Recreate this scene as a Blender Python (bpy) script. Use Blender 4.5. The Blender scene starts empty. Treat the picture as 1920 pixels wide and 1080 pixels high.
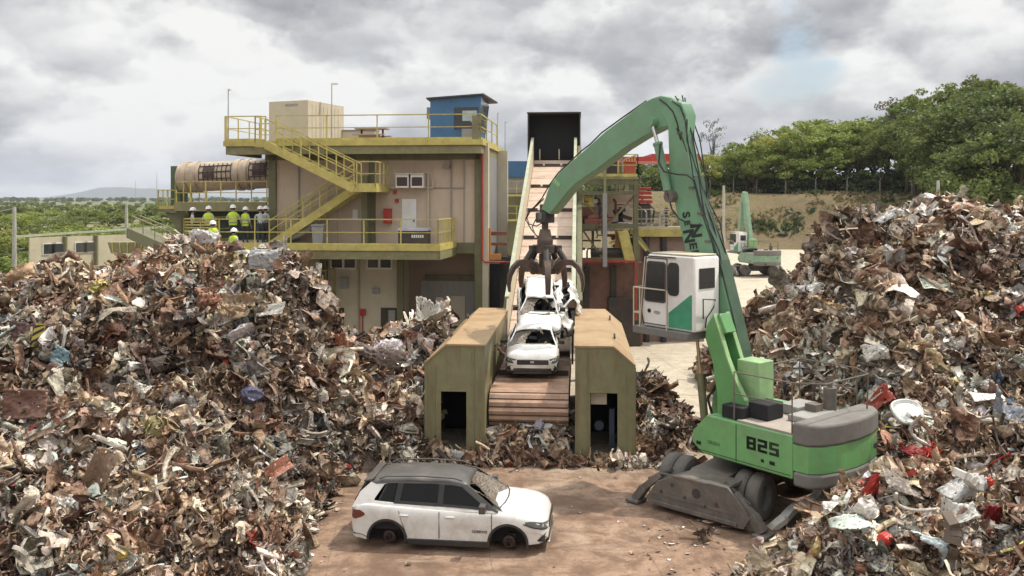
import bpy, bmesh, math, random
import numpy as np
from mathutils import Vector, Matrix, Euler
R = math.radians
rng = np.random.default_rng(7)
random.seed(7)
sc = bpy.context.scene
col = sc.collection
F = 1600.0; CH = 7.6; HY = 372.0

# ------------------------------------------------------------------ camera
cam_d = bpy.data.cameras.new('camera'); cam = bpy.data.objects.new('camera', cam_d); col.objects.link(cam)
cam.location = (0, 0, CH); cam.rotation_euler = (R(90), 0, 0)
cam_d.sensor_width = 36; cam_d.lens = 30; cam_d.shift_y = -(540 - HY) / 1920
cam_d.clip_start = 0.1; cam_d.clip_end = 30000
sc.camera = cam

def W(px, py, Y):
    return Vector(((px - 960) / F * Y, Y, CH - (py - HY) / F * Y))

# ------------------------------------------------------------------ materials
MATS = {}
def mat(name, c, rough=.6, metal=0.0, var=.18, scale=3.0, bump=0.0, bscale=30.0, dirt=None, dirt_amt=.35, dirt_scale=1.2, coat=0, streak=False):
    if name in MATS: return MATS[name]
    m = bpy.data.materials.new(name); m.use_nodes = True
    nt = m.node_tree; b = nt.nodes['Principled BSDF']
    tc = nt.nodes.new('ShaderNodeTexCoord')
    co = tc.outputs['Object']
    n = nt.nodes.new('ShaderNodeTexNoise'); n.inputs['Scale'].default_value = scale; n.inputs['Detail'].default_value = 6; n.inputs['Roughness'].default_value = .65
    nt.links.new(co, n.inputs['Vector'])
    mr = nt.nodes.new('ShaderNodeMapRange'); mr.inputs[1].default_value = .3; mr.inputs[2].default_value = .7
    mr.inputs[3].default_value = 1 - var; mr.inputs[4].default_value = 1 + var
    nt.links.new(n.outputs['Fac'], mr.inputs[0])
    mx = nt.nodes.new('ShaderNodeMix'); mx.data_type = 'RGBA'; mx.blend_type = 'MULTIPLY'; mx.inputs[0].default_value = 1
    mx.inputs[6].default_value = (*c, 1)
    nt.links.new(mr.outputs[0], mx.inputs[7])
    out = mx.outputs[2]
    if dirt:
        n2 = nt.nodes.new('ShaderNodeTexNoise'); n2.inputs['Scale'].default_value = dirt_scale; n2.inputs['Detail'].default_value = 9; n2.inputs['Roughness'].default_value = .75
        if streak:
            mp = nt.nodes.new('ShaderNodeMapping'); mp.inputs['Scale'].default_value = (2.5, 2.5, .3)
            nt.links.new(co, mp.inputs[0]); nt.links.new(mp.outputs[0], n2.inputs['Vector'])
        else: nt.links.new(co, n2.inputs['Vector'])
        r2 = nt.nodes.new('ShaderNodeMapRange'); r2.inputs[1].default_value = .48; r2.inputs[2].default_value = .68; r2.inputs[4].default_value = dirt_amt
        nt.links.new(n2.outputs['Fac'], r2.inputs[0])
        m2 = nt.nodes.new('ShaderNodeMix'); m2.data_type = 'RGBA'; m2.inputs[7].default_value = (*dirt, 1)
        nt.links.new(r2.outputs[0], m2.inputs[0]); nt.links.new(out, m2.inputs[6]); out = m2.outputs[2]
    nt.links.new(out, b.inputs['Base Color'])
    r3 = nt.nodes.new('ShaderNodeMapRange'); r3.inputs[3].default_value = max(.03, rough - .12); r3.inputs[4].default_value = min(1, rough + .12)
    nt.links.new(n.outputs['Fac'], r3.inputs[0]); nt.links.new(r3.outputs[0], b.inputs['Roughness'])
    b.inputs['Metallic'].default_value = metal
    if coat: b.inputs['Coat Weight'].default_value = coat; b.inputs['Coat Roughness'].default_value = .12
    if bump:
        n4 = nt.nodes.new('ShaderNodeTexNoise'); n4.inputs['Scale'].default_value = bscale; n4.inputs['Detail'].default_value = 5
        nt.links.new(co, n4.inputs['Vector'])
        bp = nt.nodes.new('ShaderNodeBump'); bp.inputs['Strength'].default_value = bump; bp.inputs['Distance'].default_value = .03
        nt.links.new(n4.outputs['Fac'], bp.inputs['Height']); nt.links.new(bp.outputs[0], b.inputs['Normal'])
    MATS[name] = m
    return m

RUST = (.16, .07, .035); MUD = (.16, .11, .075)
m_yel = mat('yellow_paint', (.52, .44, .13), .55, dirt=MUD, dirt_amt=.45)
m_oliv = mat('olive_paint', (.145, .14, .07), .55, dirt=(.10, .075, .045), dirt_amt=.6, streak=True)
m_olivl = mat('olive_light_paint', (.23, .215, .105), .55, dirt=(.12, .085, .05), dirt_amt=.5)
m_box = mat('box_paint', (.215, .20, .105), .5, var=.14, dirt=(.15, .085, .045), dirt_amt=.75, dirt_scale=1.0, streak=True)
m_boxtop = mat('rusty_top_paint', (.36, .25, .135), .65, var=.15, scale=1.5, dirt=(.24, .12, .055), dirt_amt=.75, dirt_scale=.8)
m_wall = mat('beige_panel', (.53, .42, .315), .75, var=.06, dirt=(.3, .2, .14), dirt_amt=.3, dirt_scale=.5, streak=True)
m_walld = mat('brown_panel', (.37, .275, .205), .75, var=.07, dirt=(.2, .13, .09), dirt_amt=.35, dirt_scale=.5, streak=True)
m_cream = mat('cream_panel', (.53, .47, .35), .7, var=.06, dirt=(.3, .25, .18), dirt_amt=.3, dirt_scale=.6)
m_grey = mat('grey_panel', (.3, .29, .27), .6, var=.08, dirt=(.2, .17, .14), dirt_amt=.3, streak=True)
m_white = mat('white_paint', (.72, .70, .66), .5, var=.05, dirt=(.45, .4, .33), dirt_amt=.35)
m_dark = mat('dark_steel', (.045, .04, .036), .6, dirt=RUST, dirt_amt=.4)
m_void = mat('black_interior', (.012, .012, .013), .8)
m_cabshade = mat('cabin_shade_black', (.010, .010, .011), .25, var=.2, scale=1)  # near-black colour carries the shade of the cabin behind the windows
m_cabshade.node_tree.nodes['Principled BSDF'].inputs['Specular IOR Level'].default_value = .25
m_conc = mat('concrete', (.36, .32, .27), .9, var=.12, bump=.2, dirt=(.2, .16, .12))
m_blue = mat('blue_paint', (.06, .16, .30), .5, var=.08, dirt=(.04, .06, .1))
m_red = mat('red_paint', (.38, .035, .025), .5, dirt=MUD)
m_redrust = mat('red_brown_primer', (.23, .075, .05), .7, dirt=(.08, .05, .04), dirt_amt=.6)
m_orange = mat('orange_paint', (.45, .2, .05), .6, dirt=MUD)
m_glass = mat('dark_glass', (.03, .033, .035), .12, var=.2, scale=1)
m_glass.node_tree.nodes['Principled BSDF'].inputs['Specular IOR Level'].default_value = .8
m_rub = mat('rubber', (.12, .108, .095), .85, bump=.4, bscale=14, dirt=(.2, .15, .11), dirt_amt=.6)
m_hose = mat('hose_rubber', (.015, .015, .014), .5)
m_chrome = mat('bright_steel', (.55, .54, .5), .3, .9)
m_gold = mat('oiled_rod', (.45, .33, .2), .35, .7)
m_grn = mat('green_machine_paint', (.15, .36, .13), .42, var=.14, dirt=(.16, .21, .11), dirt_amt=.6, coat=.3)
m_grnb = mat('bright_green_paint', (.125, .31, .11), .38, var=.08, dirt=(.1, .22, .07), dirt_amt=.35, coat=.3)
m_grna = mat('weathered_green_paint', (.155, .30, .175), .5, var=.12, scale=1.2, dirt=(.17, .22, .15), dirt_amt=.6, dirt_scale=1.0)
m_grnd = mat('teal_green_paint', (.055, .27, .15), .45, dirt=(.1, .2, .13))
m_grnp = mat('pale_green_paint', (.27, .43, .20), .5, dirt=(.2, .25, .15), dirt_amt=.3)
m_cw = mat('counterweight_paint', (.17, .16, .145), .7, var=.12, bump=.15, bscale=8, dirt=(.11, .09, .075), dirt_amt=.5)
m_chs = mat('chassis_paint', (.12, .105, .09), .7, bump=.15, dirt=(.2, .15, .11), dirt_amt=.6)
m_blade = mat('blade_paint', (.115, .102, .088), .62, var=.15, bump=.15, dirt=(.26, .2, .15), dirt_amt=.55, dirt_scale=1.5)
m_claw = mat('worn_claw_steel', (.095, .065, .052), .45, .4, bump=.2, dirt=(.3, .24, .2), dirt_amt=.4)
m_carw = mat('white_car_paint', (.70, .69, .655), .3, var=.05, dirt=(.40, .33, .25), dirt_amt=.6, dirt_scale=1.3, coat=.5, bump=.35, bscale=2.6)
m_carr = mat('charcoal_car_paint', (.07, .065, .06), .45, var=.12, dirt=(.2, .17, .14), dirt_amt=.45, coat=.2)
m_trim = mat('black_plastic_trim', (.022, .021, .02), .6, dirt=(.1, .08, .06), dirt_amt=.4)
m_lamp = mat('headlamp_glass', (.16, .165, .16), .12, .3)
m_tail = mat('tail_lamp', (.16, .045, .035), .25)
m_hub = mat('rusty_hub', (.07, .045, .04), .6, .3)
m_seat = mat('seat_fabric', (.035, .033, .032), .9)
m_crack = mat('shattered_glass', (.12, .095, .07), .3, bump=.8, bscale=25, dirt=(.24, .185, .13), dirt_amt=.6, dirt_scale=4)
m_hiviz = mat('hi_vis_yellow', (.55, .72, .06), .7)
m_shirt = mat('pale_shirt', (.42, .46, .45), .8)
m_trou = mat('dark_trousers', (.05, .05, .06), .85)
m_skin = mat('skin', (.35, .2, .13), .6)
m_helm = mat('helmet_white', (.8, .8, .78), .35)
m_pole = mat('galvanised_pole', (.42, .42, .40), .5, .3)
m_concpole = mat('concrete_pole', (.4, .38, .33), .85)
m_bark = mat('bark', (.11, .085, .06), .9, bump=.4)
m_tromm = mat('trommel_steel', (.42, .34, .25), .6, dirt=(.24, .15, .09), dirt_amt=.6, dirt_scale=2)
m_letter = mat('black_lettering', (.012, .02, .014), .5)

# ------------------------------------------------------------------ object helpers
def tag(o, label=None, cat=None, group=None, kind=None):
    if label: o['label'] = label
    if cat: o['category'] = cat
    if group: o['group'] = group
    if kind: o['kind'] = kind
    return o
def thing(name, label, cat, loc=(0, 0, 0), rz=0.0, group=None):
    o = bpy.data.objects.new(name, None); col.objects.link(o)
    o.location = loc; o.rotation_euler = (0, 0, rz); o.empty_display_size = .3
    return tag(o, label, cat, group)
def link(name, me, parent=None):
    o = bpy.data.objects.new(name, me); col.objects.link(o)
    if parent is not None: o.parent = parent
    return o
def copy_tree(o, parent=None):
    c = o.copy(); col.objects.link(c)
    c.parent = parent
    for ch in list(o.children): copy_tree(ch, c)
    return c

class MB:
    def __init__(s): s.v = []; s.f = []; s.ch = []
    def each(s, name, m, parent=None, smooth=False, bevel=0):
        """every added shape becomes a part of its own"""
        for (v0, v1, f0, f1) in s.ch:
            q = MB(); q.v = s.v[v0:v1]; q.f = [tuple(i - v0 for i in f) for f in s.f[f0:f1]]; q.build(name, m, parent, smooth, bevel)
    def add(s, vs, fs):
        vs = list(vs); s.ch.append((len(s.v), len(s.v) + len(vs), len(s.f), len(s.f) + len(fs)))
        k = len(s.v); s.v += [tuple(v) for v in vs]; s.f += [tuple(i + k for i in f) for f in fs]; return s
    def box(s, c, d, rot=None):
        hx, hy, hz = d[0] / 2, d[1] / 2, d[2] / 2
        vs = [Vector((x, y, z)) for x in (-hx, hx) for y in (-hy, hy) for z in (-hz, hz)]
        if rot is not None: vs = [rot @ v for v in vs]
        c = Vector(c); vs = [v + c for v in vs]
        return s.add(vs, [(0, 1, 3, 2), (4, 6, 7, 5), (0, 4, 5, 1), (2, 3, 7, 6), (0, 2, 6, 4), (1, 5, 7, 3)])
    def bx(s, x0, x1, y0, y1, z0, z1):
        return s.box(((x0 + x1) / 2, (y0 + y1) / 2, (z0 + z1) / 2), (abs(x1 - x0), abs(y1 - y0), abs(z1 - z0)))
    def bar(s, p, q, w=.05, h=None, up=(0, 0, 1)):
        p = Vector(p); q = Vector(q); h = h or w; d = q - p; L = d.length
        if L < 1e-6: return s
        x = d / L; u = Vector(up)
        if abs(x.dot(u)) > .99: u = Vector((0, 1, 0))
        y = u.cross(x).normalized(); z = x.cross(y)
        M = Matrix((x, y, z)).transposed()
        return s.box((p + q) / 2, (L, w, h), M)
    def tube(s, pts, r=.03, n=8, cap=True):
        pts = [Vector(p) for p in pts]; rr = r if isinstance(r, (list, tuple)) else [r] * len(pts)
        vs = []; fs = []; prev = None
        for i, p in enumerate(pts):
            t = (pts[min(i + 1, len(pts) - 1)] - pts[max(i - 1, 0)])
            t = t.normalized() if t.length > 0 else Vector((0, 0, 1))
            if prev is None:
                u = Vector((0, 0, 1)) if abs(t.z) < .9 else Vector((1, 0, 0))
                a = u.cross(t).normalized()
            else:
                a = (prev - t * prev.dot(t)).normalized()
            prev = a; b = t.cross(a)
            for k in range(n):
                th = 2 * math.pi * k / n
                vs.append(p + (a * math.cos(th) + b * math.sin(th)) * rr[i])
        for i in range(len(pts) - 1):
            for k in range(n):
                fs.append((i * n + k, i * n + (k + 1) % n, (i + 1) * n + (k + 1) % n, (i + 1) * n + k))
        if cap: fs.append(tuple(range(n))[::-1]); fs.append(tuple((len(pts) - 1) * n + k for k in range(n)))
        return s.add(vs, fs)
    def cyl(s, p, q, r, n=20, r2=None): return s.tube([p, q], [r, r if r2 is None else r2], n)
    def prism(s, poly, a0, a1, fn):
        """poly of 2D points extruded between a0 and a1; fn(u, v, a) -> 3D"""
        n = len(poly)
        vs = [fn(u, v, a0) for u, v in poly] + [fn(u, v, a1) for u, v in poly]
        fs = [tuple(range(n)), tuple(range(2 * n - 1, n - 1, -1))]
        fs += [(i, i + n, (i + 1) % n + n, (i + 1) % n) for i in range(n)]
        return s.add(vs, fs)
    def lathe(s, prof, M=None, n=24):
        """profile (r, h) turned about local z, then M"""
        vs = []; fs = []
        for r, h in prof:
            for k in range(n):
                t = 2 * math.pi * k / n; v = Vector((r * math.cos(t), r * math.sin(t), h))
                vs.append(M @ v if M is not None else v)
        m = len(prof)
        for i in range(m - 1):
            for k in range(n): fs.append((i * n + k, i * n + (k + 1) % n, (i + 1) * n + (k + 1) % n, (i + 1) * n + k))
        return s.add(vs, fs)
    def mesh(s, name, m, smooth=False):
        me = bpy.data.meshes.new(name); me.from_pydata(s.v, [], s.f)
        bm = bmesh.new(); bm.from_mesh(me); bmesh.ops.recalc_face_normals(bm, faces=bm.faces); bm.to_mesh(me); bm.free()
        me.materials.append(m)
        if smooth:
            me.polygons.foreach_set('use_smooth', [True] * len(me.polygons))
            try: me.set_sharp_from_angle(angle=R(38))
            except Exception: pass
        me.update(); return me
    def build(s, name, m, parent=None, smooth=False, bevel=0, seg=2):
        o = link(name, s.mesh(name, m, smooth), parent)
        if bevel:
            md = o.modifiers.new('bevel', 'BEVEL'); md.width = bevel; md.segments = seg; md.limit_method = 'ANGLE'; md.angle_limit = R(40)
            o.data.polygons.foreach_set('use_smooth', [True] * len(o.data.polygons))
            try: o.data.set_sharp_from_angle(angle=R(38))
            except Exception: pass
        return o

def apply_mods(o):
    dg = bpy.context.evaluated_depsgraph_get(); dg.update()
    me = bpy.data.meshes.new_from_object(o.evaluated_get(dg))
    o.modifiers.clear(); o.data = me

def rails(mb, pts, h=1.1, sp=1.4, w=.045, mid=True, end=True):
    pts = [Vector(p) for p in pts]; up = Vector((0, 0, h))
    for a, b in zip(pts[:-1], pts[1:]):
        n = max(1, round((b - a).length / sp))
        mb.bar(a + up, b + up, w); 
        if mid: mb.bar(a + up * .52, b + up * .52, w * .8)
        mb.bar(a + Vector((0, 0, .07)), b + Vector((0, 0, .07)), .012, .14)
        for i in range(n + 1):
            p = a.lerp(b, i / n); mb.bar(p, p + up, w)
    return mb

def text_mesh(s, size, bold=.02):
    cu = bpy.data.curves.new('txt', 'FONT'); cu.body = s; cu.size = size; cu.align_x = 'CENTER'; cu.align_y = 'CENTER'; cu.offset = bold * size; cu.extrude = .006
    o = bpy.data.objects.new('txt', cu); col.objects.link(o)
    dg = bpy.context.evaluated_depsgraph_get(); dg.update()
    me = bpy.data.meshes.new_from_object(o.evaluated_get(dg))
    vs = [v.co.copy() for v in me.vertices]; fs = [tuple(p.vertices) for p in me.polygons]
    bpy.data.objects.remove(o); bpy.data.curves.remove(cu); bpy.data.meshes.remove(me)
    return vs, fs

# ------------------------------------------------------------------ numpy mesh
def np_mesh(name, groups, material, smooth=False):
    """groups: list of (verts (N,3), faces (M,k), facecol (M,3) or None)"""
    V = []; LI = []; LS = []; LT = []; C = []; off = 0; lo = 0
    for v, f, c in groups:
        V.append(v); k = f.shape[1]; m = len(f)
        LI.append((f + off).ravel()); LS.append(lo + np.arange(m) * k); LT.append(np.full(m, k)); lo += m * k; off += len(v)
        C.append(c if c is not None else np.ones((m, 3)))
    V = np.concatenate(V); LI = np.concatenate(LI); LS = np.concatenate(LS); LT = np.concatenate(LT); C = np.concatenate(C)
    me = bpy.data.meshes.new(name)
    me.vertices.add(len(V)); me.vertices.foreach_set('co', V.astype(np.float32).ravel())
    me.loops.add(len(LI)); me.loops.foreach_set('vertex_index', LI.astype(np.int32))
    me.polygons.add(len(LS)); me.polygons.foreach_set('loop_start', LS.astype(np.int32)); me.polygons.foreach_set('loop_total', LT.astype(np.int32))
    me.update(calc_edges=True)
    at = me.attributes.new('Col', 'FLOAT_COLOR', 'FACE')
    at.data.foreach_set('color', np.concatenate([C, np.ones((len(C), 1))], 1).astype(np.float32).ravel())
    me.materials.append(material)
    if smooth: me.polygons.foreach_set('use_smooth', np.ones(len(LS), bool))
    return me

# value noise in numpy
_T = rng.random((64, 64))
def vnoise(x, y):
    xi = np.floor(x).astype(int); yi = np.floor(y).astype(int); fx = x - xi; fy = y - yi
    fx = fx * fx * (3 - 2 * fx); fy = fy * fy * (3 - 2 * fy)
    a = _T[xi % 64, yi % 64]; b = _T[(xi + 1) % 64, yi % 64]; c = _T[xi % 64, (yi + 1) % 64]; d = _T[(xi + 1) % 64, (yi + 1) % 64]
    return (a * (1 - fx) + b * fx) * (1 - fy) + (c * (1 - fx) + d * fx) * fy
def fbm(x, y, o=4):
    s = 0; a = .5
    for i in range(o): s = s + a * vnoise(x * 2 ** i + 17 * i, y * 2 ** i + 5 * i); a *= .5
    return s
# ================================================================== world and sun
world = bpy.data.worlds.new('World'); sc.world = world; world.use_nodes = True
nt = world.node_tree; nt.nodes.clear()
N = nt.nodes.new; Lk = nt.links.new
SUN = Vector((.48, .16, .86)).normalized()
sky = N('ShaderNodeTexSky'); sky.sky_type = 'NISHITA'; sky.sun_disc = False
sky.sun_elevation = math.asin(SUN.z); sky.sun_rotation = math.atan2(SUN.x, SUN.y)
sky.air_density = 1.2; sky.dust_density = 1.5
bg1 = N('ShaderNodeBackground'); bg1.inputs[1].default_value = .09
Lk(sky.outputs[0], bg1.inputs[0])
tc = N('ShaderNodeTexCoord'); sp = N('ShaderNodeSeparateXYZ'); Lk(tc.outputs['Generated'], sp.inputs[0])
def MA(op, a, b=None, c=None):
    n = N('ShaderNodeMath'); n.operation = op
    for i, x in enumerate((a, b, c)):
        if x is None: continue
        if isinstance(x, (int, float)): n.inputs[i].default_value = x
        else: Lk(x, n.inputs[i])
    return n.outputs[0]
den = MA('ADD', MA('MAXIMUM', sp.outputs['Z'], 0.0), .30)
cx = MA('MULTIPLY', sp.outputs['X'], 1.0); cy = MA('MULTIPLY', sp.outputs['Y'], 1.0)
cmb = N('ShaderNodeCombineXYZ'); Lk(cx, cmb.inputs[0]); Lk(cy, cmb.inputs[1]); Lk(MA('MULTIPLY', MA('POWER', MA('MAXIMUM', sp.outputs['Z'], 0.0), .8), 1.45), cmb.inputs[2])
def noise(scale, det=7, rough=.55, dist=0.0, off=(0, 0, 0)):
    mp = N('ShaderNodeMapping'); mp.inputs['Location'].default_value = off; Lk(cmb.outputs[0], mp.inputs[0])
    n = N('ShaderNodeTexNoise'); n.inputs['Scale'].default_value = scale; n.inputs['Detail'].default_value = det
    n.inputs['Roughness'].default_value = rough; n.inputs['Distortion'].default_value = dist
    Lk(mp.outputs[0], n.inputs['Vector']); return n.outputs['Fac']
def ramp(x, a, b, c=0.0, d=1.0, smooth=True):
    n = N('ShaderNodeMapRange'); n.interpolation_type = 'SMOOTHSTEP' if smooth else 'LINEAR'
    Lk(x, n.inputs[0]); n.inputs[1].default_value = a; n.inputs[2].default_value = b; n.inputs[3].default_value = c; n.inputs[4].default_value = d
    return n.outputs[0]
nbig = noise(3.2, 2, .5, 0, (1.3, .4, 0)); nblue = noise(4.2, 3, .55, 0, (8.4, 2.2, 0))
nmid = noise(8.0, 6, .58, 0, (3.1, 7.2, 0)); nfin = noise(26.0, 3, .6, 0, (1.1, 2.2, 0))
WN = {}
def puffs(scale, off, warp=.7):
    if scale not in WN:
        w = N('ShaderNodeTexNoise'); w.inputs['Scale'].default_value = scale * 1.6; w.inputs['Detail'].default_value = 4; w.inputs['Roughness'].default_value = .6; Lk(cmb.outputs[0], w.inputs['Vector']); WN[scale] = w
    w = WN[scale]
    va = N('ShaderNodeVectorMath'); va.operation = 'MULTIPLY_ADD'; Lk(w.outputs['Color'], va.inputs[0]); va.inputs[1].default_value = (warp / scale,) * 3; Lk(cmb.outputs[0], va.inputs[2])
    mp = N('ShaderNodeMapping'); mp.inputs['Location'].default_value = off; Lk(va.outputs[0], mp.inputs[0])
    v = N('ShaderNodeTexVoronoi'); v.feature = 'F1'; v.inputs['Scale'].default_value = scale; Lk(mp.outputs[0], v.inputs['Vector']); return v.outputs['Distance']
# each cumulus: bright edge lit from above, flat grey base: the same cells sampled a little higher are subtracted
p0 = puffs(5.0, (0, 0, 0)); p1 = puffs(5.0, (0, 0, .035)); q0 = puffs(12.0, (2, 1, 4)); q1 = puffs(12.0, (2, 1, 4.016))
rel = MA('ADD', MA('MULTIPLY', MA('SUBTRACT', p1, p0), 2.1), MA('MULTIPLY', MA('SUBTRACT', q1, q0), .6))
body = MA('ADD', MA('MULTIPLY', nbig, .5), MA('MULTIPLY', nmid, .5))
light = MA('ADD', MA('ADD', ramp(body, .42, .58, .74, .36), rel), MA('ADD', MA('MULTIPLY', MA('SUBTRACT', p0, .42), .45), MA('MULTIPLY', MA('SUBTRACT', nfin, .5), .18)))
light = MA('MINIMUM', MA('MAXIMUM', light, .2), .97)
cr = N('ShaderNodeValToRGB'); Lk(light, cr.inputs[0])
el = cr.color_ramp.elements; el[0].position = .2; el[0].color = (.245, .252, .27, 1); el[1].position = .95; el[1].color = (.68, .68, .66, 1)
e = el.new(.55); e.color = (.41, .415, .425, 1)
bg2 = N('ShaderNodeBackground'); Lk(ramp(sp.outputs['Z'], .26, .75, 1.0, 2.7), bg2.inputs[1]); Lk(cr.outputs[0], bg2.inputs[0])
def gap(d, rad):
    vd = N('ShaderNodeVectorMath'); vd.operation = 'DISTANCE'; Lk(tc.outputs['Generated'], vd.inputs[0]); vd.inputs[1].default_value = Vector(d).normalized(); return ramp(vd.outputs['Value'], rad, 0.0, 0, 1)
gaps = MA('ADD', MA('MULTIPLY', gap((.318, .94, .158), .10), .24), MA('MULTIPLY', gap((-.12, .98, .02), .1), .08))
mixs = N('ShaderNodeMixShader'); cover = ramp(MA('SUBTRACT', MA('ADD', MA('ADD', MA('MULTIPLY', nblue, .55), .30), MA('MULTIPLY', nmid, .5)), gaps), .58, .70, 0.15, 1)
Lk(cover, mixs.inputs[0]); Lk(bg1.outputs[0], mixs.inputs[1]); Lk(bg2.outputs[0], mixs.inputs[2])
world.cycles.sampling_method = 'MANUAL'; world.cycles.sample_map_resolution = 512
wo = N('ShaderNodeOutputWorld'); Lk(mixs.outputs[0], wo.inputs[0])

ld = bpy.data.lights.new('sun', 'SUN'); ld.energy = 2.8; ld.angle = R(1.0); ld.color = (1, .92, .80)
lo_ = bpy.data.objects.new('sun', ld); col.objects.link(lo_)
lo_.rotation_euler = SUN.to_track_quat('Z', 'Y').to_euler(); lo_.location = (30, 0, 60)

sc.view_settings.view_transform = 'Standard'; sc.view_settings.look = 'None'; sc.view_settings.exposure = .5; sc.view_settings.gamma = 1
sc.cycles.max_bounces = 4; sc.cycles.diffuse_bounces = 2; sc.cycles.glossy_bounces = 2; sc.cycles.use_adaptive_sampling = True; sc.cycles.adaptive_threshold = .02; sc.cycles.transmission_bounces = 4
sc.cycles.volume_bounces = 0; sc.cycles.use_denoising = True

# ================================================================== ground
def gmat():
    m = bpy.data.materials.new('ground'); m.use_nodes = True; nt = m.node_tree; b = nt.nodes['Principled BSDF']
    N = nt.nodes.new; L = nt.links.new
    geo = N('ShaderNodeNewGeometry'); sp = N('ShaderNodeSeparateXYZ'); L(geo.outputs['Position'], sp.inputs[0])
    def noi(s, d=6, r=.6, vec=None, dist=0):
        n = N('ShaderNodeTexNoise'); n.inputs['Scale'].default_value = s; n.inputs['Detail'].default_value = d; n.inputs['Roughness'].default_value = r; n.inputs['Distortion'].default_value = dist
        L(vec or geo.outputs['Position'], n.inputs['Vector']); return n.outputs['Fac']
    def M(op, a, c=None):
        n = N('ShaderNodeMath'); n.operation = op
        for i, x in enumerate((a, c)):
            if x is None: continue
            if isinstance(x, (int, float)): n.inputs[i].default_value = x
            else: L(x, n.inputs[i])
        return n.outputs[0]
    def MR(x, a, c, lo=0., hi=1.):
        n = N('ShaderNodeMapRange'); n.interpolation_type = 'SMOOTHSTEP'; L(x, n.inputs[0])
        for i, v in enumerate((a, c, lo, hi)): n.inputs[i + 1].default_value = v
        return n.outputs[0]
    def MX(f, a, c, mode='MIX'):
        n = N('ShaderNodeMix'); n.data_type = 'RGBA'; n.blend_type = mode
        for s, x in ((0, f), (6, a), (7, c)):
            if isinstance(x, tuple): n.inputs[s].default_value = (*x, 1)
            elif isinstance(x, float): n.inputs[s].default_value = x
            else: L(x, n.inputs[s])
        return n.outputs[2]
    y = sp.outputs['Y']; x = sp.outputs['X']
    n1 = noi(.35, 8, .65); n2 = noi(1.6, 9, .7, dist=.4); n3 = noi(14, 5, .7)
    dirt = MX(MR(n2, .38, .62), (.17, .105, .070), (.335, .225, .155))
    dirt = MX(MR(n1, .53, .68, 0, .75), dirt, (.43, .32, .23))
    # darker oily wet stain in front of the car and along the heap
    dirt = MX(MR(noi(.55, 6, .6, dist=.6), .50, .66, 0, .8), dirt, (.13, .078, .05))
    # stretched tyre-track streaks
    mp = N('ShaderNodeMapping'); mp.inputs['Rotation'].default_value = (0, 0, .5); mp.inputs['Scale'].default_value = (.6, 1.7, 1); L(geo.outputs['Position'], mp.inputs[0])
    st = noi(.7, 7, .6, mp.outputs[0], .6)
    dirt = MX(MR(st, .57, .70, 0, .4), dirt, (.47, .36, .27))
    dirt = MX(MR(st, .44, .34, 0, .5), dirt, (.15, .095, .062))
    conc = MX(MR(n2, .3, .7), (.46, .40, .30), (.60, .54, .43))
    conc = MX(MR(n1, .5, .7, 0, .6), conc, (.38, .31, .23))
    yd = M('ADD', y, M('MULTIPLY', M('SUBTRACT', n1, .5), 9.0))
    f = MR(yd, 22.5, 28.5)
    c = MX(f, dirt, conc)
    # curved tyre marks and scraped mud
    mp2 = N('ShaderNodeMapping'); mp2.inputs['Rotation'].default_value = (0, 0, -.75); mp2.inputs['Scale'].default_value = (.3, 1.5, 1); L(geo.outputs['Position'], mp2.inputs[0])
    s2 = noi(1.3, 6, .65, mp2.outputs[0], 1.2)
    c = MX(MR(s2, .57, .63, 0, .4), c, (.15, .09, .06)); c = MX(MR(s2, .42, .36, 0, .25), c, (.48, .38, .29))
    c = MX(MR(noi(5.5, 8, .75), .56, .68, 0, .5), c, (.14, .09, .06))
    # expansion joints of the slab
    def joint(v, per, w):
        w_ = M('MULTIPLY', M('SUBTRACT', noi(2.3, 3), .5), .08)
        fr = M('FRACT', M('DIVIDE', M('ADD', v, w_), per)); return M('LESS_THAN', M('ABSOLUTE', M('SUBTRACT', fr, .5)), w / per)
    jn = M('MAXIMUM', joint(M('ADD', x, M('MULTIPLY', y, .12)), 3.4, .018), joint(M('SUBTRACT', y, M('MULTIPLY', x, .12)), 4.6, .018))
    c = MX(M('MULTIPLY', jn, .38), c, (.12, .09, .065))
    # cracks
    vo = N('ShaderNodeTexVoronoi'); vo.feature = 'DISTANCE_TO_EDGE'; vo.inputs['Scale'].default_value = .45
    wv = N('ShaderNodeVectorMath'); wv.operation = 'ADD'; nn = N('ShaderNodeTexNoise'); nn.inputs['Scale'].default_value = 1.3; nn.inputs['Detail'].default_value = 6; L(geo.outputs['Position'], nn.inputs['Vector']); L(geo.outputs['Position'], wv.inputs[0]); L(nn.outputs['Color'], wv.inputs[1]); L(wv.outputs[0], vo.inputs['Vector'])
    c = MX(M('MULTIPLY', M('LESS_THAN', vo.outputs[0], .0035), .3), c, (.11, .08, .06))
    c = MX(MR(n3, .35, .65, .25, 0), c, (.10, .07, .05))
    # beyond the yard: fields
    fn = noi(.012, 8, .62); fn2 = noi(.12, 6, .7)
    fld = MX(MR(fn, .44, .56), (.085, .12, .035), (.24, .21, .11))
    fld = MX(MR(fn2, .42, .6, 0, .75), fld, (.05, .08, .022))
    left = MR(x, -16.0, -22.0)
    ff = M('MAXIMUM', M('MULTIPLY', left, MR(y, 44.0, 50.0)), MR(y, 170.0, 190.0))
    c = MX(ff, c, fld)
    L(c, b.inputs['Base Color'])
    wet = MR(noi(.4, 5, .6), .52, .66, .88, .5)
    L(wet, b.inputs['Roughness']); b.inputs['Specular IOR Level'].default_value = .3
    bp = N('ShaderNodeBump'); bp.inputs['Strength'].default_value = .45; bp.inputs['Distance'].default_value = .05
    L(M('ADD', M('MULTIPLY', n2, .7), M('MULTIPLY', n3, .25)), bp.inputs['Height']); L(bp.outputs[0], b.inputs['Normal'])
    return m

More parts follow.
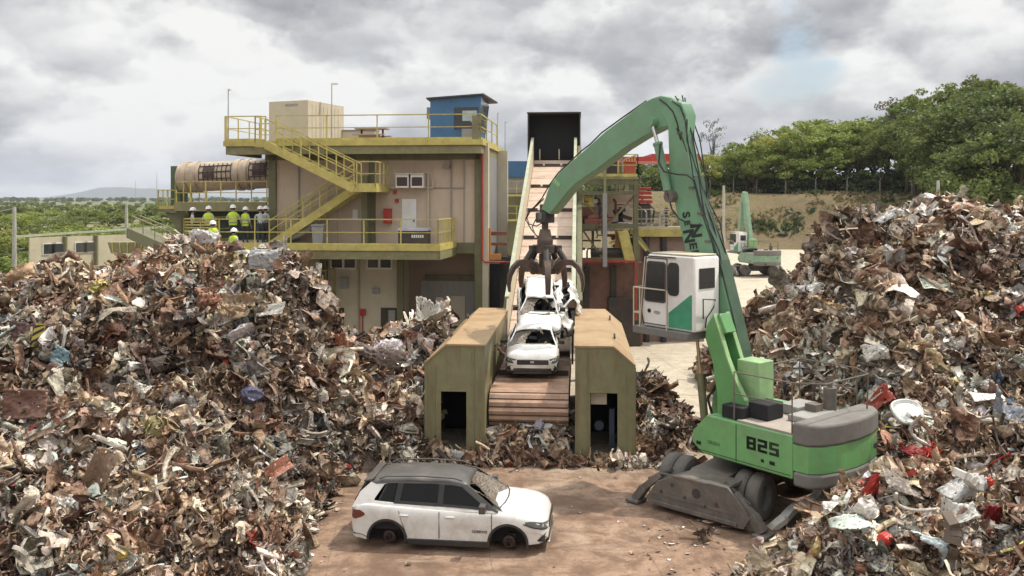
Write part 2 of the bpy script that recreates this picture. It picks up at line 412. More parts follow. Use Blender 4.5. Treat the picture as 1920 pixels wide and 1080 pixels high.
def hgt_ground(X, Y):
    return np.zeros_like(X)
def axis(a, b, fine0, fine1, step, grow=1.18):
    xs = list(np.arange(fine0, fine1 + step, step)); s = step
    while xs[-1] < b: s *= grow; xs.append(min(b, xs[-1] + s))
    s = step
    while xs[0] > a: s *= grow; xs.insert(0, max(a, xs[0] - s))
    return np.array(xs)
def grid_mesh(name, xs, ys, hf, m, smooth=True):
    X, Y = np.meshgrid(xs, ys, indexing='ij'); Z = hf(X, Y); nx, ny = X.shape
    v = np.stack([X, Y, Z], -1).reshape(-1, 3)
    i = np.arange(nx - 1)[:, None] * ny + np.arange(ny - 1)[None]; i = i.ravel()
    f = np.stack([i, i + ny, i + ny + 1, i + 1], 1)
    return np_mesh(name, [(v, f, None)], m, smooth)
ground = link('ground', grid_mesh('ground', axis(-6000, 6000, -40, 60, 10), axis(-60, 9000, -60, 120, 10), hgt_ground, gmat()))
tag(ground, kind='structure')

# dry grassy bank that carries the forest
def bank_h(X, Y):
    base = 126 - .75 * np.clip(X - 42, 0, 60) + 6 * (fbm(X * .02, Y * 0 + 3.3, 2) - .5)
    t = np.clip((Y - base) / 21, 0, 1); t = t * t * (3 - 2 * t)
    edge = np.clip((X - 4) / 16, 0, 1); edge = edge * edge * (3 - 2 * edge)
    h = t * (8.6 - .012 * (X - 30)) + np.clip((Y - base - 21) / 120, 0, 1) * 3
    return h * edge + .6 * t * edge * (fbm(X * .15, Y * .15) - .5) - .25 * (1 - t * edge)
def bank_mat():
    m = bpy.data.materials.new('bank'); m.use_nodes = True; nt = m.node_tree; b = nt.nodes['Principled BSDF']
    N = nt.nodes.new; L = nt.links.new
    geo = N('ShaderNodeNewGeometry')
    def noi(s, sc3=(1, 1, 1)):
        mp = N('ShaderNodeMapping'); mp.inputs['Scale'].default_value = sc3; L(geo.outputs['Position'], mp.inputs[0])
        n = N('ShaderNodeTexNoise'); n.inputs['Scale'].default_value = s; n.inputs['Detail'].default_value = 8; n.inputs['Roughness'].default_value = .68; L(mp.outputs[0], n.inputs[0]); return n.outputs['Fac']
    def MX(f, a, c):
        n = N('ShaderNodeMix'); n.data_type = 'RGBA'; L(f, n.inputs[0])
        for s, x in ((6, a), (7, c)):
            if isinstance(x, tuple): n.inputs[s].default_value = (*x, 1)
            else: L(x, n.inputs[s])
        return n.outputs[2]
    def MR(x, a, c, lo=0., hi=1.):
        n = N('ShaderNodeMapRange'); L(x, n.inputs[0])
        for i, v in enumerate((a, c, lo, hi)): n.inputs[i + 1].default_value = v
        return n.outputs[0]
    c = MX(MR(noi(.09), .4, .6), (.175, .12, .068), (.19, .155, .072))
    c = MX(MR(noi(.35, (1, 1, 2)), .45, .62), c, (.15, .125, .05))
    c = MX(MR(noi(.6), .56, .66, 0, .8), c, (.075, .08, .03))
    c = MX(MR(noi(3.0), .35, .65, .3, 0), c, (.09, .065, .035))
    L(c, b.inputs['Base Color']); b.inputs['Roughness'].default_value = .95
    bp = N('ShaderNodeBump'); bp.inputs['Strength'].default_value = .8; bp.inputs['Distance'].default_value = .5; L(noi(1.2), bp.inputs['Height']); L(bp.outputs[0], b.inputs['Normal'])
    return m
m_bank = bank_mat()
bank = link('terrain', grid_mesh('terrain', np.arange(2, 190, 1.5), np.arange(76, 300, 1.5), bank_h, m_bank)); tag(bank, kind='structure')

# grass tufts and low scrub over the bank
def m_leaf(name, tr=.38):
    m = bpy.data.materials.new(name); m.use_nodes = True; nt = m.node_tree; b = nt.nodes['Principled BSDF']
    a = nt.nodes.new('ShaderNodeAttribute'); a.attribute_name = 'Col'
    oi = nt.nodes.new('ShaderNodeObjectInfo')
    hs = nt.nodes.new('ShaderNodeHueSaturation')
    mr = nt.nodes.new('ShaderNodeMapRange'); mr.inputs[3].default_value = .485; mr.inputs[4].default_value = .515; nt.links.new(oi.outputs['Random'], mr.inputs[0])
    nt.links.new(mr.outputs[0], hs.inputs['Hue'])
    mv = nt.nodes.new('ShaderNodeMapRange'); mv.inputs[3].default_value = .75; mv.inputs[4].default_value = 1.3
    w = nt.nodes.new('ShaderNodeMath'); w.operation = 'FRACT'; w2 = nt.nodes.new('ShaderNodeMath'); w2.operation = 'MULTIPLY'; w2.inputs[1].default_value = 7.31
    nt.links.new(oi.outputs['Random'], w2.inputs[0]); nt.links.new(w2.outputs[0], w.inputs[0]); nt.links.new(w.outputs[0], mv.inputs[0]); nt.links.new(mv.outputs[0], hs.inputs['Value'])
    nt.links.new(a.outputs['Color'], hs.inputs['Color'])
    nt.links.new(hs.outputs[0], b.inputs['Base Color']); b.inputs['Roughness'].default_value = .6
    tb = nt.nodes.new('ShaderNodeBsdfTranslucent'); nt.links.new(hs.outputs[0], tb.inputs[0])
    ms = nt.nodes.new('ShaderNodeMixShader'); ms.inputs[0].default_value = tr
    nt.links.new(b.outputs[0], ms.inputs[1]); nt.links.new(tb.outputs[0], ms.inputs[2])
    nt.links.new(ms.outputs[0], nt.nodes['Material Output'].inputs[0])
    return m
m_leafA = m_leaf('leaves')
def quads(P, size, cols, flat=.0):
    n = len(P); a = rng.normal(size=(n, 3)); a[:, 2] *= (1 - flat); a /= np.linalg.norm(a, axis=1)[:, None]
    b = rng.normal(size=(n, 3)); b -= a * (a * b).sum(1)[:, None]; b /= np.linalg.norm(b, axis=1)[:, None]
    s = size[:, None] if hasattr(size, '__len__') else size
    # narrow kite-shaped leaf sprays
    v = np.stack([P - a * s, P - b * s * .45, P + a * s, P + b * s * .45], 1).reshape(-1, 3)
    return v, np.arange(n * 4).reshape(-1, 4), cols
def scatter_tufts():
    n = 26000
    X = rng.uniform(15, 75, n); Y = rng.uniform(95, 175, n); Z = bank_h(X, Y); k = (Z > .2) & (fbm(X * .12, Y * .12) > .46)
    X, Y, Z = X[k], Y[k], Z[k]; n = len(X)
    nz = fbm(X * .3 + 9, Y * .3)
    s = rng.uniform(.2, .5, n) * (1 + .6 * (nz > .58)); c = np.where((nz > .57)[:, None], np.array([[.075, .10, .03]]), np.array([[.22, .17, .08]])) * rng.uniform(.6, 1.3, (n, 1))
    P = np.stack([X, Y, Z + s * .4], 1)
    o = link('bank_grass', np_mesh('bank_grass', [quads(P, s, c)], m_leafA)); tag(o, 'dry grass tufts and low green scrub over the brown bank below the forest', 'grass', kind='stuff')
scatter_tufts()

# ------------------------------------------------------------------ trees
def crown_np(kind, nl, seed, colA, colB, H=1.0):
    """leaf sprays round several overlapping lobes, unit tree of height 1"""
    r = np.random.default_rng(seed); P = []
    nlobe = {'broad': 11, 'tall': 14, 'round': 9, 'airy': 7}[kind]
    lob = []
    for i in range(nlobe):
        z = r.uniform(.38, .84); rad = (.30 if kind == 'broad' else .22) * math.sqrt(max(.05, 1 - ((z - .52) / .45) ** 2))
        t = r.uniform(0, 6.28); lob.append((rad * math.cos(t) * r.uniform(.5, 1.3), rad * math.sin(t) * r.uniform(.5, 1.3), z, r.uniform(.11, .21) * (1.15 if kind == 'broad' else .9)))
    lob.append((0, 0, .72, .2)); w = np.array([l[3] ** 2 for l in lob]); w /= w.sum()
    # sub-clumps on the skin of each lobe
    sub = []
    for l, ww in zip(lob, w):
        for _ in range(int(9 if kind != 'airy' else 5)):
            d = r.normal(size=3); d /= np.linalg.norm(d); d[2] = abs(d[2]) * .9 if r.random() < .75 else d[2]
            sub.append((np.array(l[:3]) + d * l[3] * np.array([1.15, 1.15, .75]), l[3] * r.uniform(.26, .5), r.random()))
    per = max(4, nl // len(sub)); C = []
    for c, rad, tone in sub:
        d = r.normal(size=(per, 3)); d /= np.linalg.norm(d, axis=1)[:, None]; rr = rad * r.uniform(.35, 1.12, (per, 1)) ** .6
        p = c + d * rr * np.array([1.25, 1.25, .62]); P.append(p)
        base = np.array(colA) * (1 - tone) + np.array(colB) * tone
        C.append(base[None] * r.uniform(.65, 1.3, (per, 1)))
    P = np.concatenate(P); C = np.concatenate(C)
    return P, C, lob
def tree_mesh(kind, nl, seed, colA, colB, leaf=.022):
    P, C, lob = crown_np(kind, nl, seed, colA, colB)
    s = rng.uniform(.6, 1.35, len(P)) * leaf
    crown = np_mesh('crown', [quads(P, s, C, .35)], m_leafA)
    mb = MB(); r = random.Random(seed)
    mb.tube([(0, 0, -.02), (.01, .004, .2), (-.008, .01, .42), (.01, 0, .68)], [.028, .021, .016, .006], 7)
    for l in lob[:8]:
        z0 = r.uniform(.2, .42); mb.tube([(0, 0, z0), (l[0] * .5, l[1] * .5, (z0 + l[2]) / 2 + .03), (l[0], l[1], l[2])], [.013, .009, .003], 5)
    return crown, mb.mesh('trunk', m_bark, True)
G1 = (.165, .21, .05); G2 = (.265, .305, .07); G3 = (.10, .13, .04); G4 = (.17, .21, .055); G5 = (.34, .36, .085); BR = (.17, .15, .08)
TT = dict(
    fresh=[tree_mesh('broad', 6500, s, G1, G2) for s in (1, 2, 3)],
    lime=[tree_mesh('broad', 5500, s, G2, G5) for s in (11, 12)],
    dark=[tree_mesh('broad', 9000, s, G3, G4, .018) for s in (21, 22, 23)],
    darkb=[tree_mesh('tall', 10000, s, G4, G1, .017) for s in (31, 32)],
    brown=[tree_mesh('airy', 2600, s, BR, (.10, .10, .06), .018) for s in (41,)],
    bare=[tree_mesh('airy', 700, s, (.10, .11, .07), (.12, .12, .08), .016) for s in (51,)])
def tree(tp, X, Y, Z, H, label, cat='tree', group=None, wide=1.0, name=None):
    cm, tm = random.choice(TT[tp])
    t = thing(name or {'brown': 'sparse_tree', 'bare': 'bare_tree', 'lime': 'lime_green_tree', 'dark': 'dark_tree', 'darkb': 'dark_tree'}.get(tp, 'broadleaf_tree'), label, cat, (X, Y, Z), random.uniform(0, 6.28), group)
    t.scale = (H * wide, H * wide, H)
    link('crown', cm, t); link('trunk', tm, t)
    return t
def bz(X, Y): return float(bank_h(np.array([X]), np.array([Y]))[0])
def ridge_tree(tp, px, ytop, Y, label, group=None, wide=1.0):
    X = (px - 960) / F * Y; z0 = bz(X, Y) - .3; zt = CH - (ytop - HY) / F * Y
    return tree(tp, X, Y, z0, (zt - z0) / .95, label, group=group, wide=wide)
# distinct ones of the skyline
ridge_tree('bare', 1338, 222, 165, 'thin almost leafless tree standing above the bushes just right of the green boom', wide=.6)
ridge_tree('darkb', 1845, 146, 128, 'tallest tree of the forest edge, with a broad bright green top near the right edge', wide=.85)
ridge_tree('brown', 1690, 190, 150, 'sparse greyish brown tree crown poking over the forest left of the tallest tree', wide=.8)
ridge_tree('darkb', 1775, 158, 134, 'tall green tree whose crown joins the left side of the tallest tree', wide=.8)
ridge_tree('darkb', 1905, 164, 122, 'dark tree with pale speckled leaves cut by the right edge of the photo', wide=.8)
ridge_tree('lime', 1325, 290, 150, 'low yellow green bush tree directly right of the green boom', wide=1.2)
ga = 'fresh green trees along the top of the bank'; gd = 'dark trees at the right end of the forest edge'
la = 'fresh green tree in the unbroken row along the top of the bank'; ld_ = 'dark green tree in the dense right part of the forest edge'
for px, yt, Y in [(1365, 285, 158), (1400, 268, 150), (1432, 262, 160), (1462, 250, 152), (1495, 238, 162), (1520, 232, 150), (1552, 228, 160), (1585, 232, 152), (1610, 222, 162), (1640, 214, 154), (1475, 285, 147), (1545, 280, 146), (1605, 270, 146), (1415, 300, 147), (1210, 292, 160), (1245, 296, 156), (1285, 300, 158), (1165, 300, 162)]:
    ridge_tree(random.choice(['fresh', 'fresh', 'lime']), px, yt, Y, la, ga, wide=random.uniform(.95, 1.25))
for px, yt, Y in [(1665, 232, 142), (1700, 215, 138), (1735, 180, 142), (1740, 235, 128), (1800, 190, 124), (1835, 215, 118), (1870, 185, 120), (1900, 215, 114), (1925, 175, 122), (1775, 240, 122), (1710, 265, 130), (1955, 160, 124), (1880, 250, 112), (1990, 170, 118), (1815, 262, 117)]:
    ridge_tree(random.choice(['dark', 'dark', 'darkb']), px, yt, Y, ld_, gd, wide=random.uniform(.9, 1.1))
# back wood seen as one mass
def wood(name, label, XY, H, colA, colB, n, leaf, zf=bz, per=None):
    P = []; C = []
    for (X, Y) in XY:
        p, c, _ = crown_np('broad', n, rng.integers(1e6), colA, colB); h = H * rng.uniform(.75, 1.2)
        P.append(p * np.array([h * 1.15, h * 1.15, h]) + np.array([X, Y, zf(X, Y) - (.4 if zf is bz else .15) * h])); C.append(c * rng.uniform(.75, 1.2))
    P = np.concatenate(P); C = np.concatenate(C)
    o = link(name, np_mesh(name, [quads(P, rng.uniform(.6, 1.3, len(P)) * leaf, C, .3)], m_leafA)); tag(o, label, 'woodland', kind='stuff')
wood('far_woodland', 'mass of darker foliage behind and below the trees on the bank', [(X, Y - .55 * max(0, X - 42)) for Y in (153, 160, 168) for X in np.arange(16, 120, 3.6)], 7.0, G3, G4, 900, .36)
flat0 = lambda X, Y: 0.0
# left side: trees behind the low shed, then scrub country to the horizon
gl = 'green trees beyond the low shed on the left'
for k, (px, yt, Y) in enumerate([(20, 440, 82), (62, 425, 95), (105, 432, 86), (150, 418, 105), (192, 424, 96), (235, 428, 110), (270, 420, 130), (10, 402, 140), (55, 398, 150), (125, 405, 135), (300, 424, 118), (90, 395, 190), (160, 392, 200), (30, 388, 230), (205, 398, 170), (-25, 425, 90), (8, 478, 62), (38, 470, 66)]):
    X = (px - 960) / F * Y; zt = CH - (yt - HY) / F * Y
    tree(['fresh', 'dark', 'fresh', 'lime'][k % 4], X, Y, -.1, max(3, zt / .93), 'leafy green tree in the scrub beyond the low shed on the left', group=gl, wide=1.5, name='broadleaf_tree')
pts = []
for _ in range(260):
    Y = 170 * (12 ** rng.random()); px = rng.uniform(-60, 420); X = (px - 960) / F * Y
    if fbm(np.array([X * .01]), np.array([Y * .004]))[0] > .36: pts.append((X, Y))
wood('far_scrub', 'patchy green scrubland stretching to the horizon on the left', pts, 5.0, G4, G1, 260, .6, flat0)
ptf = [((rng.uniform(-80, 560) - 960) / F * Y, Y) for Y in rng.uniform(1500, 2600, 170)]
wood('horizon_trees', 'thin dark line of trees along the horizon on the left', ptf, 11.0, G3, G4, 150, 1.8, flat0)
# far hills
def hills_h(X, Y):
    px = X / Y * F + 960
    prof = np.interp(px, [-300, 60, 105, 150, 190, 225, 262, 290, 330, 420, 600, 900], [0, 0, 5, 12, 21, 23, 19, 20, 11, 3, 0, 0])
    ridge = np.exp(-((Y - 7600) / 500) ** 2)
    return (prof / F * 7600 * 1.0 + 7.6 * (prof > 0)) * ridge * (.93 + .14 * fbm(X * .004, Y * .004)) - 2
m_hill = mat('hill_scrub', (.075, .085, .06), .95, var=.2, scale=.004)
hl = link('hills', grid_mesh('hills', np.linspace(-7800, -1500, 120), np.linspace(6200, 8900, 40), hills_h, m_hill)); tag(hl, kind='structure')
# haze
hz = MB().bx(-9500, 9500, -300, 9400, -3, 260).build('haze', bpy.data.materials.new('haze')); tag(hz, 'pale haze in the air over the whole yard and valley', 'haze', kind='stuff')
hm = hz.data.materials[0]; hm.use_nodes = True; hn = hm.node_tree; hn.nodes.remove(hn.nodes['Principled BSDF'])
pv = hn.nodes.new('ShaderNodeVolumePrincipled'); pv.inputs['Density'].default_value = 1.1e-4; pv.inputs['Color'].default_value = (.75, .82, .95, 1)
hn.links.new(pv.outputs[0], hn.nodes['Material Output'].inputs['Volume'])

# ------------------------------------------------------------------ fence on the bank, poles
fr = thing('wire_fence', 'grey wire fence with concrete posts along the top of the dry bank', 'fence', (0, 0, 0))
prev = None; wires = MB()
for X in np.arange(14, 92, 4.0):
    base = 126 - .75 * max(0, X - 42); Y = base + 20.5; z = bz(X, Y); post = MB().bar((X, Y, z - .3), (X, Y, z + 2.2), .16); post.bar((X, Y, z + 2.2), (X, Y - .4, z + 2.6), .12)
    post.build('post', mat('old_concrete_post', (.17, .155, .13), .9), fr)
    if prev:
        for h in (.4, .9, 1.4, 1.9, 2.2): wires.bar((prev[0], prev[1], prev[2] + h), (X, Y, z + h), .022)
    prev = (X, Y, z)
wires.build('wire', m_dark, fr)
def pole(px, ytop, ybot, Y, label, r=.12, m=m_concpole, name='utility_pole', lamp=False):
    p = W(px, ybot, Y); q = W(px, ytop, Y)
    t = thing(name, label, 'pole', p); h = q.z - p.z
    MB().tube([(0, 0, 0), (0, 0, h)], [r, r * .75], 10).build('mast', m, t, True)
    return t, h
t, h = pole(1357, 348, 466, 118, 'tall bare concrete post on the foot of the dry bank behind the green boom', .22)
t, h = pole(1759, 338, 384, 60, 'short thick grey pole rising behind the crest of the right scrap heap', .13, m_pole, 'metal_pole')
t, h = pole(27, 388, 500, 60, 'concrete utility pole with a lamp arm near the left edge', .16)
MB().bar((0, 0, h - .1), (-2.2, .3, h - .5), .06).build('lamp_arm', m_pole, t); MB().bar((0, 0, h - 3), (.7, 0, h - 2.9), .05).build('bracket', m_pole, t)
t, h = pole(237, 382, 436, 72, 'concrete post standing behind the green roof of the low shed', .14)
for px, yt, Y, lab in [(254, 338, 4200, 'hazy radio mast on the far hill, shorter of the two'), (294, 322, 4200, 'hazy radio mast on the far hill, taller of the two')]:
    p = W(px, 372, Y); q = W(px, yt, Y); t = thing('radio_mast', lab, 'mast', (p.x, p.y, 0)); mb = MB()
    for a in (0, 2.1, 4.2): mb.bar((3 * math.cos(a), 3 * math.sin(a), 0), (0, 0, q.z), .9)
    mb.build('lattice', m_grey, t)
# low shed on the left with green roof
sh = thing('low_shed', 'long low beige shed with a pale green roof and small windows behind the left heap', 'shed', W(200, 520, 56).to_tuple()[:2] + (0,), 0)
def shl(px, py, Y): p = W(px, py, Y); return p - Vector(sh.location)
def quadwall(mb, a, b, z0, z1, th=.15): mb.bar((a[0], a[1], (z0 + z1) / 2), (b[0], b[1], (z0 + z1) / 2), th, z1 - z0)
a = shl(55, 500, 54); b = shl(320, 500, 62)
za0 = 0; za1 = shl(55, 446, 54).z
w = MB(); quadwall(w, a, b, 0, za1); w.build('wall', m_cream, sh)
rf = MB(); A = shl(38, 446, 54); B = shl(318, 432, 62); zr = A.z
rf.bar((A.x, A.y - .5, zr + .1), (B.x, B.y - .5, zr + .45), .12, .14); rf.add([(A.x, A.y - .5, zr + .1), (B.x, B.y - .5, zr + .45), (B.x - .3, B.y + 1.2, zr + .3), (A.x - .3, A.y + 1.2, zr - .05)], [(0, 1, 2, 3)])
rf.build('roof', mat('pale_roof_sheet', (.40, .42, .30), .5), sh)
d = (b - a); d.z = 0; L = d.length; dn = d.normalized(); fw = Vector((dn.y, -dn.x, 0))
for f0 in (.09, .3):
    for k in (0, 1):
        c = a + dn * (L * (f0 + .052 * k) + .3) + fw * .1; c.z = za1 - .75
        fo = MB().bar(c - dn * .42, c + dn * .42, .05, .75).build('window', m_white, sh); g = MB().bar(c - dn * .36 + fw * .03, c + dn * .36 + fw * .03, .03, .62).build('pane', m_glass, fo)
for f0 in (.22, .43):
    c = a + dn * L * f0 + fw * .12; MB().bar((c.x, c.y, 0), (c.x, c.y, za1), .22).build('column', m_oliv, sh)
# concrete yard wall before the shed
wl = MB(); A = W(50, 520, 47); B = W(345, 520, 50); wl.bar((A.x, A.y, 1.9), (B.x, B.y, 1.9), .2, 3.8)
o = wl.build('yard_wall', m_conc); tag(o, 'plain grey concrete yard wall between the left heap and the low shed', 'wall')
cv = thing('inclined_conveyor', 'yellow and olive inclined conveyor gallery sloping down left of the building', 'conveyor', (0, 0, 0))
p = W(255, 436, 46); q = W(345, 476, 42)
MB().bar(p, q, 1.0, .55).build('gallery', m_oliv, cv); rb = MB(); 
for s in (-.5, .5): rb.bar(p + Vector((0, s, .9)), q + Vector((0, s, .9)), .05); [rb.bar(p.lerp(q, f) + Vector((0, s, .2)), p.lerp(q, f) + Vector((0, s, .9)), .04) for f in (0, .25, .5, .75, 1)]
rb.build('railing', m_olivl, cv)
sk = thing('yellow_skip', 'open olive yellow ribbed skip behind the left heap beside the inclined conveyor', 'container', W(245, 474, 47) , .1); sk.scale = (.62, .62, .55)
k = MB(); k.prism([(-1.4, 0), (1.1, 0), (1.5, 1.1), (-1.7, 1.1)], -.8, .8, lambda u, v, a: (u, a, v)); k.build('body', m_olivl, sk)
k = MB(); [k.bar((x, -.83, .05), (x * 1.1, -.83, 1.1), .08) for x in (-1.2, -.6, 0, .6, 1.1)]; k.each('rib', m_yel, sk)
# ================================================================== plant building
BO = Vector((-1.45, 37.5, 0)); BA = R(6); ca, sa = math.cos(BA), math.sin(BA)
def bl(px, py, v=0.0):
    """photo point on the plane y_local = v -> (x_local, z)"""
    k = (px - 960) / F
    lx = (k * (BO.y + ca * v) - BO.x - sa * v) / (ca + k * sa)
    Y = BO.y - sa * lx + ca * v
    return lx, CH - (py - HY) / F * Y
B = thing('plant_building', 'large beige industrial building with yellow decks, outside stairs and olive columns', 'building', BO, -BA)
def fbox(px0, py0, px1, py1, v0, v1, mb=None, vref=None):
    vr = v0 if vref is None else vref
    x0, z0 = bl(px0, py1, vr); x1, z1 = bl(px1, py0, vr)
    zz0 = bl((px0 + px1) / 2, py1, vr)[1]; zz1 = bl((px0 + px1) / 2, py0, vr)[1]
    mb = mb or MB(); return mb.bx(x0, x1, v0, v1, zz0, zz1)
xl = bl(503, 300)[0]; xr = 0.0
ztop = bl(700, 285, 0)[1]
zdeck = 5.62
# upper walls
w = MB(); w.bx(xl, xr, 0, 8, zdeck, ztop); w.build('wall', m_wall, B)
g = MB(); xs_ = [bl(x, 300)[0] for x in (560, 633, 845)]
for x in xs_: g.bx(x - .012, x + .012, -.012, 0.01, zdeck, ztop)
g.build('panel_joint', m_walld, B)
# lower walls: left part flush with the deck front, right part recessed
xm = bl(750, 500, -.3)[0]
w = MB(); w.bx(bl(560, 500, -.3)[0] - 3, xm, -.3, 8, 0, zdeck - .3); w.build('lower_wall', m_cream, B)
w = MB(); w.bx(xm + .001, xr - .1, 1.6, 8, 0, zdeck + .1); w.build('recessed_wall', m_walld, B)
w = MB(); zb_ = bl(820, 520, 1.6)[1]; w.bx(xm + .75, xr - .1, 1.45, 1.62, zb_ - .12, zb_ + .12); w.bx(bl(845, 458, .02)[0], xr, -.09, .25, bl(870, 462)[1] - .3, bl(870, 455)[1]); w.each('beam', m_oliv, B)
gx0 = bl(790, 530, 1.6)[0]; gx1 = bl(890, 530, 1.6)[0]; gt = zb_ - .14
d = MB().bx(gx0, gx1, 1.5, 1.6, 0, gt).build('sliding_door', m_grey, B)
j = MB(); [j.bx(gx0 + (gx1 - gx0) * f - .012, gx0 + (gx1 - gx0) * f + .012, 1.485, 1.5, 0, gt) for f in (.12, .25, .37, .5, .62, .75, .87)]; j.build('corrugation', m_walld, d)
wd = MB(); x0 = bl(845, 600, 1.45)[0]; x1 = bl(872, 600, 1.45)[0]; wd.bx(x0, x1, 1.44, 1.498, 0, bl(858, 555, 1.45)[1]); wd.build('wicket_door', m_cream, d)
# columns
for px, v0, y0, nm in [(510, -.12, 295, 'l'), (897, -.12, 285, 'r')]:
    x = bl(px, 400, v0)[0]; c = MB(); c.bx(x - .17, x + .17, v0, v0 + .04, 0, ztop); c.bx(x - .17, x + .17, v0 + .26, v0 + .3, 0, ztop); c.bx(x - .03, x + .03, v0 + .04, v0 + .26, 0, ztop); c.bx(x - .165, x + .165, v0 + .05, v0 + .25, 0, ztop)
    c.build('column', m_oliv, B)
for px, z0, z1, v in [(697, zdeck, ztop, -.14), (750, 0, zdeck - .4, -.5), (606, 2.5, zdeck - .4, -.5), (683, zdeck, 8.6, -.75)]:
    x = bl(px, 400, v)[0]; c = MB(); c.bx(x - .14, x + .14, v, v + .2, z0, z1); c.build('column', m_oliv, B)
# roof slab and its edge beam
x0 = bl(422, 270, -1.1)[0]; x1 = bl(903, 265, -1.1)[0]; zr = bl(700, 264, -1.1)[1]
s = MB(); s.bx(x0, x1, -1.1, 8.4, zr - .08, zr); s.build('roof_slab', m_conc, B)
s = MB(); s.bx(x0, x1, -1.16, -1.1, zr - .2, zr + .03); s.bx(x1, x1 + .06, -1.16, 8.4, zr - .2, zr + .03); s.bx(x0 - .06, x0, -1.16, 3, zr - .2, zr + .03); s.build('edge_trim', m_yel, B)
s = MB(); s.bx(x0 + .02, x1 - .02, -1.08, -.9, zr - .56, zr - .09); s.bx(x1 - .2, x1 - .02, -.9, 8.3, zr - .56, zr - .09); s.bx(x0 + .02, x0 + .2, -.9, 2.5, zr - .56, zr - .09)
for q in np.linspace(x0 + 1.4, x1 - 1.2, 7): s.bx(q - .06, q + .06, -.9, .05, zr - .45, zr - .09)
s.build('edge_beam', m_olivl, B)
s = MB(); s.bx(xl - .1, xr + .05, -.12, 0.0, ztop - .35, ztop); s.build('head_beam', m_oliv, B)
zu = zr
rl = MB()
pA = [(bl(422, 270, -1.05)[0], -1.05, zu), (bl(490, 270, -1.05)[0], -1.05, zu)]
rails(rl, pA, 1.12, 1.15)
rails(rl, [(bl(518, 270, -1.05)[0], -1.05, zu), (x1 - .05, -1.05, zu), (x1 - .05, 4.6, zu)], 1.12, 2.1)
rails(rl, [(x0 + .05, -1.05, zu), (x0 + .05, 2.6, zu), (xl - .1, 2.6, zu)], 1.12, 1.4)
rl.build('roof_railing', m_yel, B)
# yellow infill by the blue cabin end
MB().bx(x1 - .42, x1 - .12, -1.075, -1.05, zu + .05, zu + 1.05).build('guard_panel', m_olivl, B)
# outside stairs
def stair(name, a, b, v0, v1, rise=.19):
    """a, b: (x, z) of foot and head"""
    t = MB(); n = max(3, int(abs(b[1] - a[1]) / rise))
    for v in (v0, v1): 
        P = Vector((a[0], v, a[1] - .1)); Q = Vector((b[0], v, b[1] - .1)); t.bar(P, Q, .05, .34)
    o = t.build('stair_stringer', m_yel, B)
    st = MB()
    for i in range(n):
        f = (i + .5) / n; x = a[0] + (b[0] - a[0]) * f; z = a[1] + (b[1] - a[1]) * f
        st.bx(x - .14, x + .14, v0 + .03, v1 - .03, z - .03, z + .01)
    st.build('stair_tread', m_olivl, o)
    r = MB(); up = Vector((0, 0, 1.0))
    for v in (v0, v1):
        P = Vector((a[0], v, a[1])); Q = Vector((b[0], v, b[1])); r.bar(P + up, Q + up, .05); r.bar(P + up * .55, Q + up * .55, .04)
        for i in range(6): q = P.lerp(Q, i / 5); r.bar(q - up * .1, q + up, .045)
    r.build('stair_railing', m_yel, o)
v0, v1 = -2.3, -1.2
hd = bl(498, 267, v0); ft = bl(664, 350, v0)
stair('s', ft, hd, v0, v1)
ft2 = bl(505, 449, -1.15); hd2 = bl(664, 352, -1.15)
stair('s', (ft2[0], zdeck), (hd2[0], ft[1]), -1.15, -.15)
lx1 = bl(706, 350, -2.3)[0]
l = MB(); l.bx(ft[0] - .05, lx1, v0, -.1, ft[1] - .22, ft[1]); l.build('stair_landing', m_yel, B)
r = MB(); rails(r, [(ft[0] + .1, v0 + .03, ft[1]), (lx1 - .05, v0 + .03, ft[1]), (lx1 - .05, -.2, ft[1])], 1.05, .8); r.build('landing_railing', m_yel, B)
hx = bl(478, 267, v0)[0]
l = MB(); l.bx(hx, hd[0] + .1, v0, -1.17, hd[1] - .2, hd[1]); l.build('stair_head', m_yel, B)
r = MB(); rails(r, [(hd[0], v0 + .03, hd[1]), (hx, v0 + .03, hd[1]), (hx, -1.2, hd[1])], 1.1, .7); r.build('stair_head_railing', m_yel, B)
# first floor deck
vd = -3.0
dx0 = bl(342, 450, vd)[0]; dx1 = bl(822, 450, vd)[0]; dxe = bl(848, 445, 0)[0] + .15
dk = MB(); poly = [(dx0, vd), (dx1, vd), (dxe, -.1), (dxe, -.05), (dx0, 6)]
dk.prism(poly, zdeck - .1, zdeck, lambda u, v, a: (u, v, a)); dk.build('deck', m_conc, B)
e = MB()
def edge(mb, P, z0, z1, th=.06):
    for a, b in zip(P[:-1], P[1:]): mb.bar((a[0], a[1], (z0 + z1) / 2), (b[0], b[1], (z0 + z1) / 2), th, z1 - z0)
edge(e, [(dx0, vd - .03), (dx1 + .03, vd - .03), (dxe + .03, -.12)], zdeck - .16, zdeck + .1); e.build('deck_trim', m_yel, B)
e = MB(); edge(e, [(dx0 + .05, vd + .05), (dx1, vd + .05), (dxe - .03, -.12)], zdeck - .52, zdeck - .165, .12)
for q in np.linspace(dx0 + 1, dx1 - .5, 10): e.bx(q - .06, q + .06, vd + .1, -.35, zdeck - .42, zdeck - .11)
e.build('deck_beam', m_olivl, B)
r = MB(); rails(r, [(dx0 + .05, 4.5, zdeck), (dx0 + .05, vd + .03, zdeck), (dx1 - .02, vd + .03, zdeck), (dxe - .03, -.15, zdeck)], 1.12, 1.62)
r.build('deck_railing', m_yel, B)
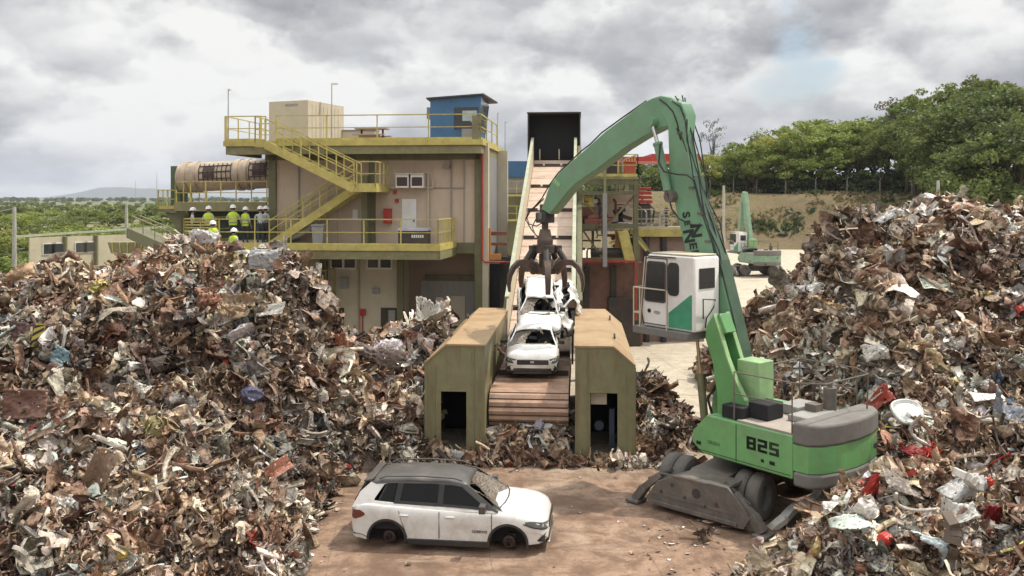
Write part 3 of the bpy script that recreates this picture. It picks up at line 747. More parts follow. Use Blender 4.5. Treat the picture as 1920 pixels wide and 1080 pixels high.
# slatted guard at the deck's two ends
r = MB(); 
for i in range(9): f = (i + .5) / 9; MB().bar(Vector((dx1, vd, zdeck + .1)).lerp(Vector((dxe, -.15, zdeck + .1)), f), Vector((dx1, vd, zdeck + 1.1)).lerp(Vector((dxe, -.15, zdeck + 1.1)), f), .035, .02).build('guard_slat', m_yel, B)
for i in range(8): z = zdeck + .15 + i * .12; MB().bar((dx0 + .05, vd + .08, z), (dx0 + 1.5, vd + .08, z), .02, .06).build('guard_slat', m_yel, B)
# windows below the deck
for (a, b) in ((619, 669), (687, 736)):
    x0, zt = bl(a, 468, -.33); x1, zb = bl(b, 505, -.33)
    f = MB(); t = .07
    f.bx(x0, x1, -.37, -.29, zt - t, zt); f.bx(x0, x1, -.37, -.29, zb, zb + t); f.bx(x0, x0 + t, -.37, -.29, zb + t, zt - t); f.bx(x1 - t, x1, -.37, -.29, zb + t, zt - t); xm_ = (x0 + x1) / 2; f.bx(xm_ - .05, xm_ + .05, -.38, -.29, zb + t, zt - t)
    fo = f.build('window', m_white, B)
    for (p, q) in ((x0 + t, xm_ - .05), (xm_ + .05, x1 - t)): MB().bx(p, q, -.335, -.295, zb + t, zt - t).build('pane', m_glass, fo)
# ground floor openings
for a, b, yt in ((714, 746, 577), (627, 645, 577)):
    x0, zt = bl(a, yt, -.33); x1 = bl(b, yt, -.33)[0]
    d = MB().bx(x0, x1, -.34, -.295, 0, zt).build('door', m_dark, B); MB().bx(x0 + .35, x1 - .12, -.36, -.34, 0, zt - .1).build('door_leaf', m_grey, d)
x = bl(673, 560, -.33)[0]; p = MB().bx(x - .04, x + .04, -.38, -.3, 0, zdeck - .5).build('downpipe', m_walld, B)
x0, z0 = bl(680, 580, -.33); q = MB().bx(x0 - .02, x0 + .02, -.36, -.32, 0, z0).bx(x0 - .1, x0 + .14, -.42, -.32, z0 - .25, z0 + .02).build('alarm_box', m_red, B)
# small lower platform at left with stair rails
r = MB(); x0, z0 = bl(568, 555, -1.6); x1 = bl(612, 555, -1.6)[0]; r.bx(x0 - 2, x1, -1.6, -.3, z0 - .14, z0); r.build('lower_platform', m_yel, B)
r = MB(); rails(r, [(x0 - 2, -1.58, z0), (x1 - .03, -1.58, z0), (x1 - .03, -.35, z0)], 1.1, .95); r.build('platform_railing', m_yel, B)
# door, boxes and units on the upper wall
x0, zt = bl(754, 373); x1, zb = bl(781, 373); d = MB().bx(x0, x1, -.05, .02, zdeck, zt).build('door', m_white, B); MB().bx(x1 - .14, x1 - .08, -.09, -.05, zdeck + .95, zdeck + 1.02).build('handle', m_dark, d)
for a, b in ((742, 766), (770, 794)):
    x0, zt = bl(a, 327, -.5); x1, zb = bl(b, 352, -.5)
    u = MB().bx(x0, x1, -.52, -.02, zb, zt).build('air_conditioner', m_white, B); g = MB()
    g.bx(x0 + .05, x1 - .05, -.53, -.518, zb + .08, zt - .12); g.build('grille', m_hub, u)
    h = MB(); h.bx(x0 - .04, x1 + .04, -.58, 0, zt, zt + .05); h.build('cover', m_cream, u)
r = MB(); a, z = bl(729, 352, -.1); b = bl(812, 352, -.1)[0]; r.bx(a, b, -.13, -.07, z - .03, z + .03); r.bx(a - .03, a + .03, -.13, -.07, z, z + .3); r.bx(b - .03, b + .03, -.13, -.07, z, z + .3); r.bx(bl(803, 330, -.1)[0] - .03, bl(803, 330, -.1)[0] + .03, -.14, -.08, zdeck, bl(803, 328, -.1)[1]); r.build('unit_bracket', m_cream, B)
x0, zt = bl(719, 391, -.2); x1, zb = bl(733, 419, -.2); fe = MB().bx(x0, x1, -.22, 0, zb, zt).build('hose_cabinet', m_red, B)
for px, py in ((740, 360), (744, 376)): x, z = bl(px, py, -.05); MB().bx(x - .08, x + .08, -.1, 0, z - .08, z + .08).build('alarm_button', m_red, B)
x0, zt = bl(661, 393, -.05); x1, zb = bl(671, 410, -.05); MB().bx(x0, x1, -.04, .0, zb, zt).build('notice_board', m_white, B)
for (xa_, ya_, xb_, yb_, r_) in ((560, 300, 560, 440, .03), (640, 296, 640, 345, .025), (846, 300, 846, 448, .03), (700, 300, 846, 300, .025), (812, 352, 870, 352, .02), (870, 300, 870, 470, .022)):
    A_ = bl(xa_, ya_, -.05); B_ = bl(xb_, yb_, -.05); MB().tube([(A_[0], -.05, A_[1]), (B_[0], -.05, B_[1])], r_, 6).build('conduit', m_grey, B)
for xx_, yy_ in ((590, 310), (836, 312)): A_ = bl(xx_, yy_, -.2); MB().box((A_[0], -.12, A_[1]), (.3, .22, .14)).build('wall_lamp', m_grey, B, bevel=.02)
for xx_, yy_, w_, h_ in ((645, 530, .35, .5), (705, 545, .3, .22), (580, 540, .25, .3)): A_ = bl(xx_, yy_, -.4); MB().box((A_[0], -.38, A_[1]), (w_, .14, h_)).build('junction_box', m_grey, B, bevel=.01)
# right-hand end wall: pink panel, silver sheeting, cream strip
w = MB(); w.bx(.02, .42, -.1, .3, 0, bl(905, 268, 0)[1]); w.build('service_duct', m_cream, B)
w = MB(); w.bx(.0, .25, .3, 4.6, 4.9, 9.6); w.build('end_wall', mat('silver_sheet', (.25, .25, .25), .5, .1, var=.06), B)
w = MB(); w.bx(.0, .75, 4.6, 4.9, 4.3, 9.95); w.build('cream_pier', m_cream, B)
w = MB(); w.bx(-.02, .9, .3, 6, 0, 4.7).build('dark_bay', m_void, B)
w = MB(); w.bx(.05, .95, .1, .28, 4.9, 5.15); w.bx(.3, .5, .1, .28, 5.15, 6.3).build('yellow_bracket', m_orange, B)
w = MB(); w.bx(.3, 1.15, .6, .75, 5.5, 5.62); w.bx(.45, 1.15, .6, .8, 5.95, 6.12).each('red_beam', m_redrust, B)
p = MB(); x0, z0 = bl(904, 270, -.2); zb = bl(904, 491, -.2)[1]; x2 = bl(956, 491, -.2)[0]; p.tube([(x0, -.2, z0), (x0, -.2, zb + .12), (x0 + .12, -.2, zb), (x2, -.2, zb)], .045, 8).build('red_pipe', m_red, B, True)

def bw(x, y, z): return Vector((BO.x + ca * x + sa * y, BO.y - sa * x + ca * y, z))
# --- things standing on the roof
x, z = bl(605, 262, 2.0)
ac = thing('roof_unit', 'cream box-shaped air handling unit standing on the roof deck', 'air handling unit', bw(bl(565, 262, 1.0)[0], 1.6, zu), -R(22))
MB().bx(-1.1, 1.05, -1.3, 1.6, 0, 1.95).build('casing', m_cream, ac, bevel=.02)
MB().bx(-.2, .5, -1.315, -1.3, 1.7, 1.8).build('vent', m_grey, ac)
g = MB(); [g.bx(1.05, 1.065, -1.0 + i * .3, -.78 + i * .3, .25, 1.75) for i in range(8)]; g.build('side_panel', m_cream, ac)
tb = thing('picnic_table', 'small brown table with benches standing on the roof deck', 'table', bw(bl(698, 260, 1.5)[0], 1.5, zu), -.1)
MB().bx(-.75, .75, -.35, .35, .7, .76).build('tabletop', m_walld, tb); MB().bar((-.5, 0, 0), (-.5, 0, .7), .08).bar((.5, 0, 0), (.5, 0, .7), .08).build('leg', m_dark, tb)
for s in (-1, 1): MB().bx(-.75, .75, s * .65 - .13, s * .65 + .13, .4, .45).bx(-.5, .5, s * .5 - .03, s * .5 + .03, .2, .4).build('bench', m_walld, tb)
bx_ = thing('roof_box', 'low pale box standing beside the picnic table on the roof', 'box', bw(bl(668, 262, 3)[0], 3, zu), -BA)
MB().bx(-1.0, 1.0, -.3, .5, 0, .75).build('casing', m_cream, bx_, bevel=.02); MB().bx(-1.05, 1.05, -.35, .55, .75, .8).build('lid', m_grey, bx_)
cb = thing('control_cabin', 'blue control cabin with a sloping dark roof and big corner window on the roof deck', 'cabin', bw(bl(853, 262, .1)[0], .9, zu), -BA)
x0 = bl(803, 262, -.1)[0]; x1 = bl(893, 262, -.1)[0]; hw = (x1 - x0) / 2; zt = bl(850, 178, -.1)[1] - zu
c = MB(); c.prism([(-hw, 0), (hw - .05, 0), (hw + .15, zt), (-hw, zt - .1)], -1.0, 1.4, lambda u, v, a: (u, a, v)); c.build('wall', m_blue, cb)
c = MB(); c.add([(-hw - .15, -1.15, zt - .12), (hw + .25, -1.15, zt + .04), (hw + .55, 1.5, zt - .05), (-hw - .15, 1.5, zt - .2)], [(0, 1, 2, 3)]); o = c.build('roof', m_dark, cb); sd = o.modifiers.new('s', 'SOLIDIFY'); sd.thickness = .07
c = MB().bx(hw * .0, hw * 1.0, -1.03, -.99, .55, zt - .55); c.build('window', m_glass, cb)
c = MB().bx(hw * .35, hw * .95, -1.045, -1.03, zt - 1.15, zt - .7).bx(hw * .7, hw * .95, -1.045, -1.03, .95, zt - 1.2).build('painted_reflection', mat('pane_reflection', (.42, .5, .48), .1), cb)  # bright reflection on the window, painted as pale patches
c = MB(); c.add([(hw + .0, -.98, .5), (hw + .02, 1.3, .5), (hw + .18, 1.3, zt - .25), (hw + .16, -.98, zt - .1)], [(0, 1, 2, 3)]); o = c.build('side_window', mat('sky_glass', (.35, .4, .45), .08, .6), cb); sd = o.modifiers.new('s', 'SOLIDIFY'); sd.thickness = .05
c = MB().bx(-hw - .22, -hw - .02, -.7, -.2, zt - 1.0, zt - .5).build('condenser', m_grey, cb)
c = MB().bx(hw * .35, hw * .98, -1.25, -1.04, .1, .55).build('planter', m_grey, cb)
def lamp_post(px, ytop, v, zb, lab, arm=.25):
    x, zt = bl(px, ytop, v); t = thing('light_pole', lab, 'light pole', bw(x, v, zb), -BA); h = zt - zb
    MB().tube([(0, 0, 0), (0, 0, h)], [.04, .022], 8).build('mast', m_pole, t, True)
    MB().box((arm / 2, 0, h), (arm, .14, .08)).build('lamp_head', m_white, t, bevel=.01)
lamp_post(428, 168, -.9, zu, 'slim light pole at the left end of the roof deck, leftmost', .12)
lamp_post(622, 157, 1.2, zu, 'slim light pole with a square lamp rising from behind the cream roof unit', .3)
lamp_post(933, 212, 7, 8, 'slim light pole just right of the blue cabin, nearer of the two', .12)
lamp_post(947, 228, 9, 8, 'shorter slim light pole between the blue cabin and the conveyor head', .15)
# --- deck things
ck = thing('deck_freezer', 'low cabinet with white top and dark front standing by the white door on the deck', 'cabinet', bw(bl(780, 445, -1.6)[0], -1.6, zdeck), -BA)
MB().bx(-.68, .55, -.4, .4, .05, .62).build('body', m_dark, ck, bevel=.015); MB().bx(-.7, .57, -.42, .42, .62, .72).build('lid', mat('pale_violet_lid', (.45, .43, .5), .5), ck)
k = MB(); [k.bx(-.1 + i * .09, -.04 + i * .09, -.412, -.4, .33, .45) for i in range(6)]; k.build('white_marking', m_white, ck)
cp = thing('corrugated_pipe', 'thick grey pipe lying at a slant against the wall behind the deck rail', 'pipe', bw(bl(570, 440, -.9)[0], -.95, zdeck), -BA)
MB().tube([(-1.0, 0, .18), (-.3, .1, .4), (.6, .25, .85)], .17, 12).build('shell', m_conc, cp, True)
tb2 = thing('grey_bin', 'grey upright bin standing on the deck beside the slanting pipe', 'bin', bw(bl(604, 442, -.8)[0], -1.2, zdeck), -BA)
MB().prism([(-.22, 0), (.22, 0), (.27, .8), (-.27, .8)], -.22, .22, lambda u, v, a: (u, a, v)).build('body', m_grey, tb2, bevel=.02); MB().bx(-.29, .29, -.25, .25, .8, .86).build('lid', m_conc, tb2)
dr = thing('hydrant_cabinet', 'red upright cabinet standing by the recessed wall under the deck', 'cabinet', bw(bl(773, 600, .6)[0], .6, 0), -BA)
zt = bl(773, 585, .6)[1]; MB().bx(-.13, .13, -.13, .13, .0, zt).build('body', m_red, dr, bevel=.01); MB().bx(-.16, .16, -.16, .16, zt, zt + .05).build('cap', m_redrust, dr)
# --- trommel and its platform, left of the building
TP = thing('trommel_platform', 'yellow railed steel platform on dark supports, left of the building', 'platform', BO, -BA)
xa, zp = bl(328, 384, 1.5); xb = bl(500, 384, 1.5)[0]
s = MB(); s.bx(xa, xb, 1.5, 5, zp - .12, zp); s.build('floor', m_conc, TP)
s = MB(); s.bx(xa, xb, 1.42, 1.5, zp - .3, zp + .12); s.build('edge_beam', m_olivl, TP)
r = MB(); rails(r, [(xa, 4.8, zp), (xa, 1.53, zp), (xb, 1.53, zp)], 1.1, .78); r.build('railing', m_yel, TP)
s = MB(); s.bx(xa + .2, xb, 2.3, 2.6, 0, zp - .3); s.build('wall', mat('dark_green_sheet', (.035, .05, .032), .7), TP)
xq = bl(292, 384, 1.5)[0]
s = MB(); s.bx(xq, xa - .02, 1.7, 4, zp - .35, zp - .2); s.prism([(xq + .3, zp - .37), (xa + .5, zp - .37), (xa + .5, zp - 2.3), (xa + .1, zp - 1.5)], 1.9, 2.2, lambda u, v, a: (u, a, v)); s.bx(xa + .1, xa + .5, 1.9, 2.25, 0, zp - .5); s.build('bracket', m_oliv, TP)
r = MB(); rails(r, [(xq, 4, zp - .2), (xq, 1.73, zp - .2), (xa - .05, 1.73, zp - .2)], .9, .5); r.build('side_railing', m_yel, TP)
MB().bx(bl(320, 350, 3)[0], bl(338, 350, 3)[0], 3, 3.8, zp, zp + 1.9).build('drive_housing', mat('green_housing', (.07, .11, .06), .6), TP)
TR = thing('trommel', 'large rusty cream screening drum lying on the railed platform', 'trommel', BO, -BA)
xa2, zc0 = bl(338, 334, 3.2); xb2, zc1 = bl(560, 322, 3.2); rr = (bl(400, 302, 3.2)[1] - bl(400, 357, 3.2)[1]) / 2 * 1.0
A = Vector((xa2, 3.2, zc0)); Bv = Vector((xb2, 3.2, zc1)); ax = (Bv - A).normalized(); L = (Bv - A).length
Mt = Matrix.Translation(A) @ ax.to_track_quat('Z', 'Y').to_matrix().to_4x4()
pr = [(0, 0), (rr * .75, 0), (rr, .12), (rr, L), (0, L)]
MB().lathe(pr, Mt, 40).build('drum', m_tromm, TR, True)
for h in (.35, .85, L * .5, L * .5 + .45): MB().lathe([(rr * .99, h), (rr * 1.08, h), (rr * 1.08, h + .22), (rr * .99, h + .22), (rr * .99, h)], Mt, 40).build('ring', m_tromm, TR, True)
_d = Mt.to_3x3().transposed() @ Vector((0, -1, .25)); th0 = math.degrees(math.atan2(_d.y, _d.x))
pt = MB()
for h0, h1 in ((1.3, L * .48), (L * .63, L * .95)):
    for th in (th0 - 26, th0, th0 + 26):
        t = R(th); t2 = R(th + 3)
        for f in np.linspace(h0, h1, 7):
            pass
        c0 = Vector((rr * 1.02 * math.cos(t), rr * 1.02 * math.sin(t), h0)); c1 = Vector((rr * 1.02 * math.cos(t), rr * 1.02 * math.sin(t), h1)); pt.bar(Mt @ c0, Mt @ c1, .05)
        for f in np.linspace(h0, h1, 8):
            a = Vector((rr * 1.02 * math.cos(R(th - 12)), rr * 1.02 * math.sin(R(th - 12)), f)); b = Vector((rr * 1.02 * math.cos(R(th + 12)), rr * 1.02 * math.sin(R(th + 12)), f)); pt.bar(Mt @ a, Mt @ b, .04)
pt.build('screen_frame', m_hub, TR)
hs = MB()
for th in (th0 - 13, th0 + 13):
    for f0, f1 in ((1.5, 2.1), (L * .66, L * .78)):
        p = []
        for a in (-9, 9):
            for f in (f0, f1): p.append(Mt @ Vector((rr * 1.035 * math.cos(R(th + a)), rr * 1.035 * math.sin(R(th + a)), f)))
        hs.add(p, [(0, 1, 3, 2)])
hs.each('hatch', m_hub, TR)

# ================================================================== people (skinned bodies)
def skin_body(pose):
    """joints dict -> continuous body with five fingers per hand"""
    V = []; E = []; Rr = []
    def v(p, r, par=None):
        V.append(Vector(p)); Rr.append(r); i = len(V) - 1
        if par is not None: E.append((par, i))
        return i
    pel = v((0, 0, .92), .125); wa = v((0, -.01, 1.08), .115, pel); ch = v((0, 0, 1.28), .135, wa); nk = v((0, .0, 1.45), .055, ch)
    hd = v((0, .02, 1.55), .075, nk); ht = v((0, .02, 1.66), .085, hd)
    for s in (-1, 1):
        hip = v((s * .1, 0, .86), .085, pel); kn = v((s * pose['kx'], pose['ky'] * s * .5 + .02, .48), .058, hip); an = v((s * pose['kx'] * 1.05, -.02, .1), .038, kn); v((s * pose['kx'] * 1.15, .13, .04), .035, an)
        sh = v((s * .185, 0, 1.38), .06, ch)
        el = v((s * pose['ex'], pose['ey'], pose['ez']), .042, sh); wr = v((s * pose['wx'], pose['wy'], pose['wz']), .028, el)
        d = (V[wr] - V[el]).normalized(); pm = v(V[wr] + d * .07, .032, wr); side = d.cross(Vector((s, 0, 0))).normalized() if abs(d.x) < .9 else Vector((0, 0, 1))
        for k, (o, ln) in enumerate(((-.03, .06), (-.01, .075), (.01, .07), (.03, .055))):
            a = v(V[pm] + d * .035 + side * o, .009, pm); v(V[a] + d * ln + Vector((-s * .02, 0, -.01)), .007, a)
        a = v(V[wr] + d * .04 + side * -.045, .011, wr); v(V[a] + d * .04 + side * -.02, .008, a)
    me = bpy.data.meshes.new('body'); me.from_pydata([tuple(p) for p in V], E, []); o = link('body', me)
    m = o.modifiers.new('skin', 'SKIN'); m.use_smooth_shade = True
    for i, r in enumerate(Rr): me.skin_vertices[0].data[i].radius = (r, r * (.72 if i in (1, 2) else 1)); 
    me.skin_vertices[0].data[0].use_root = True
    s_ = o.modifiers.new('sub', 'SUBSURF'); s_.levels = 1; s_.render_levels = 1
    apply_mods(o); me2 = o.data; me2.materials.clear(); me2.materials.append(m_trou); me2.materials.append(m_skin); me2.materials.append(m_shirt)
    for p in me2.polygons:
        z = p.center.z; x = abs(p.center.x)
        p.material_index = 1 if z > 1.46 or (p.center - Vector((math.copysign(pose['wx'], p.center.x), pose['wy'], pose['wz']))).length < .22 and x > .14 and z < 1.4 and z > .7 and abs(p.center.z - pose['wz']) < .16 and x > pose['wx'] - .08 and (pose['wz'] > 1.0 or x > .2) else (2 if z > 1.0 or (x > .17 and z > .75) else 0)
    bpy.data.objects.remove(o); return me2
POSES = [dict(kx=.11, ky=.0, ex=.27, ey=-.03, ez=1.12, wx=.27, wy=.08, wz=.88), dict(kx=.13, ky=.08, ex=.3, ey=.02, ez=1.13, wx=.16, wy=.24, wz=1.12), dict(kx=.1, ky=.05, ex=.26, ey=.03, ez=1.12, wx=.2, wy=.27, wz=1.05)]
BODIES = [skin_body(p) for p in POSES]
def vest_mesh(full=True):
    prof = [(.155, .86), (.165, .98), (.165, 1.12), (.185, 1.26), (.195, 1.36), (.15, 1.44), (.07, 1.47)]
    mb = MB(); mb.lathe(prof, Matrix.Diagonal((1.12, .82, 1, 1)), 20); me = mb.mesh('vest', m_hiviz, True); return me
def band_mesh():
    mb = MB(); [mb.lathe([(.172, z), (.188, z + .01), (.188, z + .05), (.172, z + .06)], Matrix.Diagonal((1.12, .83, 1, 1)), 20) for z in (.96, 1.12)]; return mb.mesh('reflective_band', m_grey, True)
def helmet_mesh():
    mb = MB(); mb.lathe([(.165, -.01), (.135, 0), (.132, .05), (.11, .1), (.06, .135), (0, .145)], Matrix.Diagonal((1, 1.12, 1, 1)), 22)
    mb.tube([(0, -.13, .1), (0, 0, .15), (0, .13, .1)], .014, 6); mb.box((0, .17, -.005), (.16, .08, .012)); return mb.mesh('helmet', m_helm, True)
VM, BM_, HM = vest_mesh(), band_mesh(), helmet_mesh()
def hair_mesh():
    return MB().lathe([(.09, 0), (.094, .05), (.08, .1), (.04, .12), (0, .125)], None, 16).mesh('hair', m_void, True)
HA = hair_mesh()
def head_bits(t):
    f = MB(); f.box((0, .115, 1.585), (.02, .035, .045)); f.box((0, .1, 1.545), (.05, .02, .012)); [f.box((s * .032, .103, 1.61), (.025, .012, .012)) for s in (-1, 1)]; [f.box((s * .09, .02, 1.59), (.02, .03, .055)) for s in (-1, 1)]
    f.build('face', m_skin, t)
def person(px, ytop, v, label, pose, vest, rz, s=.98, shirt=False):
    x, zt = bl(px, ytop, v); zt = zt; z = zdeck if ytop < 405 else zt - 1.83 * s
    t = thing('person', label, 'person', bw(x, v, z), rz - BA); t.scale = (s, s, s)
    link('body', BODIES[pose], t); h = link('helmet', HM, t); h.location = (0, .02, 1.66); k = link('hair', HA, t); k.location = (0, .01, 1.575)
    head_bits(t)
    if vest: a = link('vest', VM, t); link('reflective_band', BM_, a)
    return t
sc_ = .92
person(391, 391, -1.5, 'person in yellow vest on the deck, leftmost of those wearing vests, seen from behind', 0, True, R(10), sc_)
person(361, 398, -1.2, 'person in pale grey shirt with no bright vest at the left end of the deck', 1, False, R(-60), .88)
person(437, 388, -1.4, 'tallest person in yellow vest with a white helmet near the middle of the deck group', 1, True, R(20), .95)
person(460, 393, -1.2, 'person in yellow vest with a reflective hem, right of the tallest one', 0, True, R(-15), .9)
person(488, 391, -1.3, 'person in pale shirt and white helmet, left one of the pair by the stair foot', 2, False, R(25), sc_)
person(498, 389, -.7, 'person in pale shirt and white helmet, right one of the pair by the stair foot', 0, False, R(-30), sc_)
person(399, 412, -4.2, 'person in yellow vest standing lower than the others, just above the heap crest at left', 2, True, R(30), sc_)
person(438, 426, -4.2, 'lowest person in yellow vest, only head and shoulders above the heap crest', 0, True, R(-20), sc_)
# low viewing step these two stand on
xx0, _ = bl(375, 450, -4.6); xx1, _ = bl(470, 450, -4.6)
vs = thing('viewing_platform', 'low yellow steel viewing platform hidden behind the crest of the left heap', 'platform', BO, -BA)
z1 = bl(399, 412, -4.2)[1] - 1.83 * sc_; z2 = bl(438, 426, -4.2)[1] - 1.83 * sc_; xmid = bl(420, 450, -4.2)[0]
MB().bx(xx0, xmid, -4.9, -3.5, z1 - .1, z1).build('upper_step', m_yel, vs); MB().bx(xmid, xx1, -4.9, -3.5, z2 - .1, z2).build('lower_step', m_yel, vs)
l = MB(); [l.bx(x - .06, x + .06, -4.8, -4.68, 0, z2 - .1) for x in (xx0 + .1, xmid, xx1 - .1)]; l.build('leg', m_oliv, vs)

# ================================================================== feed conveyor
CO = Vector((.53, 25.8, 0)); CA = R(4.5); cc, cs = math.cos(CA), math.sin(CA)
def cw(x, y, z): return Vector((CO.x + cc * x + cs * y, CO.y - cs * x + cc * y, z))
CV = thing('feed_conveyor', 'long steel apron conveyor with pinkish pans climbing away between the two steel boxes', 'conveyor', CO, -CA)
m_pan = mat('worn_pan_steel', (.60, .465, .365), .5, .15, var=.12, scale=1.2, dirt=(.34, .2, .13), dirt_amt=.55, dirt_scale=.9)
m_panr = mat('rusty_pan_steel', (.42, .27, .185), .55, .15, var=.2, scale=2, dirt=(.16, .075, .045), dirt_amt=.7, dirt_scale=1.3)
y_flat = 5.1; sl = .401; zb0 = 1.82; Lc = 25.3
def bz_c(y): return zb0 if y < y_flat else zb0 + (y - y_flat) * sl
W2 = 1.18
pan = MB(); panr = MB(); clt = MB()
y = 0.0; step = 1.05; i = 0
while y < Lc - .1:
    y2 = min(y + step, Lc); z = bz_c(y); z2 = bz_c(y2); tgt = panr if y < 3.2 else pan
    dy = y2 - y; prof = [(0, -.02), (.05 * dy, .0), (.2, .0), (.25, .055), (.33, .06), (.38, 0.0), (dy - .02, 0.0), (dy, -.02)]
    pts = []
    for (u, w) in prof: pts.append((y + u, z + (z2 - z) * u / dy + w))
    vs = []; 
    for (yy, zz) in pts: vs += [(-W2, yy, zz), (W2, yy, zz)]
    tgt.add(vs, [(2 * k, 2 * k + 1, 2 * k + 3, 2 * k + 2) for k in range(len(pts) - 1)])
    if i % 3 == 2:
        c0 = y + .0; zc = z
        for a, b in ((-W2 + .03, -.62), (-.5, .4), (.52, W2 - .03)):
            clt.box(((a + b) / 2, c0, zc + .07), (b - a, .07, .2))
        clt.box((-.56, c0, zc + .03), (.12, .05, .08)); clt.box((.46, c0, zc + .03), (.12, .05, .08))
    y = y2; i += 1
# pans folding round the tail wheel
for k in range(7):
    a0 = R(90 + k * 25); a1 = R(90 + (k + 1) * 25); rr_ = .55; zc = zb0 - rr_
    p0 = (rr_ * math.cos(a0), zc + rr_ * math.sin(a0)); p1 = (rr_ * math.cos(a1), zc + rr_ * math.sin(a1))
    mid = ((p0[0] + p1[0]) / 2 + .05 * math.cos((a0 + a1) / 2), (p0[1] + p1[1]) / 2 + .05 * math.sin((a0 + a1) / 2))
    vs = []
    for (yy, zz) in (p0, mid, p1): vs += [(-W2, yy, zz), (W2, yy, zz)]
    panr.add(vs, [(0, 1, 3, 2), (2, 3, 5, 4)]); clt.box((0, p1[0] * 1.0, zc + (p1[1] - zc) * 1.0), (2 * W2, .035, .035))
pan.build('belt_pan', m_pan, CV); panr.build('rusty_belt_pan', m_panr, CV); clt.each('cleat', m_dark, CV)
for s in (-1, 1):
    k = MB(); x = s * (W2 + .03)
    prof = [(0.0, 1.15), (7.2, 2.4), (7.2, zb0 + 1.62), (Lc, bz_c(Lc) + 1.25), (Lc, bz_c(Lc) - .5), (y_flat + 1, zb0 - .3), (0.2, zb0 - .7)]
    prof = [(7.0, bz_c(7.0) + 1.18), (Lc, bz_c(Lc) + 1.25), (Lc, bz_c(Lc) - .6), (y_flat + 1, zb0 - .4), (y_flat + 1, zb0 + .7)]
    k.prism(prof, x, x + s * .07, lambda u, v, a: (a, u, v)); o = k.build('skirt', m_cream, CV)
    k = MB(); k.bar((x + s * .07, 7.0, bz_c(7.0) + 1.2), (x + s * .07, Lc, bz_c(Lc) + 1.27), .16, .1)
    for yy in np.arange(8, Lc, 1.9): k.bar((x + s * .13, yy, bz_c(yy) - .4), (x + s * .13, yy, bz_c(yy) + 1.2), .1)
    k.build('skirt_rim', mat('pale_green_rim', (.38, .40, .28), .5), o)
    k = MB(); 
    for yy in (10, 14.5, 19, 24): k.bar((x + s * .3, yy, 0), (x + s * .3, yy, bz_c(yy) - .3), .28)
    k.bar((x + s * .3, y_flat + 1.5, zb0 + .1), (x + s * .3, Lc, bz_c(Lc) - .5), .2, .4)
    if s > 0: k.bar((x + .3, 8, bz_c(8) + .2), (x + .3, Lc, bz_c(Lc) + .4), .22, .9)
    k.build('support', m_oliv, CV)
k = MB(); k.bx(-W2, W2, .1, 8.5, .75, zb0 - .62); k.build('tail_frame', m_dark, CV)
zt = bz_c(Lc); 
k = MB(); hw = 1.58
k.bx(-hw, -hw + .08, Lc - .15, Lc + 3, zt - 1.0, zt + 2.75); k.bx(hw - .08, hw, Lc - .15, Lc + 3, zt - 1.0, zt + 2.75); k.bx(-hw, hw, Lc + 2.9, Lc + 3, zt - 1, zt + 2.75); k.bx(-hw - .03, hw + .03, Lc - .18, Lc + 3.02, zt + 2.75, zt + 2.83)
k.build('head_housing', mat('dark_housing', (.04, .033, .03), .6, dirt=(.08, .06, .05)), CV)
k = MB(); k.bx(-hw + .09, hw - .09, Lc + .9, Lc + .95, zt + .1, zt + 2.7); k.build('rubber_curtain', m_void, CV)
k = MB(); [k.bx(x - .03, x + .03, Lc - .05, Lc, zt, zt + .62) for x in (-.85, .3)]; k.build('sensor_rod', m_cream, CV)

# --- the two steel boxes flanking the tail
def side_box(name, label, x0, x1, ch, door, s):
    """x0: side next to the belt, x1: outer side, s: +1 right"""
    t = thing(name, label, 'steel housing', CO - Vector((0, 1.0, 0)), -CA)
    ya, yb = 0.0, 8.3; H = 3.28; c = .62; wl = .07
    prof = [(x0, 0), (x0, H), (x1 - s * c, H), (x1, H - .52), (x1, 0)]
    fr = MB()
    d0, d1, dt = door
    # front sheet around the doorway
    fr.bx(min(x0, d0), max(x0, d0), ya, ya + wl, 0, dt); fr.bx(min(x1, d1), max(x1, d1), ya, ya + wl, 0, dt)
    fr.prism([(x0, dt), (x0, H), (x1 - s * c, H), (x1, H - .52), (x1, dt)], ya, ya + wl, lambda u, v, a: (u, a, v))
    fr.build('front_plate', m_box, t)
    sd = MB(); sd.bx(x0, x0 + s * wl, ya + wl + .002, yb, 0, H - .003); sd.build('inner_wall', m_box, t)
    sd = MB(); sd.bx(x1 - s * wl, x1, ya + wl + .002, yb, 0, H - .52); sd.build('outer_wall', m_box, t)
    tp = MB(); tp.prism([(x0 - s * .03, H + .004), (x0 - s * .03, H + .06), (x1 - s * c + s * .01, H + .06), (x1 + s * .02, H - .48), (x1 + s * .02, H - .53), (x1 - s * c, H + .004)], ya - .03, yb, lambda u, v, a: (u, a, v))
    tp.build('roof', m_boxtop, t)
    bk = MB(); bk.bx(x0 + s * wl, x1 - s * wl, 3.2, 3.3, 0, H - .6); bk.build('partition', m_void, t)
    rb = MB()
    for x in (x0 + s * .03, x0 + s * .34, x1 - s * .27, x1 - s * .03): rb.bx(x - .022, x + .022, ya - .03, ya, 0.02, (H - .05) if abs(x - x0) < .5 else H - .62)
    rb.bx(min(d0, d1) - .04, max(d0, d1) + .04, ya - .02, ya, dt, dt + .05); rb.bx(x1 - s * .001, x1 + s * .03, ya, ya + .06, 0, H - .55)
    for yy in (2.0, 4.0, 6.0): rb.bx(x1, x1 + s * .04, yy, yy + .06, 0, H - .55)
    rb.each('stiffener', m_box, t)
    for yy in (1.6, 5.6):
        e = MB(); pts = [(x1 - s * (c - .1), yy + .12 * math.cos(a) , H + .02 + .14 * math.sin(a)) for a in np.linspace(0, math.pi, 7)]; e.tube(pts, .03, 6); e.build('lifting_eye', m_dark, t)
    return t
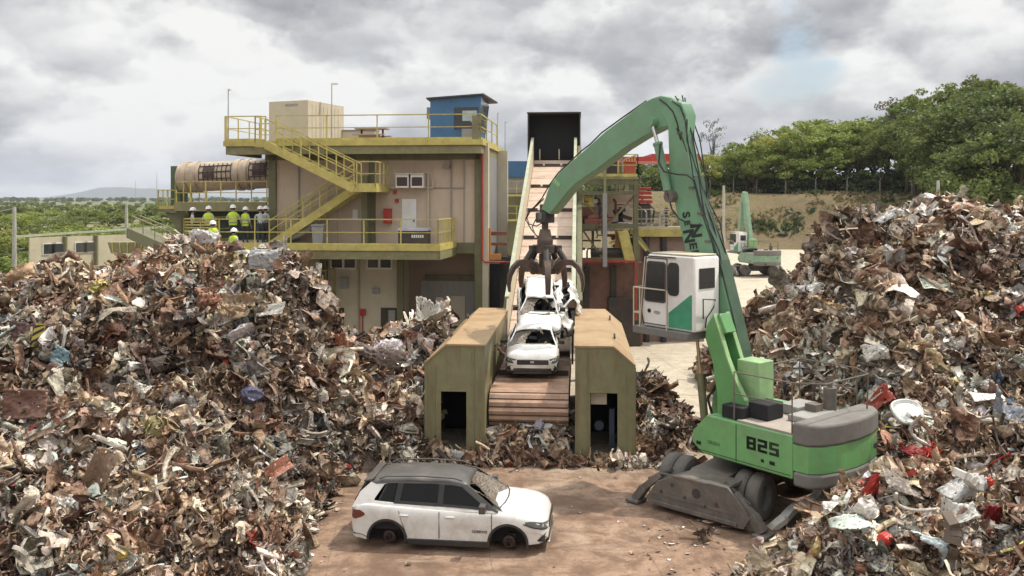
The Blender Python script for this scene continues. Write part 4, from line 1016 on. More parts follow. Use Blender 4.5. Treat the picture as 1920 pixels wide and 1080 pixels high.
tL = side_box('drive_housing', 'left olive steel box with rusty top and dark doorway beside the conveyor tail', -1.32, -3.08, .6, (-1.87, -2.62, 1.95), -1)
tRr = side_box('drive_housing', 'right olive steel box with rusty top and dark doorway near the green machine', 1.30, 3.02, .6, (1.74, 2.52, 1.98), 1)
MB().bx(1.76, 2.22, .3, .34, 1.58, 1.9).build('inspection_window', m_cream, tRr)
MB().cyl((2.0, .5, .9), (2.0, .65, .9), .14, 14).bx(2.3, 2.45, .5, .7, .3, 1.4).each('drive_motor', mat('dark_blue_motor', (.03, .045, .07), .5), tRr)

# ================================================================== plant frame right of the conveyor
PF = thing('machine_frame', 'olive steel frame with railed decks and pipework right of the conveyor', 'steel structure', (0, 0, 0))
Yf = 43.0
def q(px, py, Y=Yf): return W(px, py, Y)
def hb(px0, px1, py, th, Y=Yf, mb=None, d=.3): a = q(px0, py, Y); b = q(px1, py, Y); mb.bar(a, b, d, th / F * Y); return mb
def vb(px, py0, py1, w, Y=Yf, mb=None): a = q(px, py0, Y); b = q(px, py1, Y); mb.bar(a, b, w / F * Y, .25, up=(0, 1, 0)); return mb
k = MB(); vb(1192, 335, 600, 9, mb=k); vb(1087, 330, 600, 10, mb=k); vb(1087, 330, 600, 10, Y=48, mb=k); vb(1185, 335, 600, 9, Y=48, mb=k); k.each('column', m_oliv, PF)
k = MB(); hb(1085, 1196, 342, 9, mb=k); hb(1085, 1196, 362, 7, mb=k); hb(1085, 1196, 424, 9, mb=k); hb(1085, 1196, 486, 5, mb=k); hb(1085, 1196, 342, 9, Y=48, mb=k); k.each('beam', m_oliv, PF)
k = MB(); a = q(1085, 332); b = q(1196, 332); k.bx(a.x, b.x, Yf - .2, 48, a.z - .12, a.z); k.build('deck', m_olivl, PF)
k = MB(); a = q(1085, 331, Yf - .2); b = q(1196, 331, Yf - .2); rails(k, [(a.x, a.y, a.z), (b.x, b.y, a.z), (b.x, 48, a.z)], 1.1, 1.1); k.build('railing', m_yel, PF)
k = MB(); vb(1134, 362, 500, 8, Y=42.2, mb=k); k.build('cable_tray', m_grey, PF)
k = MB(); vb(1134, 300, 362, 4, Y=42.4, mb=k); k.build('post', m_olivl, PF)
k = MB(); a = q(1090, 490, 42.6); b = q(1190, 490, 42.6); k.bar(a, b, .1, .1); k.bar(q(1192, 490, 42.6), q(1192, 600, 42.6), .1); k.build('red_pipe', m_red, PF)
k = MB(); a = q(1108, 474, 43.5); b = q(1172, 474, 43.5); k.cyl(a, b, .26, 20).build('roller', m_dark, PF, True)
k = MB(); a = q(1085, 492, 44.2); b = q(1205, 492, 44.2); k.bx(a.x, b.x, 44.2, 44.6, 0, a.z); k.build('base_wall', mat('stained_brown_wall', (.21, .115, .085), .8, dirt=(.07, .05, .04), dirt_amt=.8, dirt_scale=.7), PF)
k = MB(); 
for px, w in ((1100, 14), (1150, 12)): k.bar(q(px, 500, 44.1), q(px, 600, 44.1), .3, .15, up=(0, 1, 0))
k.bx(q(1140, 560, 44).x, q(1200, 560, 44).x, 43.8, 44.15, 0, q(1150, 558, 44).z); k.build('plinth', m_dark, PF)
k = MB(); k.bar(q(1085, 430, 45), q(1190, 430, 45), 2.0, .1); k.build('middle_deck', m_grey, PF)
k = MB(); k.bar(q(1153, 380, 46), q(1153, 420, 46), 2.2, .6, up=(0, 1, 0)); k.bar(q(1120, 395, 47), q(1190, 395, 47), .3, 2.2); k.build('panel', m_wall, PF)
k = MB(); k.bar(q(1166, 432, 43.2), q(1180, 490, 43.2), .8, .5); k.bar(q(1180, 430, 43.2), q(1212, 470, 43.2), .1, .12); k.bar(q(1165, 430, 43.4), q(1195, 480, 43.4), .7, .06); k.build('chute', m_yel, PF)
k = MB(); k.bar(q(1160, 430, 43.6), q(1160, 470, 43.6), .35, .3); k.build('amber_panel', m_orange, PF)
rp = random.Random(8)
for i in range(20):
    px = rp.uniform(1094, 1184); py = rp.uniform(372, 470); Yp = rp.uniform(42.6, 45.5); p = q(px, py, Yp); a = Vector((rp.choice((-1, 1)) * rp.uniform(.3, 1.1), 0, 0)); b = Vector((0, 0, rp.choice((-1, 1)) * rp.uniform(.4, 1.3))); c = Vector((0, rp.uniform(.3, .8), 0))
    MB().tube([p, p + a * .85, p + a + b * .12, p + a + b * .9, p + a + b + c], rp.choice((.03, .045, .07)), 8).build('pipe', rp.choice((m_dark, m_grey, m_dark, m_oliv, m_redrust)), PF, True)
for (x0_, y0_, x1_, y1_) in ((1088, 366, 1134, 424), (1138, 424, 1190, 366), (1090, 428, 1130, 484), (1195, 440, 1225, 480)):
    MB().bar(q(x0_, y0_, 43.3), q(x1_, y1_, 43.3), .09, .09).build('brace', m_olivl, PF)
# motors and drums inside the frame, each loose machine its own thing
def machine(px, py, Y, label, mname, cname, build):
    t = thing(mname, label, cname, q(px, py, Y)); build(t); return t
def b1(t):
    MB().cyl((0, 0, .3), (0, .5, .3), .28, 18).build('casing', mat('yellow_enamel', (.55, .42, .05), .4), t, True, bevel=.02)
    MB().box((-.35, .1, .45), (.25, .3, .5)).box((.35, .2, .3), (.2, .2, .2)).build('terminal_box', m_white, t, bevel=.02)
    MB().tube([(.3, 0, .5), (.55, -.05, .4), (.65, 0, 0), (.6, 0, -.5)], .04, 6).build('hose', m_hose, t, True)
    MB().box((-.1, .25, -.45), (.9, .5, .9)).build('base', m_redrust, t, bevel=.02)
machine(1103, 388, 43.3, 'yellow round motor casing with black hose on a brown base inside the steel frame', 'motor', 'motor', b1)
def b2(t):
    MB().box((0, .2, .2), (.9, .5, .3)).cyl((-.3, .2, .35), (.3, .2, .45), .18, 12).build('pump_body', m_redrust, t, bevel=.03)
    MB().tube([(-.4, 0, .1), (-.5, 0, .5), (-.2, 0, .6)], .05, 6).tube([(.3, 0, .3), (.5, -.05, .6), (.4, 0, 1.0)], .04, 6).each('pipe', m_dark, t, True)
machine(1112, 424, 42.9, 'dark red pump with bent pipes standing on the middle deck of the frame', 'pump', 'pump', b2)
def b3(t):
    for i in range(4): MB().box((0, 0, .2 + i * .23), (.9 - .06 * i, .8, .16)).build('cooling_fin', m_red, t, bevel=.02)
    MB().box((0, 0, -.4), (.7, .6, 1.0)).tube([(-.5, 0, -.9), (-.4, 0, 0), (0, 0, .3)], .06, 6).tube([(.5, -.1, -.9), (.6, 0, -.2), (.2, 0, .1)], .06, 6).build('frame', m_dark, t)
machine(1206, 385, 46, 'stack of red painted housings on a dark frame right of the steel frame', 'gear_housing', 'machine', b3)
def b4(t):
    MB().box((0, .3, -.2), (.22, .3, 1.9)).build('column', m_dark, t, bevel=.02)
    for i in range(5): MB().box(((-.22, .2, -.15, .25, -.1)[i], .1, i * .34 - .8), (.62, .5, .2), Matrix.Rotation((-.25, .2, -.1, .3, -.2)[i], 3, 'Y')).build('linkage', m_dark, t, bevel=.02)
machine(1165, 415, 44.5, 'dark linkage of stacked steel levers at the right side of the steel frame', 'lever_stack', 'machine', b4)
def b5(t):
    MB().cyl((-.35, 0, .5), (.35, 0, .5), .2, 16).build('drum', m_white, t, True); MB().box((0, 0, .15), (.6, .4, .3)).build('base', m_grey, t, bevel=.02)
machine(1138, 331, 44, 'white horizontal drum on the top deck of the steel frame', 'tank', 'tank', b5)
def b6(t):
    MB().box((0, 0, .35), (.6, .5, .7)).build('casing', mat('orange_red', (.45, .1, .04), .5), t, bevel=.03); MB().box((0, 0, .73), (.64, .54, .05)).build('lid', m_red, t)
machine(1180, 331, 44, 'orange red box standing on the top deck of the steel frame', 'electric_box', 'box', b6)
def b7(t):
    MB().box((0, 0, .5), (.5, .5, 1.0)).cyl((0, 0, 1), (0, 0, 1.3), .15, 10).build('casing', m_dark, t, bevel=.03)
    MB().tube([(.2, -.2, .8), (.5, -.3, .9), (.5, -.3, .2)], .04, 6).build('pipe', m_grey, t, True)
machine(1147, 331, 43.3, 'dark upright motor with a bent pipe on the top deck of the steel frame', 'motor', 'motor', b7)
# second platform to the right (behind the boom)
P2 = thing('side_platform', 'yellow edged concrete platform with white rails behind the green boom', 'platform', (0, 0, 0))
a = q(1192, 430, 45); b = q(1330, 430, 45)
MB().bx(a.x, b.x, 45, 50, a.z - .15, a.z).build('deck', m_conc, P2)
MB().bx(a.x, b.x, 44.9, 44.99, a.z - .38, a.z + .04).build('edge_beam', m_yel, P2)
k = MB(); rails(k, [(a.x, 45.05, a.z), (b.x, 45.05, a.z)], 1.05, 1.35); k.build('railing', m_cream, P2)
MB().bx(a.x + .3, b.x - .2, 45.3, 49, 0, a.z - .16).build('wall', mat('pinkish_wall', (.30, .21, .17), .8, var=.1, dirt=(.14, .09, .07), dirt_amt=.6), P2)
k = MB(); [k.cyl((q(px, 460, 45).x, 45.15, 0), (q(px, 460, 45).x, 45.15, a.z - .4), .16, 12) for px in (1213, 1245)]; k.build('dark_pipe', m_dark, P2, True)
def b8(t):
    for i in range(6): MB().bx(-.9, .9, -.2, .2, .1 + i * .17, .16 + i * .17).build('tray', m_grey, t)
    MB().bx(-.85, -.75, -.15, .15, 0, 1.2).bx(.75, .85, -.15, .15, 0, 1.2).build('upright', m_dark, t)
tt = thing('tray_rack', 'grey rack of long trays standing on the side platform behind the boom', 'rack', q(1222, 430, 47)); b8(tt)
# red roofed and blue things far behind
rb_ = thing('red_canopy', 'distant bright red canopy roof on posts showing beyond the top deck', 'canopy', (q(1225, 400, 75).x, 75, 0))
zt = q(1225, 292, 75).z; [MB().bx(x_, x_ + .25, y_, y_ + .25, 0, zt - .5).build('post', m_oliv, rb_) for x_ in (-2.4, 3.0) for y_ in (.2, 4.6)]; MB().bx(-2.9, 4.0, -.4, 5.4, zt - .5, zt - .1).bx(-.2, 4.0, -.4, 5.4, zt - .1, zt + .15).build('roof', m_red, rb_)
bc = thing('shipping_container', 'stacked blue steel container seen between the building and the conveyor', 'container', (q(967, 400, 62).x, 62, 0))
zt = q(967, 302, 62).z; zb = q(967, 332, 62).z; MB().bx(-.75, 1.8, 0, 4, zb, zt).build('upper_body', m_blue, bc)
k = MB(); [k.bx(-.7 + i * .3, -.6 + i * .3, -.05, 0, zb, zt) for i in range(8)]; k.build('corrugation', m_blue, bc)
MB().bx(-.75, 1.8, .2, 4, zb - 1.2, zb - .02).build('lower_body', m_grey, bc)
MB().bx(-.9, 2, .1, 4, 0, zb - 1.22).build('stand', m_oliv, bc)
k = MB(); rails(k, [(-.75, -.3, zb - 3.2), (1.7, -.3, zb - 3.2)], 1.1, .8); rails(k, [(-.75, -.3, zb - 1.4), (1.7, -.3, zb - 1.4)], 1.1, .8); k.build('railing', m_yel, bc)
# ================================================================== cars
def cr(xs, ys, x):
    """smooth interpolation through stations"""
    xs = np.array(xs, float); ys = np.array(ys, float); m = np.gradient(ys, xs)
    x = np.asarray(x, float); i = np.clip(np.searchsorted(xs, x) - 1, 0, len(xs) - 2); h = xs[i + 1] - xs[i]; t = (x - xs[i]) / h
    return (2 * t**3 - 3 * t**2 + 1) * ys[i] + (t**3 - 2 * t**2 + t) * h * m[i] + (-2 * t**3 + 3 * t**2) * ys[i + 1] + (t**3 - t**2) * h * m[i + 1]
ST = dict(x=[-2.18, -2.10, -1.9, -1.33, -.6, 0, .6, 1.0, 1.33, 1.68, 1.95, 2.1, 2.18],
          w=[.60, .80, .88, .905, .905, .905, .905, .90, .905, .895, .85, .76, .60],
          z0=[.42, .34, .29, .27, .27, .27, .27, .27, .27, .29, .31, .35, .42],
          zs=[.86, 1.00, 1.06, 1.06, 1.03, 1.01, .99, .985, .97, .93, .87, .80, .70],
          zt=[.88, 1.03, 1.09, 1.09, 1.05, 1.03, 1.02, 1.075, 1.075, 1.04, .97, .88, .74])
def body_mesh(cut=True):
    X = np.concatenate([[-2.18], np.linspace(-2.15, 2.15, 58), [2.18]])
    w, z0, zs, zt = (cr(ST['x'], ST[k], X) for k in ('w', 'z0', 'zs', 'zt'))
    V = []; n = 0
    for i, x in enumerate(X):
        W_, a, s, t = w[i], z0[i], zs[i], zt[i]
        h = [(0, a), (W_ * .84, a), (W_ * .965, a + .05), (W_ * .985, a + .14), (W_ * .975, a + .27), (W_ * .985, (a + s) / 2), (W_, s - .27), (W_ * 1.0, s - .18), (W_ * .985, s - .07), (W_ * .95, s - .015), (W_ * .88, s + (t - s) * .35), (W_ * .72, s + (t - s) * .78), (W_ * .66, s + (t - s) * .95), (W_ * .35, t), (0, t + .004)]
        row = h + [(-y, z) for y, z in h[-2:0:-1]]; n = len(row); V += [(x, y, z) for y, z in row]
    Fc = []
    for i in range(len(X) - 1):
        for k in range(n): Fc.append((i * n + k, i * n + (k + 1) % n, (i + 1) * n + (k + 1) % n, (i + 1) * n + k))
    Fc.append(tuple(range(n))); Fc.append(tuple((len(X) - 1) * n + k for k in range(n))[::-1])
    mb = MB(); mb.add(V, Fc); o = mb.build('body', m_carw)
    cut_ = MB()
    for s in (-1, 1):
        for x in (-1.31, 1.33):
            pr = [(x + .40 * math.cos(a), .36 + .40 * math.sin(a)) for a in np.linspace(0, math.pi, 18)] + [(x - .42, .0), (x + .42, .0)]
            cut_.prism(pr, s * .52, s * 1.2, lambda u, v, a: (u, a, v))
    cut_.prism([(-1.98, 1.3), (-1.98, .55), (.72, .5), (.98, 1.0), (1.0, 1.3)], -.80, .80, lambda u, v, a: (u, a, v))
    c = cut_.build('cut', m_void)
    md = o.modifiers.new('b', 'BOOLEAN'); md.object = c; md.operation = 'DIFFERENCE'; md.solver = 'EXACT'
    apply_mods(o); me = o.data; bpy.data.objects.remove(o); bpy.data.objects.remove(c)
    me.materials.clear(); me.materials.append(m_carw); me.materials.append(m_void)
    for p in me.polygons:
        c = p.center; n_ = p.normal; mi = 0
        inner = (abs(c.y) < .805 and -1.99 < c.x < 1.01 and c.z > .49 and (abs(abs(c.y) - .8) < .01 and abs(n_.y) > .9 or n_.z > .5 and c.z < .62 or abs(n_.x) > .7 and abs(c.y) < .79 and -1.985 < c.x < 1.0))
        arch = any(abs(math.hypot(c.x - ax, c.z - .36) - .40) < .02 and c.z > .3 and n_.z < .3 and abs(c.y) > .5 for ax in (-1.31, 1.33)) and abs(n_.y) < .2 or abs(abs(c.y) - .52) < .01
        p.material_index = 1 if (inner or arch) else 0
    me.polygons.foreach_set('use_smooth', [True] * len(me.polygons))
    try: me.set_sharp_from_angle(angle=R(32))
    except Exception: pass
    return me
def PU(x, z, s, off=0.0): return Vector((x, s * (.845 - (z - 1.0) * .40 + off), z))
def panel(mb, poly, s, t=.035, off=0.0):
    n = len(poly); o_ = [PU(x, z, s, off) for x, z in poly]; i_ = [PU(x, z, s, off - t) for x, z in poly]
    mb.add(o_ + i_, [tuple(range(n)), tuple(range(2 * n - 1, n - 1, -1))] + [(k, k + n, (k + 1) % n + n, (k + 1) % n) for k in range(n)])
def side_grid(mb, z_lo, z_hi, x0, x1, fo):
    pass
def crumple_grid(nx, ny, amp, folds, r):
    u, v = np.meshgrid(np.linspace(-.5, .5, nx), np.linspace(-.5, .5, ny), indexing='ij')
    z = np.zeros_like(u); dx = np.zeros_like(u); dy = np.zeros_like(u)
    for i in range(folds):
        t = r.uniform(0, 2 * math.pi); o = r.uniform(-.4, .4); d = np.abs(u * math.cos(t) + v * math.sin(t) - o); a = amp * r.uniform(-1, 1) / (1 + i * .18)
        z += a * d; dx += a * d * r.uniform(-.5, .5); dy += a * d * r.uniform(-.5, .5)
    z += amp * .05 * r.normal(size=z.shape)
    return u + dx, v + dy, z - z.mean()
def make_car(label, roofmat, wrecked=False, group=None, hood_bulge=0):
    t = thing('car', label, 'car', (0, 0, 0), 0, group)
    bd = link('body', body_mesh(), t)
    # upper side panels
    for s in (-1, 1):
        q = MB()
        panel(q, [(-2.10, 1.0), (-1.95, 1.30), (-1.72, 1.50), (-1.28, 1.535), (-1.30, 1.49), (-1.42, 1.46), (-1.62, 1.17), (-1.60, 1.02)], s)
        panel(q, [(-1.62, 1.0), (-1.62, 1.13), (-.9, 1.09), (.3, 1.05), (.98, 1.03), (1.08, .99)], s, .05, .004)
        q.build('quarter_panel', m_carw, t)
        q = MB()
        panel(q, [(-1.72, 1.50), (-1.3, 1.54), (-.4, 1.56), (.2, 1.54), (.42, 1.50), (.36, 1.455), (.12, 1.49), (-.4, 1.505), (-1.3, 1.485), (-1.6, 1.46)], s, .045, .003)
        q.build('roof_rail_panel', roofmat, t)
        q = MB(); panel(q, [(.42, 1.505), (.32, 1.45), (.93, 1.02), (1.12, 1.01)], s, .05, .002); q.build('front_pillar', roofmat, t)
        q = MB(); panel(q, [(-.22, 1.08), (-.10, 1.08), (-.08, 1.5), (-.2, 1.5)], s, .04, -.004); panel(q, [(-1.18, 1.1), (-1.06, 1.1), (-.98, 1.5), (-1.12, 1.5)], s, .04, -.004); panel(q, [(-1.55, 1.12), (-1.33, 1.11), (-1.24, 1.48), (-1.38, 1.48)], s, .03, -.03); q.each('door_pillar', m_trim, t)
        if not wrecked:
            for P_ in ([(-1.06, 1.1), (-.22, 1.09), (-.2, 1.5), (-.98, 1.5)], [(-.10, 1.09), (.86, 1.05), (.34, 1.455), (.12, 1.49), (-.08, 1.5)], [(-1.5, 1.14), (-1.2, 1.12), (-1.14, 1.47), (-1.34, 1.46)]): q = MB(); panel(q, P_, s, .008, -.028); q.build('side_shade_pane', m_cabshade, t)  # opaque panes added, the dark cabin inside is in their colour
        q = MB(); panel(q, [(-1.18, 1.1), (-.22, 1.08), (-.2, 1.13), (-1.17, 1.15)], s, .02, .008); panel(q, [(-.1, 1.08), (.85, 1.04), (.83, 1.08), (-.1, 1.12)], s, .02, .008); q.build('window_seal', m_trim, t)
        if not wrecked:
            q = MB(); q.tube([(-1.55, s * .60, 1.555), (-1.4, s * .615, 1.62), (-.6, s * .625, 1.655), (.1, s * .61, 1.63), (.3, s * .60, 1.575)], .018, 8); q.build('roof_bar', m_carr, t, True)
        # door seams, handles, cladding, lamps, mirror
        q = MB()
        ys = s * .905
        for xs in (.98, -.16): q.bx(xs - .006, xs + .006, ys - s * .03, ys + s * .003, .42, .98)
        q.bar((-1.05, ys, .98), (-1.0, ys, .80), .008, .012, up=(0, 1, 0)); q.bar((-1.0, ys, .80), (-.86, ys - s * .005, .42), .008, .012, up=(0, 1, 0))
        q.build('door_seam', m_void, t)
        q = MB(); [q.box((x, s * .918, .885), (.2, .03, .035)) for x in (-.93, .08)]; q.build('door_handle', m_carw, t, bevel=.012)
        q = MB(); q.bx(-.86, .88, s * .86, s * .915, .262, .39); q.build('sill_cladding', m_trim, t, bevel=.015)
        for ax, nm in ((-1.31, 'arch_trim'), (1.33, 'arch_trim')):
            q = MB(); A = np.linspace(-.22, math.pi + .22, 22); vs = []
            for a in A:
                for rr_, yy in ((.395, .915), (.445, .915), (.445, .86), (.395, .86)): vs.append((ax + rr_ * math.cos(a), s * yy * float(cr(ST['x'], ST['w'], ax + rr_ * math.cos(a)) / .905), .36 + rr_ * math.sin(a) * .98))
            q.add(vs, [(4 * i + k, 4 * i + (k + 1) % 4, 4 * i + 4 + (k + 1) % 4, 4 * i + 4 + k) for i in range(len(A) - 1) for k in range(4)]); q.build(nm, m_trim, t, True)
            h = MB(); M_ = Matrix.Translation((ax, s * .62, .33)) @ Matrix.Rotation(R(90), 4, 'X')
            h.lathe([(0, -.07), (.12, -.07), (.135, -.06), (.135, .06), (.12, .07), (0, .07)], M_, 24); h.lathe([(.06, -.16), (.07, -.16), (.075, .16), (.06, .16)], M_, 16); h.box((ax + .05, s * .5, .33), (.16, .2, .3)); h.build('brake_hub', m_hub, t, True)
        q = MB(); q.bar((.86, s * .86, 1.05), (.84, s * .95, 1.08), .05, .04); q.box((.80, s * 1.0, 1.13), (.14, .22, .17)); q.build('mirror', m_carr if not wrecked else m_trim, t, bevel=.035, seg=3)
        # headlamp and tail lamp wrapped on the corners of the body
        def secy(x, z):
            W_, a_, s2, t2 = (float(cr(ST['x'], ST[k_], x)) for k_ in ('w', 'z0', 'zs', 'zt'))
            zz = [a_, a_ + .05, a_ + .14, a_ + .27, (a_ + s2) / 2, s2 - .27, s2 - .18, s2 - .07, s2 - .015, s2 + (t2 - s2) * .35]; ww = [.84, .965, .985, .975, .985, 1, 1, .985, .95, .88]
            return W_ * float(np.interp(z, zz, ww))
        def strip(name, xs, zlo, zhi, m, off=.012):
            q = MB(); vs = []; X_ = np.linspace(xs[0], xs[-1], 14); zlo = np.interp(X_, xs if xs[0] < xs[-1] else xs[::-1], zlo if xs[0] < xs[-1] else zlo[::-1]); zhi = np.interp(X_, xs if xs[0] < xs[-1] else xs[::-1], zhi if xs[0] < xs[-1] else zhi[::-1]); xs = X_
            for x, a, b in zip(xs, zlo, zhi):
                vs += [(x, s * (secy(x, a) + off), a), (x, s * (secy(x, b) + off), b), (x, s * (secy(x, b) - .04), b), (x, s * (secy(x, a) - .04), a)]
            q.add(vs, [(4 * i + k, 4 * i + (k + 1) % 4, 4 * i + 4 + (k + 1) % 4, 4 * i + 4 + k) for i in range(len(xs) - 1) for k in range(4)] + [(0, 1, 2, 3), tuple(4 * (len(xs) - 1) + k for k in (3, 2, 1, 0))])
            return q.build(name, m, t, True)
        l = strip('headlight', [1.70, 1.8, 1.92, 2.02, 2.1, 2.16], [.80, .755, .72, .70, .68, .66], [.84, .85, .84, .82, .80, .77], m_lamp, .010); strip('lamp_surround', [1.66, 1.8, 1.92, 2.02, 2.1, 2.165], [.785, .735, .70, .68, .66, .64], [.805, .76, .725, .705, .685, .665], m_trim, .012)
        strip('tail_light', [-1.80, -1.9, -2.0, -2.08, -2.14], [.86, .80, .77, .77, .78], [.90, .95, .96, .95, .93], m_tail, .012)
        strip('fog_light_bezel', [1.96, 2.04, 2.1, 2.14, 2.17], [.43, .41, .40, .40, .41], [.45, .52, .56, .58, .58], m_trim, .010)
        strip('front_skirt', [1.72, 1.85, 2.0, 2.1, 2.17], [.27, .28, .3, .33, .36], [.34, .36, .37, .4, .43], m_trim, .014)
        strip('rear_skirt', [-1.72, -1.85, -2.0, -2.1, -2.16], [.27, .28, .3, .33, .36], [.38, .43, .45, .46, .46], m_trim, .014)
    # nose and tail faces
    nz = MB(); nz.bx(2.11, 2.20, -.52, .52, .60, .76); nz.build('grille', m_trim, t, bevel=.03); nz = MB(); nz.bx(2.10, 2.19, -.62, .62, .36, .50); nz.build('lower_grille', m_trim, t, bevel=.03)
    nz = MB(); nz.bx(2.14, 2.215, -.62, .62, .31, .37); nz.build('bumper_strip', m_chrome if not wrecked else m_trim, t, bevel=.02)
    q = MB(); q.bx(2.18, 2.203, -.06, .06, .66, .72); q.build('badge', m_chrome, t)
    q = MB(); q.prism([(-2.13, 1.05), (-2.05, 1.07), (-1.80, 1.50), (-1.88, 1.48)], -.58, .58, lambda u, v, a: (u, a, v)); q.build('rear_window', m_glass, t)
    q = MB(); q.prism([(-1.72, 1.49), (-1.92, 1.475), (-1.90, 1.515), (-1.7, 1.555)], -.6, .6, lambda u, v, a: (u, a, v)); q.build('rear_spoiler', roofmat, t, bevel=.015)
    # roof skin
    xs = np.linspace(-1.78, .46, 16); ys = np.linspace(-1, 1, 11); rz = cr([-1.78, -1.5, -.5, .1, .46], [1.515, 1.575, 1.625, 1.605, 1.52], xs); hw = cr([-1.78, -1.4, 0, .46], [.62, .635, .64, .635], xs)
    rb = np.random.default_rng(5); vs = []
    for i, x in enumerate(xs):
        for y in ys: vs.append((x, y * hw[i], rz[i] - .035 * y * y - .03 * abs(y) ** 6 + (.008 * math.sin(9 * x + 4 * y))))
    q = MB(); q.add(vs, [(i * 11 + k, i * 11 + k + 1, i * 11 + 12 + k, i * 11 + 11 + k) for i in range(15) for k in range(10)]); o = q.build('roof', roofmat, t, True); sd = o.modifiers.new('s', 'SOLIDIFY'); sd.thickness = .03; sd.offset = -1
    # interior
    q = MB(); 
    for x in (.1, -.85):
        for y in (-.38, .38): q = MB(); q.box((x, y, .72), (.5, .5, .16)); q.box((x - .28, y, 1.02), (.14, .5, .6), Matrix.Rotation(-.2, 3, 'Y')); q.box((x - .36, y, 1.38), (.09, .26, .15)); q.build('seat', m_seat, t, bevel=.04)
    q = MB(); q.bx(.62, .98, -.78, .78, .7, 1.0); q.build('dashboard', m_seat, t, bevel=.05)
    q = MB(); M_ = Matrix.Translation((.5, -.38 if not wrecked else .38, .98)) @ Matrix.Rotation(R(65), 4, 'Y'); q.lathe([(.17, -.012), (.19, 0), (.17, .012), (.155, 0), (.17, -.012)], M_, 20); q.build('steering_wheel', m_trim, t, True)
    # broken windscreen sagging over the cowl
    rr2 = np.random.default_rng(11 if not wrecked else 12); gu, gv, gz = crumple_grid(26, 22, .35, 14, rr2)
    A0 = Vector((.40, 0, 1.545)); A1 = Vector((1.30, 0, 1.065)); vs = []; fs = []; nx, ny = gu.shape
    for i in range(nx):
        for k in range(ny):
            u = gu[i, k] + .5; v = gv[i, k]; p = A0.lerp(A1, u); sag = math.sin(math.pi * min(1, max(0, u))) * (.5 - abs(v)) * .3
            vs.append((p.x, v * (1.12 + .2 * u), p.z - sag * 1.5 - .05 * (1 - u) + gz[i, k] * .42 - .02))
    for i in range(nx - 1):
        for k in range(ny - 1):
            u = i / nx; v = k / ny - .5
            hole = ((u - .18) / .26) ** 2 + ((v + .3) / .17) ** 2 < 1 or ((u - .42) / .16) ** 2 + ((v + .36) / .1) ** 2 < 1
            if wrecked: hole = ((u - .45) / .42) ** 2 + ((v - .12) / .33) ** 2 < 1
            if not hole: fs.append((i * ny + k, i * ny + k + 1, (i + 1) * ny + k + 1, (i + 1) * ny + k))
    q = MB(); q.add(vs, fs); o = q.build('windscreen', m_crack, t); sd = o.modifiers.new('s', 'SOLIDIFY'); sd.thickness = .008
    q = MB(); q.tube([(1.12, -.75, 1.06), (1.22, -.4, 1.085), (1.25, 0, 1.09), (1.22, .4, 1.085), (1.12, .75, 1.06)], .014, 8); q.build('cowl', m_trim, t, True)
    return t
def deform(t, fn, sub=True):
    """bend every part of one car through the same field"""
    for c in list(t.children):
        if c.type != 'MESH': continue
        apply_mods(c); me = c.data
        bm = bmesh.new(); bm.from_mesh(me)
        big = [e for e in bm.edges if e.calc_length() > .22]
        if big: bmesh.ops.subdivide_edges(bm, edges=big, cuts=2, use_grid_fill=True)
        bmesh.ops.triangulate(bm, faces=[f for f in bm.faces if len(f.verts) > 4])
        for v in bm.verts: v.co = Vector(fn(v.co.x, v.co.y, v.co.z))
        bm.to_mesh(me); bm.free()
suv = make_car('white sport utility car with charcoal roof and no wheels on the brown ground', m_carr)
q = MB(); suv_h = []
suv.location = (-1.31, 19.22, -.13); suv.rotation_euler = (0, 0, R(-6.5))
# dark model script on the near front door
vs, fs = text_mesh('COMPASS', .075); vs2 = [(.72 + v.x, -.9085 - v.z * .2, .60 + v.y) for v in vs]; MB().add(vs2, fs).build('door_lettering', m_trim, suv)
# --- crushed cars on the feed conveyor, noses towards the camera
_n = lambda x, y, z, k: .5 * math.sin(3.1 * x + 1.7 * y + k) + .5 * math.sin(5.3 * y - 2.9 * z + 2 * k) + .4 * math.sin(7.7 * z + 4.1 * x + k)
def crush1(x, y, z):
    f = max(0, z - 1.02); n = _n(x, y, z, 1.0); h = max(0, min(1, (z - .8) / .4))
    z2 = min(z, 1.02) + f * (.74 + .12 * math.sin(2.5 * y + 1)) + .035 * n * h + .05 * math.exp(-((x - 1.55) ** 2) * 6) * math.cos(2.4 * y)
    return (x * .9 - .08 * f + .02 * n, y * (1 + .05 * f * n) + .03 * _n(z, x, y, 2), z2 * (1 - .05 * (x < -1)))
def crush2(x, y, z):
    f = max(0, z - 1.02); n = _n(x, y, z, 4.0)
    roof = math.exp(-((x + .5) / .7) ** 2 - ((y - .1) / .45) ** 2)
    return (x * .93 + .03 * n * min(1, f * 3), y * (1 - .12 * f) + .04 * _n(y, z, x, 1) * min(1, z), min(z, 1.02) + f * .86 - .17 * roof * min(1, f * 2) + .03 * n * min(1, max(0, z - .7)))
def crush3(x, y, z):
    n = _n(x, y, z, 7.0); n2 = _n(z, x, y, 3.0)
    return (x * .78 + .1 * n, y * .62 + .08 * n2, z * .8 + .09 * n + .05 * math.sin(9 * x + 5 * y))
def place_on_belt(t, ref_local, target, pitch, roll=0.0, yaw=0.0):
    Rm = Matrix.Rotation(R(-90) - CA + yaw, 4, 'Z') @ Matrix.Rotation(pitch, 4, 'Y') @ Matrix.Rotation(roll, 4, 'X')
    t.rotation_euler = Rm.to_euler(); off = Rm @ Vector(ref_local); t.location = Vector(target) - off
c1 = make_car('crushed white hatchback lowest on the conveyor, nose towards the camera, windscreen broken', m_carw, True); deform(c1, crush1)
c1.scale = (.92, .94, 1.0)
place_on_belt(c1, (1.95, 0, .15), cw(.02, .95, zb0 + .08), R(3.0), 0, R(2))
